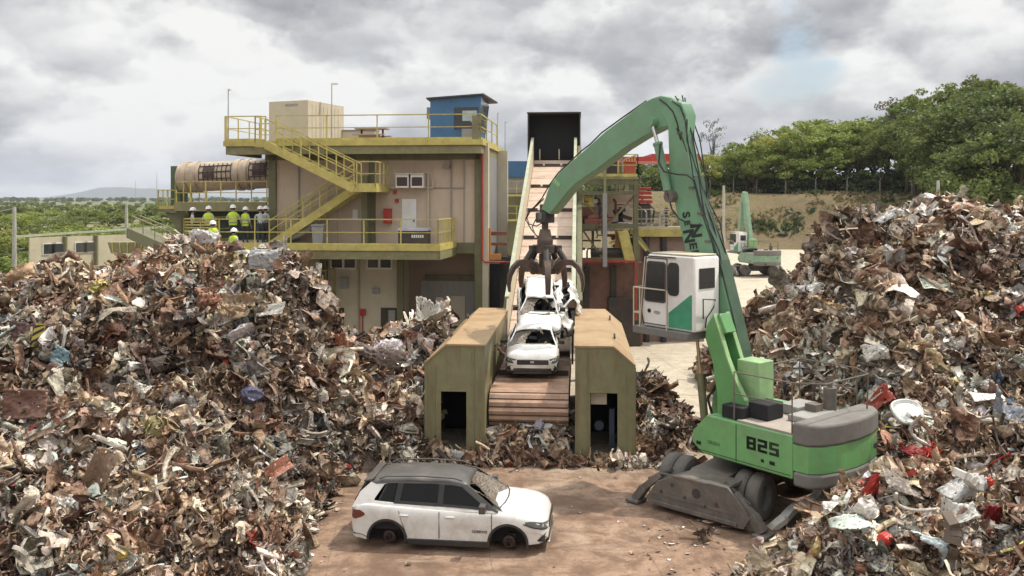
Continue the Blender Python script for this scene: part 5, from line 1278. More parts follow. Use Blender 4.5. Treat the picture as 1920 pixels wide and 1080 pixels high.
c2 = make_car('dented white car on the conveyor just behind the lowest one, roof caved in', m_carw, True); deform(c2, crush2)
c2.scale = (.92, .84, 1.0)
place_on_belt(c2, (1.0, 0, 1.02), W(1012, 590, 29.7), R(16), R(-2), R(4))
c3 = make_car('torn white car wreck leaning on its side against the right skirt of the conveyor', m_carw, True); deform(c3, crush3)
place_on_belt(c3, (0, 0, .6), W(1058, 575, 31.2), R(20), R(-62), R(3)); c3.scale = (.85, .85, .85)
# rust-red crumpled strips of wreckage beside the cars
def crumpled(name, label, cat, loc, size, m, seed, amp=.6, rot=None, folds=16, n=18, thick=.012, asp=1.0):
    r = np.random.default_rng(seed); gu, gv, gz = crumple_grid(n, n, amp, folds, r)
    v = np.stack([gu * size, gv * size * asp, gz * size], -1).reshape(-1, 3)
    i = (np.arange(n - 1)[:, None] * n + np.arange(n - 1)[None]).ravel(); f = np.stack([i, i + n, i + n + 1, i + 1], 1)
    keep = r.random(len(f)) > .04; f = f[keep]
    me = np_mesh(name, [(v, f, None)], m); o = link(name, me); sd = o.modifiers.new('s', 'SOLIDIFY'); sd.thickness = thick
    o.location = loc; o.rotation_euler = rot if rot is not None else (r.uniform(-1, 1), r.uniform(-1, 1), r.uniform(0, 6))
    if label: tag(o, label, cat)
    return o
crumpled('crumpled_sheet', 'rust brown crumpled body panel squeezed between the lowest crushed car and the left skirt', 'scrap metal', W(957, 668, 27.8), 1.0, mat('crumpled_rusty_panel', (.25, .15, .11), .5, .2, bump=.3, dirt=RUST, dirt_amt=.6), 3, .9)

# ================================================================== material handlers
def make_excavator(label, loc, rz, urel, boom, stick, side, cab_z, arm_poly, pale=None):
    t = thing('material_handler', label, 'excavator', loc, rz)
    ma, mb_, mg = (pale,) * 3 if pale else (m_grna, m_grnb, m_grn)
    def pr(poly, y0, y1): return lambda mb: mb.prism(poly, y0, y1, lambda u, v, a: (u, a, v))
    # undercarriage, turned against the upper works
    Mu = Matrix.Rotation(urel, 4, 'Z') @ Matrix.Translation((-.12, -.2 if arm_poly else 0, 0))
    def ub(build, name, m, **kw):
        mb = MB(); build(mb); mb.v = [tuple(Mu @ Vector(v)) for v in mb.v]; return mb.build(name, m, t, **kw)
    def ch(mb):
        mb.prism([(-2.0, .55), (-1.7, .95), (1.7, .95), (2.1, .6), (1.9, .45), (-1.9, .45)], -.5, .5, lambda u, v, a: (u, a, v)); mb.cyl((0, 0, .9), (0, 0, 1.2), .62, 26)
        for x in (-1.38, 1.38): mb.cyl((x, -.75, .56), (x, .75, .56), .13, 10); mb.box((x, 0, .6), (.4, .9, .42))
    ub(ch, 'chassis', m_chs)
    ub(lambda mb: mb.cyl((0, 0, 1.2), (0, 0, 1.32), .75, 32), 'turntable', m_dark, smooth=True)
    for x in (-1.38, 1.38):
        for s in (-1, 1):
            w = MB(); rm = MB()
            for yc in (.82, 1.17):
                M_ = Matrix.Translation((x, s * yc, .56)) @ Matrix.Rotation(R(90), 4, 'X')
                w.lathe([(.3, -.15), (.40, -.17), (.50, -.16), (.55, -.11), (.56, -.05), (.56, .05), (.55, .11), (.50, .16), (.40, .17), (.3, .15)], M_, 36)
                rm.lathe([(0, -.06 if s > 0 else .06), (.1, -.06 if s > 0 else .06), (.24, -.02), (.27, -.13 if s > 0 else .13), (.31, -.15 if s > 0 else .15), (.31, .15 if s > 0 else -.15)], M_, 28)
            w.v = [tuple(Mu @ Vector(v)) for v in w.v]; rm.v = [tuple(Mu @ Vector(v)) for v in rm.v]
            o = w.build('wheel', m_rub, t, True); rm.build('rim', m_cw, o, True)
    for s in (1, -1):
        prof = [(-1.45, .38), (-1.15, .76), (-.9, .98), (.4, .98), (.98, .72), (1.28, .28), (1.2, .12), (-1.3, .12)]
        ub(lambda mb: (mb.prism(prof, s * 2.42, s * 2.50, lambda u, v, a: (a, -s * u, v)), mb.prism([(-.9, .98), (.4, .98), (.4, .90), (-.9, .90)], s * 1.75, s * 2.42, lambda u, v, a: (a, -s * u, v)), mb.prism([(.4, .98), (.98, .72), (.98, .64), (.4, .90)], s * 2.0, s * 2.42, lambda u, v, a: (a, -s * u, v)),
                       mb.prism([(.98, .72), (1.28, .28), (1.22, .28), (.93, .68)], s * 2.2, s * 2.42, lambda u, v, a: (a, -s * u, v)), mb.prism([(-.9, .895), (.4, .895), (.4, .8), (-.9, .8)], s * 1.6, s * 1.8, lambda u, v, a: (a, -s * u, v)), mb.box((s * 2.3, 0, .2), (.3, 2.4, .12)),
                       mb.box((s * 2.52, 0, .2), (.04, 2.3, .1))), 'stabiliser_blade', m_blade, bevel=.012)
        for u_, z_, r_ in ((-.55, .72, .05), (.1, .66, .11), (.62, .52, .05), (-.2, .5, .035), (.35, .42, .035), (-.85, .5, .035)): ub(lambda mb: mb.cyl((s * 2.49, u_, z_), (s * 2.515, u_, z_), r_, 14), 'bolt', m_dark, smooth=True)
        ub(lambda mb: (mb.bar((s * 2.505, -1.2, .42), (s * 2.505, 1.1, .42), .02, .05), mb.bar((s * 2.505, -.88, .94), (s * 2.505, .38, .94), .03, .04)), 'stiffener', m_chs)
        for u in (-1, 1):
            ub(lambda mb: (mb.bar((s * 2.32, u * 1.0, .82), (s * 2.32, u * 1.45, .42), .2, .16), mb.bar((s * 2.32, u * 1.43, .44), (s * 2.32, u * 1.68, .10), .26, .2), mb.box((s * 2.32, u * 1.7, .06), (.44, .36, .08))), 'outrigger', m_blade, bevel=.015)
            ub(lambda mb: mb.cyl((s * 2.25, u * .7, .98), (s * 2.25, u * 1.35, .62), .06, 10), 'outrigger_cylinder', m_dark, smooth=True)
    # upper works
    sp_ = [(-2.25, 1.3), (.30, 1.3), (.62, 1.52), (.60, 1.80), (.15, 2.28), (-2.25, 2.28)]
    for s in (-1, 1):
        mb = MB(); mb.prism(sp_, s * 1.05, s * 1.42, lambda u, v, a: (u, a, v)); o = mb.build('side_body', mg, t, bevel=.035, seg=3)
        k = MB(); 
        for x in (-.72,): k.bx(x - .01, x + .01, s * 1.419, s * 1.424, 1.34, 2.22)
        k.bx(-2.2, .4, s * 1.419, s * 1.424, 1.37, 1.385); k.build('door_seam', m_void, o)
        k = MB(); [k.bx(x - .07, x + .07, s * 1.418, s * 1.43, 1.5, 1.58) for x in (.4, -1.72)]; k.bx(-1.5, -1.42, s * 1.418, s * 1.43, 1.5, 1.57); k.build('latch', m_void, o)
    mb = MB(); mb.bx(-2.25, .3, -1.04, 1.04, 1.3, 1.9).bx(-2.25, -.9, -1.04, 1.04, 1.9, 2.24); mb.build('revolving_frame', m_dark, t)
    mb = MB(); mb.bx(-2.2, -.72, -1.38, 1.38, 2.285, 2.33); mb.build('engine_deck', m_conc, t)
    mb = MB(); mb.bx(-2.2, -1.5, -.7, .5, 2.33, 2.48).bx(-1.45, -.9, -.9, .0, 2.33, 2.55); mb.build('engine_cover', m_grey, t, bevel=.03)
    mb = MB(); mb.bx(-1.3, -.75, .35, 1.0, 2.33, 2.72).bx(-.8, -.2, .7, 1.3, 2.28, 2.6); mb.build('black_cover', m_void, t, bevel=.03)
    mb = MB(); mb.cyl((-1.85, -.75, 2.33), (-1.85, -.75, 3.0), .16, 16).cyl((-1.85, -.75, 3.0), (-1.85, -.75, 3.3), .06, 12).box((-1.7, -.3, 2.5), (.3, .3, .3)); mb.build('exhaust', m_chs, t, True)
    # counterweight, rounded in plan
    def plan(g):
        pts = [(-2.25, -1.43 - g), (-2.62, -1.40 - g), (-2.84 - g, -1.15), (-2.98 - g, -.6), (-3.03 - g, 0), (-2.98 - g, .6), (-2.84 - g, 1.15), (-2.62, 1.40 + g), (-2.25, 1.43 + g)]
        return pts
    for nm, z0, z1, g, m in (('counterweight_base', 1.16, 1.50, .0, m_cw), ('counterweight_band', 1.503, 2.10, -.02, mg), ('counterweight', 2.103, 2.60, .02, m_cw)):
        mb = MB(); mb.prism(plan(g), z0, z1, lambda u, v, a: (u, v, a)); mb.build(nm, m, t, bevel=.07 if nm != 'counterweight_band' else .01, seg=3)
    mb = MB(); mb.box((-2.99, .55, 1.3), (.05, .3, .16)).build('tow_eye', m_dark, t, bevel=.02)
    mb = MB(); mb.cyl((-3.0, -.75, 1.85), (-3.03, -.75, 1.85), .07, 14).build('rear_camera', m_dark, t)
    # pale cabinet and hand rails
    mb = MB(); mb.bx(-.85, -.2, .1, .7, 2.3, 3.62).build('cabinet', m_grnp, t, bevel=.025)
    mb = MB()
    z = 2.33
    for y in (1.36, -1.36):
        mb.tube([(-.62, y, z), (-.62, y, z + 1.12), (-2.2, y, z + 1.12), (-2.2, y, z)], .02, 6); mb.tube([(-.62, y, z + .6), (-2.2, y, z + .6)], .016, 6)
    mb.tube([(-2.2, -1.36, z + 1.12), (-2.75, -.9, z + 1.12), (-2.75, .9, z + 1.12), (-2.2, 1.36, z + 1.12)], .02, 6); mb.tube([(-2.72, -.9, z + .3), (-2.75, -.9, z + 1.12)], .02, 6)
    mb.tube([(-.62, -1.36, z + 1.12), (-.62, -.2, z + 1.12)], .02, 6)
    mb.build('handrail', m_chs, t, True)
    # boom foot and arm of the raised cab
    mb = MB(); mb.prism([(-.2, 1.9), (.9, 1.9), (.75, 2.75), (.35, 2.95), (.0, 2.6)], -.38, -.28, lambda u, v, a: (u, a, v)); mb.prism([(-.2, 1.9), (.9, 1.9), (.75, 2.75), (.35, 2.95), (.0, 2.6)], .28, .36, lambda u, v, a: (u, a, v)); mb.build('boom_foot', mg, t)
    if arm_poly:
        mb = MB(); mb.prism(arm_poly, .92, 1.0, lambda u, v, a: (u, a, v)); mb.prism(arm_poly, .42, .50, lambda u, v, a: (u, a, v))
        fr_ = [arm_poly[k] for k in (0, 10, 9, 8, 7)]
        for a_, b_ in zip(fr_[:-1], fr_[1:]): mb.bar((a_[0] - .06, .71, a_[1]), (b_[0] - .06, .71, b_[1]), .41, .05)
        a_, b_ = arm_poly[1], arm_poly[2]; mb.bar((a_[0] - .05, .71, a_[1] - .03), (b_[0] - .1, .71, b_[1] - .1), .40, .14)
        mb.build('cab_arm', mb_, t, bevel=.015)
        k = MB(); rr_ = arm_poly[1:7]
        for yy_ in (.96, .46):
            for a_, b_ in zip(rr_[:-1], rr_[1:]): k.bar((a_[0], yy_, a_[1]), (b_[0], yy_, b_[1]), .13, .035)
        k.build('arm_flange', m_grnp, t)
    zc = cab_z; xc0, xc1, y0, y1 = .68, 2.48, .25, 1.25
    # cab
    prof = [(xc0, zc), (xc1 - .08, zc), (xc1, zc + .35), (xc1 - .14, zc + 1.84), (xc1 - .25, zc + 1.92), (xc0 + .04, zc + 1.92), (xc0, zc + 1.86)]
    mb = MB(); mb.prism(prof, y0, y1, lambda u, v, a: (u, a, v)); cab = mb.build('cab', m_white, t, bevel=.05, seg=3)
    mb = MB(); mb.bx(xc0 + .05, xc1 - .3, y0 + .05, y1 - .05, zc + 1.925, zc + 1.97); mb.build('cab_roof', m_cream, cab, bevel=.02)
    for ys, s in ((y1, 1), (y0, -1)):
        def win(pts, nm='side_window', m=m_glass, o=.012): q = MB(); q.prism(pts, ys, ys + s * o, lambda u, v, a: (u, a, v)); return q.build(nm, m, cab)
        def round_(x0, z0, x1, z1, r=.1, sl=0):
            P = []
            for cx_, cz_, a0 in ((x1 - r, z1 - r, 0), (x0 + r, z1 - r, 90), (x0 + r, z0 + r, 180), (x1 - r, z0 + r, 270)):
                for k in range(4): a = R(a0 + k * 30); P.append((cx_ + r * math.cos(a) + (sl * (cz_ - z0) if a0 in (0, 270) else 0), cz_ + r * math.sin(a)))
            return P
        win(round_(xc1 - .86, zc + .66, xc1 - .10, zc + 1.74, .09, -.1), 'door_window_frame', m_dark, .016)
        win(round_(xc1 - .81, zc + .71, xc1 - .15, zc + 1.69, .07, -.1), 'door_window', m_glass, .024)
        win(round_(xc1 - 1.3, zc + .88, xc1 - .93, zc + 1.74, .12), 'side_window', m_glass, .018)
        q = MB(); P = [(xc1 - .9, zc + .08), (xc1 - .06, zc + .08), (xc1 + .0, zc + .4), (xc1 - .16, zc + 1.82), (xc1 - .9, zc + 1.82)]
        for a, b in zip(P, P[1:] + P[:1]): q.bar((a[0], ys + s * .006, a[1]), (b[0], ys + s * .006, b[1]), .022, .022)
        q.build('door_seam', m_dark, cab)
        win([(xc0 + .08, zc + .06), (xc1 - .95, zc + .06), (xc1 - .95, zc + .42), (xc0 + .12, zc + .95), (xc0 + .08, zc + .95)], 'green_panel', m_grnd, .01)
        q = MB(); q.cyl((xc1 - .28, ys, zc + .42), (xc1 - .28, ys + s * .02, zc + .42), .055, 16); q.build('lock', m_void, cab)
        q = MB(); q.cyl((0, 0, 0), (0, s * .016, 0), .085, 18); q.v = [(xc1 - .55 + v[0] * 1.3, ys + v[1], zc + .4 + v[2] * .5) for v in q.v]; q.build('oval_badge', m_grey, cab)
    q = MB(); q.bx(xc0 - .014, xc0, y0 + .2, y1 - .18, zc + 1.1, zc + 1.62); q.build('rear_window', m_glass, cab, bevel=.03)
    q = MB(); q.bx(xc0 - .03, xc0, y0 + .16, y1 - .16, zc + .48, zc + .52)
    q.v = []; q.f = []; q.tube([(xc0 - .1, y1 - .22, zc + .35), (xc0 - .1, y1 - .22, zc + .85), (xc0 - .1, y0 + .3, zc + .8), (xc0 - .1, y0 + .36, zc + .62), (xc0 - .1, y1 - .35, zc + .36), (xc0 - .02, y1 - .4, zc + .1)], .018, 6); q.build('rear_hose', m_hose, cab, True)
    q = MB(); q.add([(xc1 + .012, y0 + .1, zc + .4), (xc1 + .012, y1 - .1, zc + .4), (xc1 - .12, y1 - .1, zc + 1.8), (xc1 - .12, y0 + .1, zc + 1.8)], [(0, 1, 2, 3)]); o = q.build('windscreen', m_glass, cab); sd = o.modifiers.new('s', 'SOLIDIFY'); sd.thickness = .01
    q = MB(); q.bar((xc1 - 1.2, y1 + .03, zc + 1.87), (xc1 - .25, y1 + .03, zc + 1.87), .03, .03); q.build('roof_grab_rail', m_dark, cab)
    # footplate and front guard rails
    q = MB(); q.bx(xc0 + .1, xc1 + .18, y0 - .02, y1 + .16, zc - .2, zc - .01); q.build('footplate', m_cw, t, bevel=.015)
    q = MB(); X1 = xc1 + .16; Yo = y1 + .14
    for h in (.78, .2): q.tube([(xc1 - .95, Yo, zc + 1.02 if h > .5 else zc + .35), (X1, Yo, zc + 1.02 if h > .5 else zc + .35), (X1, y0 - .1, zc + 1.02 if h > .5 else zc + .35)] if h > .5 else [(X1 - .2, Yo, zc + .35), (X1, Yo, zc + .35), (X1, y0 - .1, zc + .35)], .02, 6)
    for (x, y) in ((X1, Yo), (X1, Yo - .35), (X1, Yo - .7), (X1, y0 - .1), (X1 - .22, Yo)): q.tube([(x, y, zc - .15), (x, y, zc + 1.02)], .018, 6)
    q.tube([(X1 - .1, y1, zc - .05), (xc1 - .02, y1 + .04, zc + .5), (xc1 - .16, y1 + .04, zc + 1.85)], .018, 6); q.tube([(xc1 - 1.0, Yo, zc - .1), (xc1 - 1.0, Yo, zc + 1.02)], .018, 6)
    q.build('guard_rail', m_cream, t, True)
    if arm_poly:
        q = MB(); a = side(1322, 795, .9); b = side(1313, 700, .9); c = side(1306, 622, .9); q.cyl((a[0], .9, a[1]), (b[0], .9, b[1]), .10, 14); o = q.build('cab_cylinder', m_oliv, t, True)
        q = MB(); q.cyl((b[0], .9, b[1]), (c[0], .9, c[1]), .042, 12); q.build('piston_rod', m_gold, o, True)
        # ribbed dark cooler guard behind the arm
        q = MB(); P0 = side(1366, 618, .1); P1 = side(1388, 705, .1)
        q.bar((P0[0], -.1, P0[1]), (P1[0], -.1, P1[1]), .5, .22)
        for k in range(8): f = k / 7; q.box((P0[0] + (P1[0] - P0[0]) * f, .16, P0[1] + (P1[1] - P0[1]) * f), (.34, .05, .05))
        q.build('ladder_guard', m_dark, t)
        for k in range(4):
            q = MB(); x = .35 + .1 * k; q.tube([(x, .95 - .12 * k, 2.1), (x + .15, .95 - .12 * k, 2.5), (x - .05, .85 - .12 * k, 3.0 - .1 * k), (x - .2, .7 - .1 * k, 2.6)], .024, 6); q.build('hose', m_hose, t, True)
    # boom and stick
    mb = MB(); mb.prism(boom, -.22, .22, lambda u, v, a: (u, a, v)); bo = mb.build('boom', ma, t, bevel=.03)
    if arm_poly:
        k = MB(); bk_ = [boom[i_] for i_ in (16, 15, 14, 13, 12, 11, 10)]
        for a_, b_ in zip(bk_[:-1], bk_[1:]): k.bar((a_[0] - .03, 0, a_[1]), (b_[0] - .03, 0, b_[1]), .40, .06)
        k.build('boom_back_shade', mat('boom_shade_green', (.05, .10, .06), .6, dirt=MUD), bo)  # added dark strip, shading of the boom's rear put into its green
    mb = MB(); mb.prism(stick, -.2, .2, lambda u, v, a: (u, a, v)); st = mb.build('stick', ma, t, bevel=.03)
    return t, bo, st, cab
# first machine: its frame of reference
S0 = Vector((6.0, 21.75, 0)); hx_, hy_ = -.62, .785; l_ = math.hypot(hx_, hy_); hx_ /= l_; hy_ /= l_; nx_, ny_ = -hy_, hx_
def mp(px, py, yl=.22):
    k = (px - 960) / F; a = S0.x + nx_ * yl; b = S0.y + ny_ * yl
    x = (k * b - a) / (hx_ - k * hy_); Y = b + x * hy_
    return (x, CH - (py - HY) / F * Y)
boomP = [mp(*p) for p in [(1240, 212), (1252, 237), (1254, 295), (1253, 348), (1264, 376), (1270, 405), (1287, 480), (1306, 560), (1330, 650), (1352, 725), (1396, 725), (1386, 660), (1368, 580), (1346, 490), (1324, 430), (1309, 385), (1297, 330), (1282, 262), (1286, 215), (1277, 192), (1255, 186)]]
stickP = [mp(*p, .2) for p in [(1286, 225), (1284, 208), (1273, 194), (1258, 183), (1238, 179), (1222, 184), (1205, 193), (1178, 214), (1135, 246), (1096, 281), (1072, 302), (1048, 324), (1034, 341), (1027, 356), (1020, 378), (1014, 392), (1030, 402), (1046, 383), (1062, 362), (1080, 344), (1120, 317), (1168, 280), (1205, 257), (1241, 239), (1264, 236)]]
armP = [mp(*p, 1.0) for p in [(1324, 612), (1338, 588), (1348, 618), (1364, 672), (1380, 715), (1398, 752), (1402, 790), (1345, 790), (1344, 740), (1336, 680), (1322, 634)]]
ex, boomO, stickO, cabO = make_excavator('large green material handler with raised white cab, arm reaching over the conveyor', S0, math.atan2(hy_, hx_), R(99.5), boomP, stickP, mp, 4.2, armP)
def side_tube(pts, y, r, name, m, parent, n=8):
    q = MB(); P = []
    for p in pts: x, z = mp(p[0], p[1], y); P.append((x, y + (p[2] if len(p) > 2 else 0), z))
    return (q.tube(P, r, n).build(name, m, parent, True))
# stick cylinder on the near side
a = mp(1221, 229, .34); b = mp(1233, 268, .34); c = mp(1252, 358, .34)
q = MB(); q.cyl((b[0], .34, b[1]), (c[0], .34, c[1]), .12, 18).cyl((b[0], .34, b[1]), (b[0] + (c[0] - b[0]) * .05, .34, b[1] + (c[1] - b[1]) * .05), .14, 18); cy = q.build('stick_cylinder', m_grna, ex, True)
q = MB(); q.cyl((a[0], .34, a[1]), (b[0], .34, b[1]), .055, 14); q.build('piston_rod', m_chrome, cy, True)
q = MB(); q.cyl((a[0], .2, a[1]), (a[0], .44, a[1]), .15, 20); q.build('pivot_pin', m_grna, stickO, True)
q = MB(); p = mp(1198, 226, .2); p = mp(1262, 368, .22); q.cyl((p[0], .22, p[1]), (p[0], .42, p[1]), .17, 20); q.build('pivot_boss', m_chs, boomO, True)
# stickers, lettering
p = mp(1044, 343, .2); q = MB(); q.box((p[0], .207, p[1]), (.35, .012, .14), Matrix.Rotation(-.6, 3, 'Y')); q.build('plate', m_grnp, stickO)
vsall = MB()
for chh, px, py, size in [('S', 1286, 403, .26), ('E', 1288, 418, .20), ('N', 1304, 433, .36), ('N', 1291, 443, .36), ('E', 1299, 461, .26), ('B', 1302.5, 475.5, .26), ('O', 1306, 489, .26), ('G', 1309, 501, .24), ('E', 1313, 514, .24), ('N', 1317, 528, .24)]:
    if chh == 'I': continue
    vs, fs = text_mesh(chh, size * 1.35, .04); x, z = mp(px, py, .226)
    ang = R(-80)
    vv = []
    for v in vs:
        # local text x runs down the boom; text up points to the rear; seen from the left side (+y), forward (+x) is screen left
        tx, ty = v.x, v.y; sx = tx * math.cos(ang) - ty * math.sin(ang); sy = tx * math.sin(ang) + ty * math.cos(ang)
        vv.append((x - sx, .2245 + v.z * .3, z + sy))
    vsall.add(vv, fs)
vsall.build('lettering', m_letter, boomO)
# number on the side doors
q = MB()
def seg_digit(q, ch, cx, cz, w, h, th):
    S = {'8': 'abcdefg', '2': 'abged', '5': 'afgcd'}[ch]; hw, hh = w / 2, h / 2
    seg = {'a': (-hw, hw, hh - th, hh), 'd': (-hw, hw, -hh, -hh + th), 'g': (-hw, hw, -th / 2, th / 2), 'f': (-hw, -hw + th * 1.25, 0, hh), 'e': (-hw, -hw + th * 1.25, -hh, 0), 'b': (hw - th * 1.25, hw, 0, hh), 'c': (hw - th * 1.25, hw, -hh, 0)}
    for k_, s_ in enumerate(S): a, b, c, d = seg[s_]; q.bx(cx - a, cx - b, 1.4215, 1.4255 + .0006 * k_, cz + c, cz + d)
for i_, ch_ in enumerate('825'): seg_digit(q, ch_, -1.15 - .31 * i_, 1.87, .255, .30, .062); q.build('number', m_letter, ex)
q = MB(); vs, fs = text_mesh('GREEN', .12, .02); q.add([(-.05 - v.x, 1.4215 + v.z * .3, 1.62 + v.y) for v in vs], fs); q.build('small_lettering', mat('dull_green_lettering', (.04, .12, .04), .5), ex)
# hoses up the back of the boom and over the elbow
for k, (dy, dp, j1, j2) in enumerate(((.24, -2, 3, -2), (.16, 4, -3, 4), (-.02, 9, 5, 2), (-.14, 17, 2, 8), (-.26, 22, 9, 4))):
    side_tube([(1262 + dp, 186 - 3 * k + j1), (1276 + dp * .5, 200 + 2 * k), (1286 + dp * .6, 225), (1288 + dp * .7 + j1, 262), (1303 + dp * .7 + j2, 330), (1314 + dp * .7, 378), (1326 + dp * .7 + j1, 420), (1342 + dp * .6 + j2, 470), (1355 + dp * .5, 520)], dy, .018, 'hose', m_hose, boomO, 6)
side_tube([(1288, 262), (1298, 315), (1312, 368), (1318, 392), (1332, 445), (1336, 470)], .0, .05, 'hydraulic_pipe', m_grna, boomO)
side_tube([(1236, 186), (1250, 196), (1262, 210), (1270, 232), (1276, 262)], .23, .02, 'hose', m_hose, boomO, 6)
side_tube([(1238, 270, .0), (1242, 305, .15), (1250, 322, .1), (1270, 327, 0), (1288, 328, 0), (1302, 338, 0)], .42, .024, 'hose', m_hose, boomO, 6)
side_tube([(1256, 362, .1), (1262, 392, .05), (1275, 410, .05), (1296, 421, .0), (1316, 422, 0)], .32, .022, 'hose', m_hose, boomO, 6)
side_tube([(1268, 240), (1280, 262), (1288, 284)], .25, .016, 'hose', m_hose, boomO, 6)
q = MB()
for px, py in ((1306, 352), (1322, 400), (1336, 452), (1284, 250)):
    p = mp(px, py, 0); q.box((p[0] - .02, 0, p[1]), (.16, .52, .06))
q.build('hose_clamp', m_chs, boomO)
# hose along the top of the stick, loops down at the tip
side_tube([(1212, 189), (1165, 222), (1128, 249), (1106, 271), (1090, 283), (1060, 312), (1046, 325), (1030, 347), (1016, 372), (1002, 388), (990, 398), (986, 412), (996, 430), (1008, 444)], .05, .022, 'hose', m_hose, stickO, 6)
side_tube([(1020, 372), (1006, 386), (994, 396), (988, 408), (992, 420), (1006, 424), (1016, 418)], .16, .02, 'hose', m_hose, stickO, 6)
side_tube([(1018, 398), (1004, 412), (998, 426), (1004, 440), (1014, 446)], -.1, .02, 'hose', m_hose, stickO, 6)
# ---- grapple
tip = mp(1022, 396, 0); GX, GZ = tip[0], tip[1]
def gz(py): return CH - (py - HY) / F * (S0.y + hy_ * GX)
gr = MB(); gr.box((GX, 0, gz(408)), (.5, .42, .34)); gr.box((GX, 0, gz(400) + .1), (.22, .3, .4)); grp = gr.build('grapple', m_dark, ex, bevel=.03)
q = MB(); q.bx(GX - .1, GX + .1, .212, .23, gz(410) - .02, gz(403) + .08); q.build('work_light', m_lamp, grp)
q = MB(); q.cyl((GX, 0, gz(413)), (GX, 0, gz(432)), .11, 14).cyl((GX, 0, gz(430)), (GX, 0, gz(450)), .17, 18, .24).cyl((GX, 0, gz(450)), (GX, 0, gz(460)), .26, 18); q.build('rotator', m_claw, grp, True)
q = MB(); q.cyl((GX, 0, gz(460)), (GX, 0, gz(474)), .38, 24).cyl((GX, 0, gz(476)), (GX, 0, gz(505)), .2, 20).cyl((GX, 0, gz(502)), (GX, 0, gz(513)), .36, 24); q.build('hub', m_claw, grp, True)
world_rot = math.atan2(hy_, hx_)
for k in range(5):
    wa = R(272 + 72 * k) - world_rot; d = Vector((math.cos(wa), math.sin(wa), 0)); sd_ = Vector((-d.y, d.x, 0)); c0 = Vector((GX, 0, 0))
    path = [(.34, gz(510), .26), (.50, gz(497), .26), (.70, gz(490), .21), (.92, gz(491), .18), (1.10, gz(500), .155), (1.225, gz(514), .13), (1.265, gz(530), .10), (1.24, gz(545), .04)]
    vs = []
    for i, (r, z, th) in enumerate(path):
        a = path[max(0, i - 1)]; b = path[min(len(path) - 1, i + 1)]; tg = Vector((b[0] - a[0], b[1] - a[1])).normalized(); nn = Vector((-tg.y, tg.x))
        wd = .13 - .05 * i / 7
        for sN, sW in ((.5, -1), (.5, 1), (-.5, 1), (-.5, -1)):
            p = c0 + d * (r + nn.x * th * sN) + sd_ * wd * sW; vs.append((p.x, p.y, z + nn.y * th * sN))
    q = MB(); q.add(vs, [(4 * i + j, 4 * i + (j + 1) % 4, 4 * i + 4 + (j + 1) % 4, 4 * i + 4 + j) for i in range(len(path) - 1) for j in range(4)] + [(3, 2, 1, 0), tuple(4 * 7 + j for j in range(4))]); q.build('claw', m_claw, grp, bevel=.015)
    a = c0 + d * .42; b = c0 + d * .70; q = MB(); q.cyl((a.x, a.y, gz(466)), (b.x, b.y, gz(490)), .10, 12); q.box((a.x, a.y, gz(466)), (.2, .2, .22)); q.build('claw_cylinder', m_dark, grp, True)
# second machine, far off in the yard, seen from behind
boom2 = [(.1, 2.2), (.75, 2.2), (1.35, 5.0), (1.75, 7.7), (1.7, 8.2), (1.4, 8.25), (.75, 5.2)]
stick2 = [(1.45, 8.2), (1.8, 8.3), (2.2, 7.4), (2.6, 4.9), (2.75, 3.2), (2.5, 3.2), (2.2, 4.9), (1.8, 7.2)]
k = (1413 - 960) / F; Y2 = 84.5
arm2 = [(-.2, 2.3), (.6, 2.3), (.75, 3.1), (.4, 3.3)]
S0b = Vector((k * Y2, Y2, 0))
ex2, b2_, s2_, _c = make_excavator('pale green material handler parked far back on the yard, seen from behind', S0b, R(106), R(78), boom2, stick2, mp, 2.3, None, mat('faded_pale_green_paint', (.21, .33, .22), .5, dirt=(.2, .22, .16)))
g2 = MB(); g2.cyl((2.62, 0, 3.3), (2.62, 0, 2.5), .2, 12).cyl((2.62, 0, 2.5), (2.62, 0, 1.9), .45, 14, .15); g2.build('grapple', m_dark, ex2)
# ================================================================== scrap heaps
def rbf(ctrl):
    """surface through measured points (x, y, z)"""
    P = np.array([(c[0], c[1]) for c in ctrl]); z = np.array([c[2] for c in ctrl]); n = len(P)
    D = np.sqrt(((P[:, None] - P[None]) ** 2).sum(-1) + .6)
    A = np.zeros((n + 3, n + 3)); A[:n, :n] = D; A[:n, n] = 1; A[:n, n + 1:] = P; A[n, :n] = 1; A[n + 1:, :n] = P.T
    w = np.linalg.solve(A, np.concatenate([z, np.zeros(3)]))
    def f(X, Y):
        s = w[n] + w[n + 1] * X + w[n + 2] * Y
        for i in range(n): s = s + w[i] * np.sqrt((X - P[i, 0]) ** 2 + (Y - P[i, 1]) ** 2 + .6)
        return s
    return f
def cp(px, py, Y): p = W(px, py, Y); return (p.x, p.y, p.z)
def g0(px, py, z=-.35):
    Y = CH * F / (py - HY); return ((px - 960) / F * Y, Y, z)
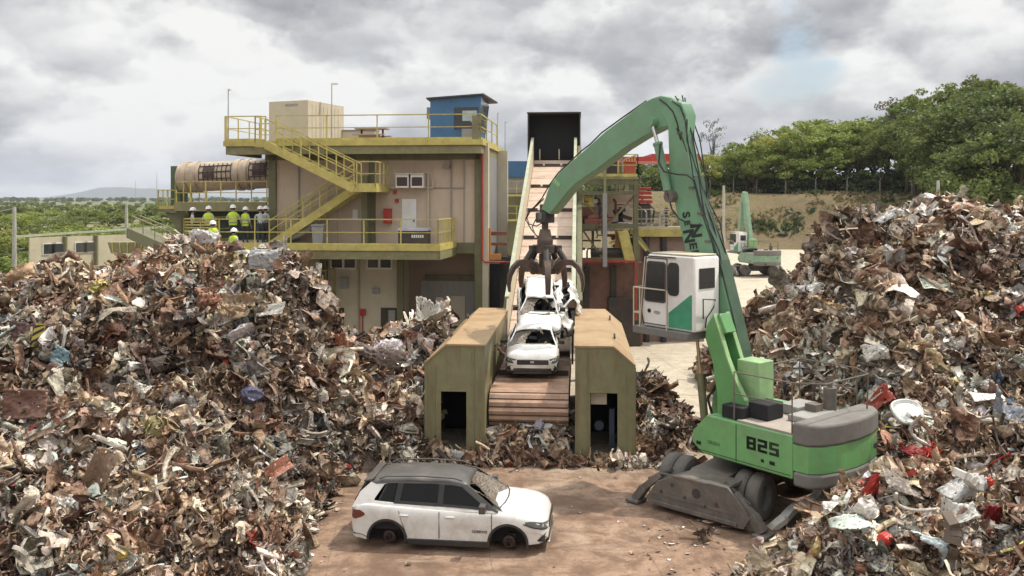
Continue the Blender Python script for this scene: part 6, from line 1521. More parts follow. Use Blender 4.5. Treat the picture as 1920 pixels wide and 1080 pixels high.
left_ctrl = [
    # toe of the heap (below ground just outside)
    g0(600, 1075), g0(592, 1010), g0(640, 935), g0(668, 890, -.1), g0(745, 885, -.1), g0(800, 868, .1), g0(560, 1120, -.2), g0(640, 1100, -1), g0(700, 960, -1.2), g0(800, 905, -.5), (-4.1, 15.0, -.4), (-4.3, 12, -.3),
    # crest
    cp(380, 467, 26.5), cp(330, 477, 26), cp(430, 471, 26.5), cp(480, 471, 26.2), cp(530, 479, 26), cp(566, 501, 25.8), cp(592, 554, 25.6), cp(618, 599, 25.5), cp(250, 522, 26), cp(190, 518, 26.5), cp(130, 514, 27), cp(80, 536, 27), cp(20, 556, 27), cp(-60, 564, 27), cp(-200, 556, 27),
    # face
    cp(380, 560, 23.8), cp(520, 560, 24.2), cp(230, 570, 23.5), cp(80, 600, 23.5), cp(600, 660, 24.8), cp(380, 700, 21.5), cp(540, 700, 22.8), cp(200, 700, 21), cp(40, 720, 20.5), cp(380, 850, 18.8), cp(520, 850, 20.0), cp(200, 850, 18), cp(40, 860, 17.5), cp(420, 980, 17.0), cp(300, 1000, 16), cp(120, 1000, 15.2), cp(520, 950, 18.4), cp(400, 1080, 15.6), cp(200, 1090, 14.2), cp(0, 1090, 13.6), cp(-150, 800, 18), cp(-150, 1080, 13), (-9, 11, .4), (-14, 10, .7), (-5.5, 12.5, .1),
    # back of the crest
    (-9.5, 30, 4.2), (-14, 31, 4.0), (-7, 29.5, 3.0), (-9.5, 34, .3), (-15, 35, .5), (-20, 34, 1), (-7, 33, -.1), (-24, 30, 3.5),
    # shoulder towards the conveyor
    cp(640, 655, 27.5), cp(700, 650, 28.5), cp(760, 622, 30), cp(820, 604, 31.2), cp(868, 596, 32), cp(700, 740, 26.2), cp(770, 720, 27), cp(770, 800, 25.2), cp(690, 830, 24.2), cp(620, 800, 23.4), cp(640, 730, 25), cp(740, 668, 28.5), cp(800, 660, 29), (-3.4, 34.5, .2), (-1.8, 34.5, .3), (-5, 33.5, .2)]
fL = rbf(left_ctrl)
right_ctrl = [
    g0(1350, 1075), g0(1368, 1030), g0(1425, 985), g0(1500, 960, -.2), g0(1600, 900, -.2), g0(1640, 850, -.1), g0(1640, 790, 0), (7.6, 34, -.4), (8.2, 38, -.4), (9.6, 42, -.3), (7.2, 30, -.5), (7.4, 27, -.6), (8.6, 25.5, -.2), (12, 45, -.3), (3.6, 13.5, -.3), (3.4, 12, -.3), (5, 18.0, -1), (7.5, 20.6, -.9), (5, 22, -1), (8, 24, -.6),
    (20, 46, -.2), (27, 50, 0),
    cp(1385, 612, 35), cp(1415, 588, 35.5), cp(1450, 562, 35.5), cp(1490, 532, 34.8), cp(1530, 470, 34), cp(1570, 420, 33.5), cp(1640, 405, 33), cp(1740, 401, 33), cp(1830, 405, 32.5), cp(1920, 405, 32.5), cp(2100, 407, 32),
    cp(1500, 560, 31.5), cp(1600, 520, 30.2), cp(1750, 520, 29.3), cp(1900, 520, 29), cp(1470, 610, 32), cp(1560, 620, 28.5), cp(1700, 640, 26.3), cp(1850, 640, 26), cp(1640, 700, 25.2), cp(1760, 720, 24), cp(1900, 720, 23.6),
    cp(1700, 800, 21.5), cp(1800, 800, 20.8), cp(1910, 790, 20.5), cp(1660, 880, 19.8), cp(1760, 890, 18.6), cp(1880, 880, 18), cp(1600, 950, 17.8), cp(1500, 1000, 17.0), cp(1700, 980, 16.4), cp(1850, 980, 15.8), cp(1450, 1070, 15.8), cp(1600, 1080, 15), cp(1800, 1080, 14.2), cp(1920, 1080, 13.8), cp(2100, 900, 17), cp(2100, 1080, 13), (6, 12, .6), (9, 11, .8),
    (16, 38, 5), (20, 40, 4.5), (24, 44, 1), (26, 36, 6)]
fR = rbf(right_ctrl)
box_ctrl = [g0(1195, 868, -.1), g0(1300, 862, -.2), g0(1330, 800, -.3), g0(1318, 770, -.3), cp(1205, 705, 27.5), cp(1225, 712, 27.5), cp(1260, 742, 26.8), cp(1300, 780, 26.3), cp(1200, 780, 25.8), cp(1250, 800, 25.4), cp(1285, 830, 24.8), cp(1215, 840, 24.8), (4.4, 30.5, -.3), (3.6, 31, .3), (6.2, 28, -.5), (6.0, 25, -.4), (3.4, 28, 1.6), (4.2, 23.6, -.4), (5.2, 24, -.3)]
fB = rbf(box_ctrl)
tail_ctrl = [(-.8, 25.6, .75), (.5, 25.6, .8), (1.8, 25.6, .75), (-.8, 24.4, .12), (.5, 24.4, .14), (1.9, 24.3, .1), (-.8, 23.4, -.15), (.6, 23.5, -.12), (2, 23.4, -.2), (-2.5, 23.9, .12), (-3.4, 23.7, .2), (3.2, 23.8, .0), (4, 23.6, -.15), (-3.4, 22.6, -.1), (-1.8, 22.8, -.15), (3, 23, -.3), (.5, 27, .6), (-1.6, 24.4, .1), (2.6, 24.2, .05)]
fT = rbf(tail_ctrl)
def rough(X, Y, a=.55): return a * (fbm(X * .75, Y * .75, 4) - .47) * 2.8 + a * .75 * (fbm(X * 1.9 + 5, Y * 1.9, 3) - .44) * 2 - a * 3.4 * np.clip(.36 - fbm(X * .95 + 21, Y * .95 + 8, 2), 0, .16)
def near_box(X, Y, pad=.1):
    dx = X - CO.x; dy = Y - CO.y; x = cc * dx - cs * dy; y = cs * dx + cc * dy
    inb = (y > -1.05 - pad) & (y < 8) & (((x > -3.1 - pad) & (x < -1.3 + pad)) | ((x > 1.28 - pad) & (x < 3.05 + pad)))
    belt = (y > .25) & (y < 30) & (np.abs(x) < 1.35)
    return inb, belt
def in_mach(X, Y, pad=0.0):
    dx = X - S0.x; dy = Y - S0.y; u = .67 * dx + .742 * dy; v = .742 * dx - .67 * dy
    a = (np.abs(u) < 2.5 + pad) & (np.abs(v) < 1.62 + pad)
    return a
# ---- scrap piece templates
def t_sheet(r, n=6, fold=7, amp=1.0):
    u, v, z = crumple_grid(n, n, amp, fold, r); asp = r.uniform(.35, 1.0)
    V = np.stack([u, v * asp, z], -1).reshape(-1, 3); i = (np.arange(n - 1)[:, None] * n + np.arange(n - 1)[None]).ravel()
    f = np.stack([i, i + n, i + n + 1, i + 1], 1)
    if r.random() < .6: f = f[r.random(len(f)) > .14]
    return V, f
def t_ribbon(r, n=9):
    p = np.zeros((n, 3)); d = r.normal(size=3); d /= np.linalg.norm(d); k = r.normal(size=3) * r.uniform(.3, 1.1)
    for i in range(1, n): d = d + np.cross(k, d) * .45 + r.normal(size=3) * .13; d /= np.linalg.norm(d); p[i] = p[i - 1] + d / n
    w = r.uniform(.025, .09); s = np.zeros((n, 3)); b = r.normal(size=3)
    for i in range(n):
        t = p[min(i + 1, n - 1)] - p[max(i - 1, 0)]; b = b + r.normal(size=3) * .25; b -= t * (b @ t) / (t @ t); b /= np.linalg.norm(b); s[i] = b * w
    V = np.stack([p - s, p + s], 1).reshape(-1, 3); i = np.arange(n - 1) * 2
    return V - V.mean(0), np.stack([i, i + 1, i + 3, i + 2], 1)
def t_wire(r, n=9):
    p = np.zeros((n, 3)); d = r.normal(size=3); d /= np.linalg.norm(d); k = r.normal(size=3) * r.uniform(.2, 1.3)
    for i in range(1, n): d = d + np.cross(k, d) * .4 + r.normal(size=3) * .15; d /= np.linalg.norm(d); p[i] = p[i - 1] + d / n
    w = r.uniform(.014, .034); V = []
    for i in range(n):
        t = p[min(i + 1, n - 1)] - p[max(i - 1, 0)]; a = np.cross(t, [0.3, .5, .8]); a /= np.linalg.norm(a); b = np.cross(t, a); b /= np.linalg.norm(b)
        for q in range(3): V.append(p[i] + w * (a * math.cos(q * 2.09) + b * math.sin(q * 2.09)))
    V = np.array(V); F_ = [(3 * i + q, 3 * i + (q + 1) % 3, 3 * i + 3 + (q + 1) % 3, 3 * i + 3 + q) for i in range(n - 1) for q in range(3)]
    return V - V.mean(0), np.array(F_)
def t_chunk(r):
    bm = bmesh.new(); bmesh.ops.create_icosphere(bm, subdivisions=2, radius=.5); V = np.array([v.co[:] for v in bm.verts]); f = np.array([[l.index for l in q.verts] for q in bm.faces]); bm.free()
    for i in range(9):
        a = r.normal(size=3); a /= np.linalg.norm(a); o = r.uniform(.12, .42); d = V @ a - o; V = V - np.outer(np.clip(d, 0, None) * r.uniform(.9, 1.7), a)
    V = V * r.uniform(.5, 1.1, 3) + r.normal(size=V.shape) * .02
    return V, np.concatenate([f, f[:, 2:3]], 1)[:, :3]
def t_channel(r, n=5):
    """bent steel section / torn frame"""
    xs = np.linspace(-.5, .5, n); b = r.uniform(-.5, .5); tw = r.uniform(-.6, .6); w = r.uniform(.05, .1); V = []
    prof = [(-w, w * .8), (-w, 0), (w, 0), (w, w * .8)]
    for x in xs:
        a = tw * x; 
        for (u, v) in prof: V.append((x, u * math.cos(a) - v * math.sin(a) + b * x * x + r.normal() * .008, u * math.sin(a) + v * math.cos(a) + b * .6 * abs(x) ** 1.5 + r.normal() * .008))
    F_ = [(4 * i + q, 4 * i + q + 1, 4 * i + 5 + q, 4 * i + 4 + q) for i in range(n - 1) for q in range(3)]
    return np.array(V), np.array(F_)
r0 = np.random.default_rng(99)
def t_lump(r):
    bm = bmesh.new(); bmesh.ops.create_icosphere(bm, subdivisions=3, radius=.5); V = np.array([v.co[:] for v in bm.verts]); f = np.array([[l.index for l in q.verts] for q in bm.faces]); bm.free()
    for i in range(22):
        a = r.normal(size=3); a /= np.linalg.norm(a); o = r.uniform(.1, .42); d = V @ a - o; V = V - np.outer(np.clip(d, 0, None) * r.uniform(.7, 1.9), a)
    for i in range(7):
        a = r.normal(size=3); a /= np.linalg.norm(a); b = r.normal(size=3); V = V + np.outer(np.abs(V @ a * 3 + r.uniform(-1, 1)) % .5 * .16, b / np.linalg.norm(b))
    V = V * r.uniform(.45, 1.15, 3) + r.normal(size=V.shape) * .008
    return V - V.mean(0), f
def t_blob(r, nr, nt, amp, folds, curl):
    th = np.linspace(0, 2 * math.pi, nt, endpoint=False); ph = r.uniform(0, 6.28, 4)
    out = .5 * (1 + .16 * np.cos(2 * th + ph[0]) + .13 * np.cos(3 * th + ph[1]) + .1 * np.cos(5 * th + ph[2])); asp = r.uniform(.4, 1.0)
    P = [(0., 0.)]
    for i in range(1, nr + 1):
        for k in range(nt): q = (i / nr) * out[k] * (1 + .05 * r.normal()); P.append((q * math.cos(th[k]), q * math.sin(th[k]) * asp))
    P = np.array(P); u = P[:, 0]; v = P[:, 1]; z = np.zeros(len(P)); dx = 0 * z; dy = 0 * z
    for i in range(folds):
        t = r.uniform(0, 6.28); o = r.uniform(-.35, .35); d = np.abs(u * math.cos(t) + v * math.sin(t) - o); a = amp * r.uniform(-1, 1) / (1 + i * .12)
        z += a * d; c = r.uniform(0, .45); dx -= c * abs(a) * (d - d.mean()) * math.cos(t) * np.sign(u * math.cos(t) + v * math.sin(t) - o); dy -= c * abs(a) * (d - d.mean()) * math.sin(t) * np.sign(u * math.cos(t) + v * math.sin(t) - o)
    u = u + dx * .5; v = v + dy * .5; z = np.clip(z - z.mean(), -.34, .34) + r.normal(size=len(z)) * .012; k = r.uniform(*curl) + 1e-3
    x2 = np.sin(k * u) * (1 / k - z); z2 = (1 - np.cos(k * u)) / k + z * np.cos(k * u)
    V = np.stack([x2, v, z2], 1); F_ = []
    for k_ in range(nt): F_.append((0, 1 + k_, 1 + (k_ + 1) % nt, 1 + (k_ + 1) % nt))
    tri = np.array([f[:3] for f in F_]); qd = []
    for i in range(nr - 1):
        for k_ in range(nt):
            a = 1 + i * nt; b = a + nt; qd.append((a + k_, b + k_, b + (k_ + 1) % nt)); qd.append((a + k_, b + (k_ + 1) % nt, a + (k_ + 1) % nt))
    return V - V.mean(0), np.concatenate([tri, np.array(qd)]) if qd else tri
def t_lump(r, sub_=3, cuts=22):
    bm = bmesh.new(); bmesh.ops.create_icosphere(bm, subdivisions=sub_, radius=.5); V = np.array([v.co[:] for v in bm.verts]); f = np.array([[l.index for l in q.verts] for q in bm.faces]); bm.free()
    for i in range(cuts):
        a = r.normal(size=3); a /= np.linalg.norm(a); o = r.uniform(.1, .42); d = V @ a - o; V = V - np.outer(np.clip(d, 0, None) * r.uniform(.7, 1.9), a)
    for i in range(9):
        a = r.normal(size=3); a /= np.linalg.norm(a); b = r.normal(size=3); V = V + np.outer(np.abs((V @ a * r.uniform(2, 4.5) + r.uniform(-1, 1)) % 1 - .5) * .34, b / np.linalg.norm(b))
    V = V * r.uniform(.45, 1.1, 3)
    return V - V.mean(0), f
T_big = [t_blob(r0, 9, 24, 1.25, 20, (0, 3.0)) for _ in range(14)]; T_lmp = [t_lump(r0, 3, 30) for _ in range(18)]
T_med = [t_blob(r0, 5, 12, 1.25, 11, (0, 4.5)) for _ in range(26)]
T_sml = [t_blob(r0, 2, 8, .9, 5, (0, 5)) for _ in range(12)] + [t_lump(r0, 1, 8) for _ in range(8)]
T_rib = [t_ribbon(r0) for _ in range(16)]; T_wir = [t_wire(r0) for _ in range(12)]; T_chk = [t_chunk(r0) for _ in range(10)]; T_chn = [t_channel(r0) for _ in range(10)]
PAL = np.array([(.14, .085, .06), (.225, .14, .095), (.31, .215, .15), (.39, .30, .215), (.47, .385, .295), (.385, .35, .31), (.075, .058, .048), (.58, .53, .46), (.70, .67, .62), (.27, .13, .085), (.36, .05, .035), (.10, .13, .19), (.42, .37, .14), (.22, .21, .20), (.20, .23, .21)])
PW = np.array([.09, .14, .16, .15, .13, .13, .05, .095, .055, .035, .006, .006, .006, .035, .010])
def scatter(fn, base_x, base_y, dens, temps, smin, smax, mask, lean, pale=0, lift=(.0, .25), aniso=1.0, power=1.6, noise_a=.55, single=None):
    area = (base_x[1] - base_x[0]) * (base_y[1] - base_y[0]); n = int(area * dens * 4.2)
    X = rng.uniform(*base_x, n); Y = rng.uniform(*base_y, n)
    e = .15; H = fn(X, Y) + rough(X, Y, noise_a)
    k = mask(X, Y, fn(X, Y)); X, Y, H = X[k], Y[k], H[k]; n = len(X)
    # steeper faces carry more pieces than their plan area: jitter along the face
    px = 960 + F * X / Y; k = (px > -260) & (px < 2180); X, Y, H = X[k], Y[k], H[k]; n = len(X)
    q_ = np.clip(Y / 25, .55, 1.35); sx_ = (fn(X + .25, Y) + rough(X + .25, Y, noise_a) - H) / .25; sy_ = (fn(X, Y + .25) + rough(X, Y + .25, noise_a) - H) / .25; keep_ = rng.random(n) < np.clip(np.sqrt(1 + sx_ ** 2 + sy_ ** 2) / q_ ** 1.5, 0, 4.2) / 4.2
    X, Y, H, q_ = X[keep_], Y[keep_], H[keep_], q_[keep_]; n = len(X)
    s = (smin + (smax - smin) * rng.random(n) ** power) * q_
    gx = (fn(X + .3, Y) - fn(X - .3, Y)) / .6; gy = (fn(X, Y + .3) - fn(X, Y - .3)) / .6
    N_ = np.stack([-gx, -gy, np.ones(n)], 1); N_ /= np.linalg.norm(N_, axis=1)[:, None]
    z = N_ * lean + rng.normal(size=(n, 3)) * (1 - lean); z /= np.linalg.norm(z, axis=1)[:, None]
    a = rng.normal(size=(n, 3)); a -= z * (a * z).sum(1)[:, None]; a /= np.linalg.norm(a, axis=1)[:, None]; b = np.cross(z, a)
    M = np.stack([a, b, z], -1) * s[:, None, None]
    P = np.stack([X, Y, H + rng.uniform(lift[0], lift[1], n) * np.minimum(s, .6)], 1)
    # colour fields: darker and paler zones across the heap
    zone = fbm(X * .33 + 3.1, H * .45 + Y * .2, 3); zr = fbm(X * .5 + 11, H * .5 + Y * .3 + 4, 2)
    ci = rng.choice(len(PAL), n, p=PW / PW.sum()); swap = rng.random(n)
    dark = (zone < .43) & (swap < .5); ci[dark] = rng.choice([0, 1, 6, 0, 2, 13], dark.sum())
    lite = (zone > .53) & (swap < .30 + pale); ci[lite] = rng.choice([4, 5, 7, 8, 3, 7], lite.sum())
    rusty = (zr > .54) & (rng.random(n) < .38); ci[rusty] = rng.choice([1, 9, 2, 0], rusty.sum())
    # torn-up neighbours often come from one and the same part: share a colour inside small cells
    cxx = np.floor((X + .5 * fbm(X * 2, Y * 2, 2)) / .62).astype(int); cyy = np.floor((Y + .5 * fbm(X * 2 + 7, Y * 2, 2)) / .75 + H * .8).astype(int)
    hsh = (cxx * 7349 + cyy * 9151) % 4096; tab = np.random.default_rng(4).choice(len(PAL), 4096, p=np.where(np.isin(np.arange(len(PAL)), (9, 10, 11, 12)), PW * .12, PW) / np.where(np.isin(np.arange(len(PAL)), (9, 10, 11, 12)), PW * .12, PW).sum()); same = rng.random(n) < .6; ci[same] = tab[hsh[same]]
    C = np.minimum(PAL[ci] * np.array([1.29, 1.24, 1.17]), .8) * np.where(zone < .42, .66, 1.0)[:, None] * rng.uniform(.72, 1.25, (n, 1)) * rng.uniform(.94, 1.06, (n, 3))
    ti = rng.integers(0, len(temps), n); out = []
    if single:
        pxs = 960 + F * P[:, 0] / P[:, 1]; pys = HY + (CH - P[:, 2]) / P[:, 1] * F; vis = (pxs > 5) & (pxs < 1915) & (pys < 1075); vis &= P[:, 1] < 33
        idx = np.nonzero(vis)[0]; idx = idx[np.argsort(-(s[idx] / P[idx, 1]))][:150]; take = np.zeros(n, bool); take[idx] = True
        for i_ in idx:
            V, f = temps[ti[i_]]; vv = V @ M[i_].T; lum = C[i_].mean(); tone = 'dark brown' if lum < .13 else 'brown' if lum < .32 else 'pale'
            pc = P[i_].copy(); low = (vv[:, 2] + pc[2]).min(); pc[2] += max(0, .012 - low)
            o = link('sheet_scrap', np_mesh('sheet_scrap', [(vv, f, np.repeat(C[i_][None], len(f), 0))], m_scrap)); o.location = pc
            tag(o, tone + ' crumpled scrap sheet lying loose among the pieces of the ' + single[1] + ' scrap heap', 'metal sheet', tone + ' crumpled sheets in the ' + single[1] + ' heap')
        ti = np.where(take, -1, ti)
    for t, (V, f) in enumerate(temps):
        m = np.nonzero(ti == t)[0]
        if not len(m): continue
        vv = np.einsum('nij,vj->nvi', M[m], V) + P[m][:, None]
        if True: vv[:, :, 2] = np.maximum(vv[:, :, 2], .012)
        ff = (f[None] + (np.arange(len(m)) * len(V))[:, None, None]).reshape(-1, f.shape[1])
        out.append((vv.reshape(-1, 3), ff, np.repeat(C[m], len(f), 0)))
    return out
def m_scrap_f():
    m = bpy.data.materials.new('scrap_metal'); m.use_nodes = True; nt = m.node_tree; b = nt.nodes['Principled BSDF']; N = nt.nodes.new; L = nt.links.new
    a = N('ShaderNodeAttribute'); a.attribute_name = 'Col'; geo = N('ShaderNodeNewGeometry')
    def noi(s, d=5): n = N('ShaderNodeTexNoise'); n.inputs['Scale'].default_value = s; n.inputs['Detail'].default_value = d; n.inputs['Roughness'].default_value = .7; L(geo.outputs['Position'], n.inputs[0]); return n.outputs['Fac']
    def MR(x, p, q, lo, hi): n = N('ShaderNodeMapRange'); L(x, n.inputs[0]); [setattr(n.inputs[i + 1], 'default_value', v) for i, v in enumerate((p, q, lo, hi))]; return n.outputs[0]
    n1 = noi(5); n2 = noi(1.7, 8)
    mx = N('ShaderNodeMix'); mx.data_type = 'RGBA'; mx.blend_type = 'MULTIPLY'; mx.inputs[0].default_value = 1; L(a.outputs['Color'], mx.inputs[6]); L(MR(n1, .3, .7, .6, 1.35), mx.inputs[7])
    m2 = N('ShaderNodeMix'); m2.data_type = 'RGBA'; L(MR(n2, .5, .68, 0, .38), m2.inputs[0]); L(mx.outputs[2], m2.inputs[6]); m2.inputs[7].default_value = (.19, .12, .082, 1)
    L(m2.outputs[2], b.inputs['Base Color']); L(MR(n1, .35, .65, .35, .8), b.inputs['Roughness']); b.inputs['Metallic'].default_value = .12
    bp = N('ShaderNodeBump'); bp.inputs['Strength'].default_value = .3; bp.inputs['Distance'].default_value = .04; L(noi(22, 4), bp.inputs['Height'])
    # crumpled-foil facets
    last = bp.outputs[0]
    for sc_, di, st_b in ((5.5, .16, .5), (15.0, .06, .3)):
        wn = N('ShaderNodeTexNoise'); wn.inputs['Scale'].default_value = sc_ * .6; L(geo.outputs['Position'], wn.inputs[0])
        va = N('ShaderNodeVectorMath'); va.operation = 'MULTIPLY_ADD'; L(wn.outputs['Color'], va.inputs[0]); va.inputs[1].default_value = (1.2 / sc_,) * 3; L(geo.outputs['Position'], va.inputs[2])
        vo = N('ShaderNodeTexVoronoi'); vo.inputs['Scale'].default_value = sc_; L(va.outputs[0], vo.inputs['Vector'])
        b2 = N('ShaderNodeBump'); b2.inputs['Strength'].default_value = st_b; b2.inputs['Distance'].default_value = di; L(vo.outputs['Distance'], b2.inputs['Height']); L(last, b2.inputs['Normal']); last = b2.outputs[0]
    L(last, b.inputs['Normal'])
    return m
m_scrap = m_scrap_f()
def heap(name, label, fn, bx_, by_, mask, dens=1.0, big=True, pale=0.0, step=.16, na=.55, side='left'):
    # solid body under the loose pieces
    xs = np.arange(bx_[0], bx_[1], step); ys = np.arange(by_[0], by_[1], step)
    X, Y = np.meshgrid(xs, ys, indexing='ij'); B0 = fn(X, Y); H = B0 + rough(X, Y, na) - .08; ok = mask(X, Y, B0)
    H = np.where(ok, H, np.minimum(H, -.05)); nx, ny = X.shape
    V = np.stack([X, Y, H], -1).reshape(-1, 3); i = (np.arange(nx - 1)[:, None] * ny + np.arange(ny - 1)[None]); f = np.stack([i, i + ny, i + ny + 1, i + 1], -1).reshape(-1, 4)
    okc = (ok[:-1, :-1] | ok[1:, :-1] | ok[1:, 1:] | ok[:-1, 1:]).ravel(); f = f[okc]
    c = np.array([[.15, .105, .075]]) * (.6 + .8 * rng.random((len(f), 1))); G = [(V, f, c)]
    A = dict(fn=fn, base_x=bx_, base_y=by_, mask=mask, noise_a=na)
    if big:
        Bg = scatter(dens=2.8 * dens, temps=T_big, smin=.4, smax=1.3, lean=.5, pale=pale, lift=(-.1, .25), single=(name, side), **A); G += Bg
    G += scatter(dens=6.5 * dens, temps=T_lmp, smin=.25, smax=.95, lean=.3, pale=pale + .15, lift=(-.25, .35), power=1.8, **A)
    G += scatter(dens=16 * dens, temps=T_med, smin=.22, smax=.68, lean=.35, pale=pale, lift=(-.1, .5), **A)
    G += scatter(dens=5 * dens, temps=T_chk, smin=.08, smax=.32, lean=.2, pale=pale, lift=(-.2, .4), power=2.2, **A)
    G += scatter(dens=7 * dens, temps=T_chn, smin=.25, smax=1.2, lean=.3, pale=pale, lift=(-.1, .5), power=2.4, **A)
    G += scatter(dens=24 * dens, temps=T_sml, smin=.07, smax=.24, lean=.3, pale=pale, lift=(0, .9), **A)
    G += scatter(dens=34 * dens, temps=T_rib, smin=.2, smax=.8, lean=.3, pale=pale, lift=(0, .35), power=2, **A)
    G += scatter(dens=17 * dens, temps=T_wir, smin=.2, smax=.8, lean=.3, pale=pale, lift=(0, .4), power=2, **A)
    o = link(name, np_mesh(name, G, m_scrap)); tag(o, label, 'scrap heap', kind='stuff')
    return o
def mL(X, Y, H):
    inb, belt = near_box(X, Y); 
    cb = (X > -1.31 - 2.25) & (X < -1.31 + 2.25) & (np.abs(Y - 19.2) < 1.2)
    return (H > .03) & ~inb & ~belt & ~cb & (X < -.9)
def mR(X, Y, H): return (H > .03) & ~in_mach(X, Y, -.1) & (X > 3)
def mB(X, Y, H): inb, belt = near_box(X, Y); return (H > .03) & ~inb & ~belt & (X > 2.9) & (X < 7) & ~in_mach(X, Y, -.1)
def mT(X, Y, H): inb, belt = near_box(X, Y, .02); return (H > .01) & ~inb & ((Y < 26.4) | ~belt) & (X > -3.6) & (X < 4.3) & ~in_mach(X, Y, 0)
heap('scrap_heap', 'huge heap of brown shredded and crumpled scrap metal filling the left half of the yard', fL, (-26, -1.2), (9.5, 35), mL)
heap('scrap_heap', 'high heap of torn scrap sheets and strips filling the right side around the green machine', fR, (3.2, 27), (9.5, 45), mR, pale=.12, side='right')
heap('scrap_heap', 'small heap of shredded scrap leaning against the right olive steel box', fB, (2.9, 7), (23.4, 31.5), mB, big=False, dens=1.2)
heap('scrap_spill', 'low spill of scrap bits under the conveyor tail and along the two olive boxes', fT, (-3.6, 4.3), (22.6, 27.0), mT, big=False, dens=1.1, na=.12)
# loose crumbs over the yard
def crumbs():
    G = []; n = 3200; X = rng.uniform(-5, 6, n); Y = rng.uniform(14.5, 24, n); 
    d = np.minimum(np.abs(fL(X, Y)), np.abs(fR(X, Y))); k = rng.random(n) < np.clip(1.0 - d * 1.3, .05, 1); X, Y = X[k], Y[k]; n = len(X)
    for t in range(8):
        V, f = T_sml[t]; m = np.arange(n) % 8 == t; s = .02 + .13 * rng.random(m.sum()) ** 3 ; a = rng.uniform(0, 6.28, m.sum())
        R_ = np.stack([np.stack([np.cos(a), -np.sin(a), 0 * a], -1), np.stack([np.sin(a), np.cos(a), 0 * a], -1), np.stack([0 * a, 0 * a, 0 * a + .6], -1)], 1) * s[:, None, None]
        vv = np.einsum('nij,vj->nvi', R_, V) + np.stack([X[m], Y[m], s * .15 + .01], 1)[:, None]; vv[:, :, 2] = np.maximum(vv[:, :, 2], .006)
        G.append((vv.reshape(-1, 3), (f[None] + (np.arange(m.sum()) * len(V))[:, None, None]).reshape(-1, f.shape[1]), np.repeat(PAL[rng.choice([3, 4, 7, 8, 2, 1], m.sum())], len(f), 0)))
    o = link('scrap_crumbs', np_mesh('scrap_crumbs', G, m_scrap)); tag(o, 'tiny pale metal crumbs scattered over the brown yard round the car', 'scrap', kind='stuff')
crumbs()
# ---- pieces that stand out, each its own thing
def on_heap(px, py, fn):
    best = None
    for Y in np.arange(9.5, 48, .05):
        p = W(px, py, Y); h = float(fn(np.array([p.x]), np.array([p.y]))[0] + rough(np.array([p.x]), np.array([p.y]))[0])
        if p.z <= h or p.z < .05: return p
        if best is None or h - p.z > best[0]: best = (h - p.z, Vector((p.x, p.y, h)))
    return best[1]
_seed = [300]
def piece(name, cat, label, px, py, fn, size, colr, kind='sheet', rough_=.45, rot=None, amp=.9, asp=.7, lift=.12, var=.2, dirt=True):
    _seed[0] += 1; size = size * .8; p = on_heap(px, py, fn); p = p + Vector((0, -.25 * size - .05, lift * size + .05))
    m = mat('scrap_%s_%d' % (name, _seed[0]), colr, rough_, .1, var=var, scale=4, bump=.3, bscale=12, dirt=(.14, .085, .055) if dirt else None, dirt_amt=.5, dirt_scale=2.5)
    r = np.random.default_rng(_seed[0])
    if kind == 'sheet':
        return crumpled(name, label, cat, p, size, m, _seed[0], amp * .72, rot, 20, 22, .008, asp)
    if kind == 'bundle':
        V_ = []; F_ = []; c_ = 0
        for i_ in range(46):
            V, f = (T_wir if i_ % 3 else T_rib)[i_ % 12]; Q = np.linalg.qr(r.normal(size=(3, 3)))[0]; V = (V * np.array([1, 1, 1])) @ Q * size * r.uniform(.5, .95) * 1.0 + r.normal(size=3) * size * .13 * np.array([1, 1, asp]); V_.append(V); F_.append(f + c_); c_ += len(V)
        me = np_mesh(name, [(np.concatenate(V_), np.concatenate(F_), None)], m); o = link(name, me); rot = (0, 0, 0)
    if kind == 'ball':
        bm = bmesh.new(); bmesh.ops.create_icosphere(bm, subdivisions=4, radius=.5)
        dirs = [(Vector(r.normal(size=3)).normalized(), r.uniform(.25, .45), r.uniform(.5, 1.4)) for _ in range(26)]
        for v in bm.verts:
            c = v.co
            for a, o, k in dirs:
                d = c.dot(a) - o
                if d > 0: c = c - a * d * k
            v.co = Vector((c.x * size, c.y * size, c.z * size * asp)) * (1 + .04 * math.sin(31 * c.x + 17 * c.y) + .03 * math.sin(43 * c.z))
        me = bpy.data.meshes.new(name); bm.to_mesh(me); bm.free(); me.materials.append(m); o = link(name, me)
    if kind == 'beam':
        q = MB(); n = 9; pts = [Vector((size * (i / (n - 1) - .5), size * .05 * math.sin(i * 1.3 + _seed[0]), size * .06 * math.sin(i * .8))) for i in range(n)]
        for a, b in zip(pts[:-1], pts[1:]): q.bar(a, b + (b - a) * .06, .07 * asp * 1.6, .04 * asp * 1.6)
        o = q.build(name, m, bevel=.004)
    if kind == 'tube':
        q = MB(); n = 10; k = r.normal(size=3); pts = [Vector((size * (i / (n - 1) - .5), size * .22 * math.sin(i * .55 + k[0]), size * .2 * math.cos(i * .5 + k[1]))) for i in range(n)]
        q.tube(pts, [.024 * asp * (1 + .18 * math.sin(2.1 * i_ + k[2])) for i_ in range(n)], 7); o = q.build(name, m)
    if kind == 'disc':
        M_ = None; q = MB(); pr = [(0, .02), (size * .2, .03), (size * .35, .0), (size * .45, .05), (size * .5, .03), (size * .5, -.03), (0, -.04)]
        q.lathe(pr, M_, 28); q.v = [(v[0] * (1 + .08 * math.sin(5 * v[1] / size)), v[1], v[2] + .1 * size * math.sin(4 * v[0] / size)) for v in q.v]; o = q.build(name, m, smooth=True)
    o.location = p; o.rotation_euler = rot if rot is not None else (r.uniform(-1, 1), r.uniform(-1, 1), r.uniform(0, 6))
    return tag(o, label, cat)
up_ = R(70)
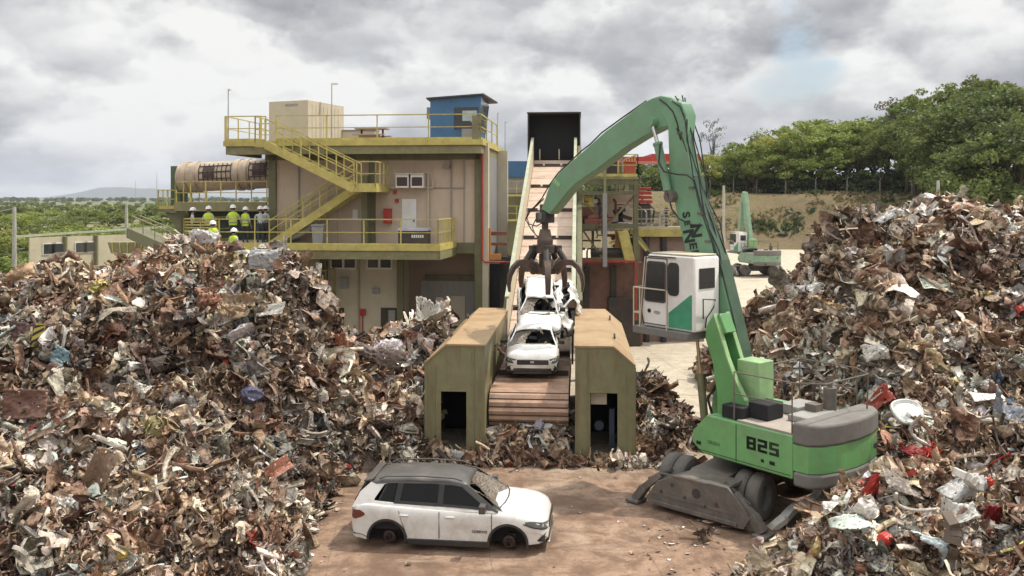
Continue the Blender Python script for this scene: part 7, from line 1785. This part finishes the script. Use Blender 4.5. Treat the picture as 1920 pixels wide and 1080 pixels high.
# left heap
WHT = (.62, .58, .50); CRM = (.50, .44, .34); PGR = (.33, .33, .32)
piece('crumpled_sheet', 'metal sheet', 'blue grey crumpled rectangular sheet in the left part of the heap below the striped board', 133, 682, fL, .95, (.10, .16, .18), rot=(R(35), R(25), .3), amp=.55, asp=.6)
piece('drum', 'drum', 'crushed dark blue and violet drum in the middle of the left heap', 474, 748, fL, .85, (.085, .09, .15), 'ball', rot=(.4, .5, .2), asp=1.0)
piece('crumpled_sheet', 'metal sheet', 'salmon red crumpled sheet near the right shoulder of the left heap', 640, 690, fL, .95, (.36, .125, .075), rot=(R(60), 0, .3), amp=1.3, asp=.9, lift=.5)
piece('crumpled_sheet', 'metal sheet', 'large pale grey crumpled panel near the top right of the left heap', 497, 505, fL, 1.0, (.34, .34, .335), rot=(R(65), 0, .1), amp=.6, asp=.8, lift=.3)
piece('crumpled_sheet', 'metal sheet', 'silver white crumpled foil on the crest of the left heap just below the people', 385, 462, fL, 1.1, (.5, .48, .47), rot=(R(40), 0, .2), amp=.9, asp=.5, lift=.3)
piece('crumpled_sheet', 'metal sheet', 'long cream folded panel lying high on the left heap, left of its middle', 232, 598, fL, 1.5, CRM, rot=(R(35), R(-8), .25), amp=.5, asp=.38, lift=.2)
piece('dented_shell', 'metal sheet', 'round pale dented cover above the striped board on the left heap', 158, 584, fL, .75, (.45, .41, .36), 'ball', rot=(.2, .2, 0), asp=.7)
piece('bent_plate', 'metal plate', 'tan flat plate standing upright in the lower left heap', 198, 905, fL, 1.15, (.29, .20, .135), rot=(R(78), R(-65), .3), amp=.28, asp=.5, lift=.3)
piece('crumpled_sheet', 'metal sheet', 'greenish white crumpled sheet at the right foot of the left heap near the car', 578, 905, fL, .9, (.47, .48, .41), rot=(R(35), R(20), .4), amp=.9, asp=.62, lift=.2)
piece('bent_plate', 'metal plate', 'rust orange triangular plate left of the greenish white sheet at the heap foot', 524, 888, fL, .8, (.30, .115, .07), rot=(R(50), R(-20), .8), amp=.3, asp=.5, lift=.2)
piece('bent_plate', 'metal plate', 'grey curved plate leaning near the right foot of the left heap', 612, 882, fL, .75, (.25, .21, .18), rot=(R(55), R(35), .4), amp=.5, asp=.6, lift=.2)
piece('crumpled_sheet', 'metal sheet', 'dark maroon crumpled panel in the shaded left part of the heap beside the striped board', 55, 640, fL, 1.1, (.10, .05, .045), rot=(R(65), 0, 0), amp=.6, asp=.8)
piece('bent_plate', 'metal plate', 'dark red brown flat plate low at the left edge of the heap', 62, 780, fL, 1.15, (.13, .06, .04), rot=(R(75), 0, .2), amp=.3, asp=.7, lift=.3)
piece('crumpled_sheet', 'metal sheet', 'rust red crumpled sheet high on the right side of the left heap', 408, 580, fL, 1.25, (.27, .125, .075), rot=(R(60), R(10), .5), amp=1.2, asp=.8, lift=.25)
piece('crumpled_sheet', 'metal sheet', 'tan crumpled bag-like sheet right of the rust red one on the left heap', 445, 600, fL, 1.15, (.33, .24, .15), rot=(R(60), 0, .2), amp=1.3, asp=.85, lift=.3)
piece('torn_sheet', 'metal sheet', 'white torn panel just under the silhouette on the right end of the left heap', 505, 590, fL, 1.05, (.55, .52, .46), rot=(R(40), R(15), .3), amp=.6, asp=.4)
piece('metal_strip', 'metal strip', 'white straight strip lying at the lower left corner of the heap', 66, 1058, fL, 1.0, WHT, 'beam', rot=(.2, R(55), R(70)), asp=1.0)
piece('metal_strip', 'metal strip', 'second white strip at the bottom left corner, partly out of the photo', 10, 1055, fL, 1.0, WHT, 'beam', rot=(.2, R(35), R(100)), asp=1.0)
piece('metal_strip', 'metal strip', 'white broad strip at the left edge near the top of the heap', 28, 570, fL, 1.1, WHT, 'beam', rot=(.1, R(18), R(10)), asp=1.6)
piece('plastic_scrap', 'plastic scrap', 'light blue bit of plastic at the far left edge of the heap', 16, 606, fL, .45, (.36, .45, .58), rot=(R(50), 0, 0), amp=.8)
piece('crumpled_sheet', 'metal sheet', 'pale crumpled hood-like sheet above the dark hollow on the left heap', 430, 490 + 112, fL, .7, (.42, .38, .33), rot=(R(45), 0, 1.0), amp=.8)
piece('shoe_shaped_scrap', 'scrap metal', 'white oval scrap on the ground at the foot of the left heap behind the car', 588, 993, fL, .42, (.66, .64, .58), 'ball', rot=(0, 0, .2), asp=.35, lift=.0)
piece('yellow_scrap', 'plastic scrap', 'small yellow lump at the bottom of the left heap', 236, 1040, fL, .32, (.50, .36, .06), 'ball', asp=.8)
piece('red_scrap', 'plastic scrap', 'small red lump on the left heap just behind the car rear', 648, 882, fL, .35, (.40, .05, .04), rot=(R(60), 0, 0), amp=1.4)
piece('crumpled_sheet', 'metal sheet', 'whitish crumpled cover in the middle band of the left heap left of centre', 256, 760 - 26, fL, .7, (.55, .52, .46), rot=(R(50), R(20), 0), amp=1.0)
piece('long_sheet', 'metal sheet', 'long dark brown curved panel lying beneath the right shoulder of the left heap', 715, 678, fL, 2.3, (.105, .075, .062), rot=(R(28), R(16), -.15), amp=.35, asp=.3, lift=.2)
piece('long_sheet', 'metal sheet', 'pale dented panel on the shoulder heap left of the left olive box', 750, 640, fL, 1.1, (.48, .43, .36), rot=(R(25), 0, 0), amp=.6, asp=.45, lift=.3)
piece('crumpled_sheet', 'metal sheet', 'silvery crumpled foil on the far shoulder heap just behind the left olive box', 812, 612, fL, 1.3, (.47, .45, .40), rot=(R(35), 0, .3), amp=1.2, asp=.6, lift=.4)
piece('crumpled_sheet', 'metal sheet', 'salmon brown folded sheet below the silvery foil behind the left olive box', 778, 638, fL, .9, (.28, .13, .09), rot=(R(50), 0, .3), amp=.9, asp=.6, lift=.3)
piece('crumpled_sheet', 'metal sheet', 'tangled grass-coloured bundle of wire in the middle of the left heap', 300, 812, fL, 1.1, (.36, .31, .15), 'bundle', asp=.7)
piece('crumpled_sheet', 'metal sheet', 'greyish upright crumpled sheet right of centre in the lower left heap', 420, 838, fL, .8, (.40, .37, .30), rot=(R(70), 0, 0), amp=1.1, asp=.9)
piece('crumpled_sheet', 'metal sheet', 'white shreds at the lower left of the heap above the strips', 118, 962, fL, .75, (.62, .60, .56), amp=1.6, rot=(R(40), 0, 0))
sb = on_heap(82, 640, fL) + Vector((0, -.35, .1)); st_ = thing('striped_board', 'yellow and black striped warning board standing in the left heap', 'warning board', sb)
st_.rotation_euler = (R(-12), R(8), R(-10))
MB().bx(-.14, .14, -.01, .01, -.42, .42).build('board', mat('warning_yellow', (.50, .38, .07), .6, dirt=MUD), st_)
k = MB()
for i in range(4):
    z = -.36 + i * .21; z1_ = min(z + .28, .42); k.add([(-.14, -.0125, z), (.14, -.0125, min(z + .2, .4)), (.14, -.0125, min(z + .29, .42)), (-.14, -.0125, z + .09)], [(0, 1, 2, 3)])
k.build('black_stripe', m_letter, st_)
# right heap
piece('styrofoam_block', 'scrap', 'white rounded block on the very crest of the right heap beside the grey pole', 1738, 384, fR, .95, (.68, .67, .64), 'ball', rot=(.1, .1, 0), asp=.5, lift=.3)
piece('cardboard_bundle', 'scrap', 'bundle of pale yellowish strips sticking up on the crest of the right heap', 1660, 385, fR, 1.2, (.50, .44, .28), 'bundle', asp=.5, lift=.1)
piece('torn_sheet', 'metal sheet', 'white bent panel high on the left shoulder of the right heap', 1655, 418, fR, 1.25, (.60, .58, .55), rot=(R(50), R(-15), .3), amp=.9, asp=.5, lift=.3)
piece('metal_strip', 'metal strip', 'long thin pale strip slanting down the upper right heap', 1815, 455, fR, 2.3, (.47, .42, .34), 'beam', rot=(0, R(52), R(-20)), asp=1.0)
piece('crumpled_sheet', 'metal sheet', 'grey square plate below the white bent panel on the right heap', 1672, 500, fR, .9, (.30, .28, .26), rot=(R(70), 0, 0), amp=.35, asp=1.0, lift=.3)
piece('crumpled_sheet', 'metal sheet', 'white curled sheet on the left slope of the right heap', 1527, 558, fR, .85, (.60, .57, .52), rot=(R(35), R(20), .5), amp=1.1, asp=.5)
piece('yellow_scrap', 'plastic scrap', 'yellowish brown torn sheet on the left slope of the right heap below the curled white', 1535, 580, fR, 1.1, (.36, .24, .10), rot=(R(50), 0, 0), amp=1.2, asp=.4)
piece('white_scrap', 'plastic scrap', 'white bright piece lying behind the hand rail of the green machine', 1482, 662, fR, .7, (.70, .68, .63), rot=(R(30), 0, .2), amp=.6, asp=.5, lift=.4)
piece('white_scrap', 'plastic scrap', 'second white piece behind the hand rail, a bit lower and to the right', 1533, 676, fR, .65, (.66, .64, .59), rot=(R(35), 0, .7), amp=.9, asp=.4, lift=.4)
piece('white_scrap', 'plastic scrap', 'tall white crumpled piece in the middle of the right heap', 1635, 668, fR, .8, (.66, .62, .56), rot=(R(65), 0, .2), amp=.9, asp=.8, lift=.3)
piece('white_basin', 'basin', 'round white dented basin right of the counterweight of the green machine', 1693, 800, fR, .95, (.62, .63, .60), 'disc', rot=(R(40), R(15), 0), lift=.5)
piece('curved_sheet', 'metal sheet', 'curved cream panel just right above the counterweight', 1640, 745, fR, .9, (.55, .52, .44), rot=(R(50), R(-35), .2), amp=.5, asp=.4, lift=.3)
piece('red_scrap', 'plastic scrap', 'salmon red torn piece right behind the counterweight', 1650, 772, fR, .95, (.42, .09, .06), rot=(R(30), R(-15), .2), amp=1.0, asp=.45, lift=.4)
piece('yellow_bar', 'metal bar', 'yellow comb-like bar lying right of the counterweight', 1667, 830, fR, .75, (.55, .42, .05), 'beam', rot=(0, R(-18), R(-5)), asp=1.6, lift=.6, dirt=False)
piece('red_mesh', 'plastic scrap', 'bright red net-like tangle in the middle of the foreground right heap', 1738, 872, fR, .95, (.48, .035, .025), 'bundle', asp=1.1, lift=.3, dirt=False)
piece('red_mesh', 'plastic scrap', 'smaller dull red strips left of the bright red tangle', 1700, 858, fR, .6, (.34, .05, .045), rot=(R(60), R(20), .4), amp=1.8, asp=.5, lift=.3)
piece('red_ball', 'plastic scrap', 'round red crumpled ball low in the foreground right heap', 1652, 1024, fR, .45, (.52, .05, .035), 'ball', asp=.85, lift=.4, dirt=False)
piece('red_cloth', 'cloth', 'red twisted cloth under the white splinters in front of the machine wheels', 1625, 932, fR, .65, (.42, .04, .03), rot=(R(35), R(18), .3), amp=1.5, asp=.4, lift=.4, dirt=False)
piece('red_scrap', 'plastic scrap', 'small pointed red piece at the far right of the foreground heap', 1850, 918, fR, .4, (.52, .05, .03), rot=(R(50), 0, 0), amp=1.0, asp=.6, lift=.4, dirt=False)
piece('red_sheet', 'metal sheet', 'dark red shiny panel near the right edge of the foreground heap', 1862, 985, fR, .85, (.20, .018, .02), rot=(R(60), 0, 0), amp=.7, asp=.7, rough_=.25, dirt=False)
piece('pale_sheet', 'plastic sheet', 'pale mint sheet spread on the foreground right heap left of the red ball', 1600, 1000, fR, .95, (.55, .62, .54), rot=(R(28), R(10), .3), amp=.5, asp=.6, lift=.3)
piece('white_beam', 'metal strip', 'long white straight strip slanting up from the ground to the right of the machine wheels', 1480, 965, fR, 2.1, (.66, .63, .57), 'beam', rot=(0, R(-30), R(24)), asp=2.0, lift=.15)
piece('white_splinters', 'metal sheet', 'bundle of silver white splinters right of the machine wheels', 1560, 912, fR, 1.3, (.56, .55, .54), rot=(R(40), R(-15), .2), amp=1.7, asp=.45, lift=.3)
piece('curved_sheet', 'metal sheet', 'broad smooth grey brown panel in the centre of the foreground right heap', 1680, 930, fR, 1.15, (.25, .22, .19), rot=(R(45), R(20), .2), amp=.45, asp=.55, lift=.3)
piece('bent_sheet', 'metal sheet', 'grey white bent panel with a white bar to the right of the broad grey one', 1800, 930, fR, .9, (.5, .5, .48), rot=(R(50), R(-20), .2), amp=.6, asp=.6, lift=.3)
piece('white_bar', 'metal bar', 'short thick white bar lying across the foreground right heap', 1808, 938, fR, .75, (.72, .69, .62), 'beam', rot=(0, R(30), R(15)), asp=2.2, lift=.7)
piece('white_sheet', 'metal sheet', 'white lid-like plate at the upper right of the foreground heap', 1842, 770, fR, .95, (.66, .63, .56), rot=(R(20), 0, 0), amp=.3, asp=.45, lift=.5)
piece('grey_pillow', 'plastic scrap', 'blue grey crumpled sheet at the right edge below the white lid', 1878, 800, fR, 1.15, (.30, .32, .36), rot=(R(45), 0, .2), amp=1.2, asp=.7, lift=.4)
piece('bent_pipe', 'metal bar', 'thick bent cream pipe below the white lid on the right heap', 1810, 800, fR, 1.3, (.47, .44, .36), 'tube', rot=(0, R(40), R(10)), asp=2.4, lift=.5)
piece('grey_fork', 'metal bar', 'forked pale grey bracket left of the bright red tangle', 1722, 850, fR, 1.15, (.40, .37, .33), 'tube', rot=(0, R(70), R(20)), asp=1.8, lift=.5)
piece('brown_arc', 'metal bar', 'dark brown curved rod standing at the right of the foreground heap', 1848, 850, fR, 1.4, (.12, .075, .055), 'tube', rot=(R(80), R(40), 0), asp=.9, lift=.5)
piece('wood_post', 'post', 'upright dark brown post stuck in the lower right heap', 1768, 1030, fR, 1.1, (.13, .10, .075), 'beam', rot=(0, R(88), 0), asp=2.6, lift=.2)
piece('pale_tarp', 'plastic sheet', 'light blue grey tarp strip at the bottom of the right heap beside the dark post', 1745, 1045, fR, 1.0, (.45, .52, .53), rot=(R(45), R(40), .3), amp=.8, asp=.4, lift=.3)
piece('cream_fork', 'metal bar', 'Y shaped cream bent rod in the lower middle of the right heap', 1700, 985, fR, .9, (.50, .46, .38), 'tube', rot=(0, R(30), R(10)), asp=1.3, lift=.6)
piece('crumpled_sheet', 'metal sheet', 'white crumpled cover at the bottom right heap right of the post', 1795, 985, fR, .7, (.62, .60, .54), rot=(R(50), 0, 0), amp=1.1, asp=.8, lift=.3)
# ground scrap close to the machine and boxes
gz0 = lambda X, Y: 0 * X - 1
piece('wood_board', 'board', 'small bright board lying on the ground by the outrigger of the machine', 1335, 975, gz0, .65, (.42, .25, .17), rot=(.05, .05, .5), amp=.12, asp=.4, lift=0)
piece('wood_board', 'board', 'brown board lying on the ground between the outrigger and the right heap', 1372, 985, gz0, .7, (.26, .15, .10), rot=(.05, .03, -.3), amp=.12, asp=.25, lift=0)
piece('white_shell', 'metal sheet', 'white rounded shell lying before the conveyor tail between the boxes', 1043, 862, gz0, .42, (.6, .57, .5), 'ball', rot=(.2, 0, 0), asp=.5)
piece('white_shell', 'metal sheet', 'pale heart-shaped shell just right of the white rounded shell under the conveyor tail', 1070, 858, gz0, .4, (.52, .48, .40), 'ball', rot=(.3, .3, 0), asp=.45)
piece('silver_sheet', 'metal sheet', 'silver crumpled sheet lying before the left olive box', 866, 862, fT, .5, (.5, .49, .47), rot=(R(30), 0, 0), amp=1.4, asp=.6, lift=.4)
piece('grey_shell', 'metal sheet', 'violet grey crumpled lump among the scraps under the conveyor tail', 1012, 815, fT, .55, (.24, .22, .26), 'ball', asp=.8, lift=.6)
# twisted branch of scrap behind the right box
piece('twisted_bracket', 'metal bar', 'dark twisted bracket sticking up from the small heap right of the right olive box', 1212, 705, fB, .8, (.09, .075, .065), 'tube', rot=(0, R(75), 0), asp=2.0, lift=.6)
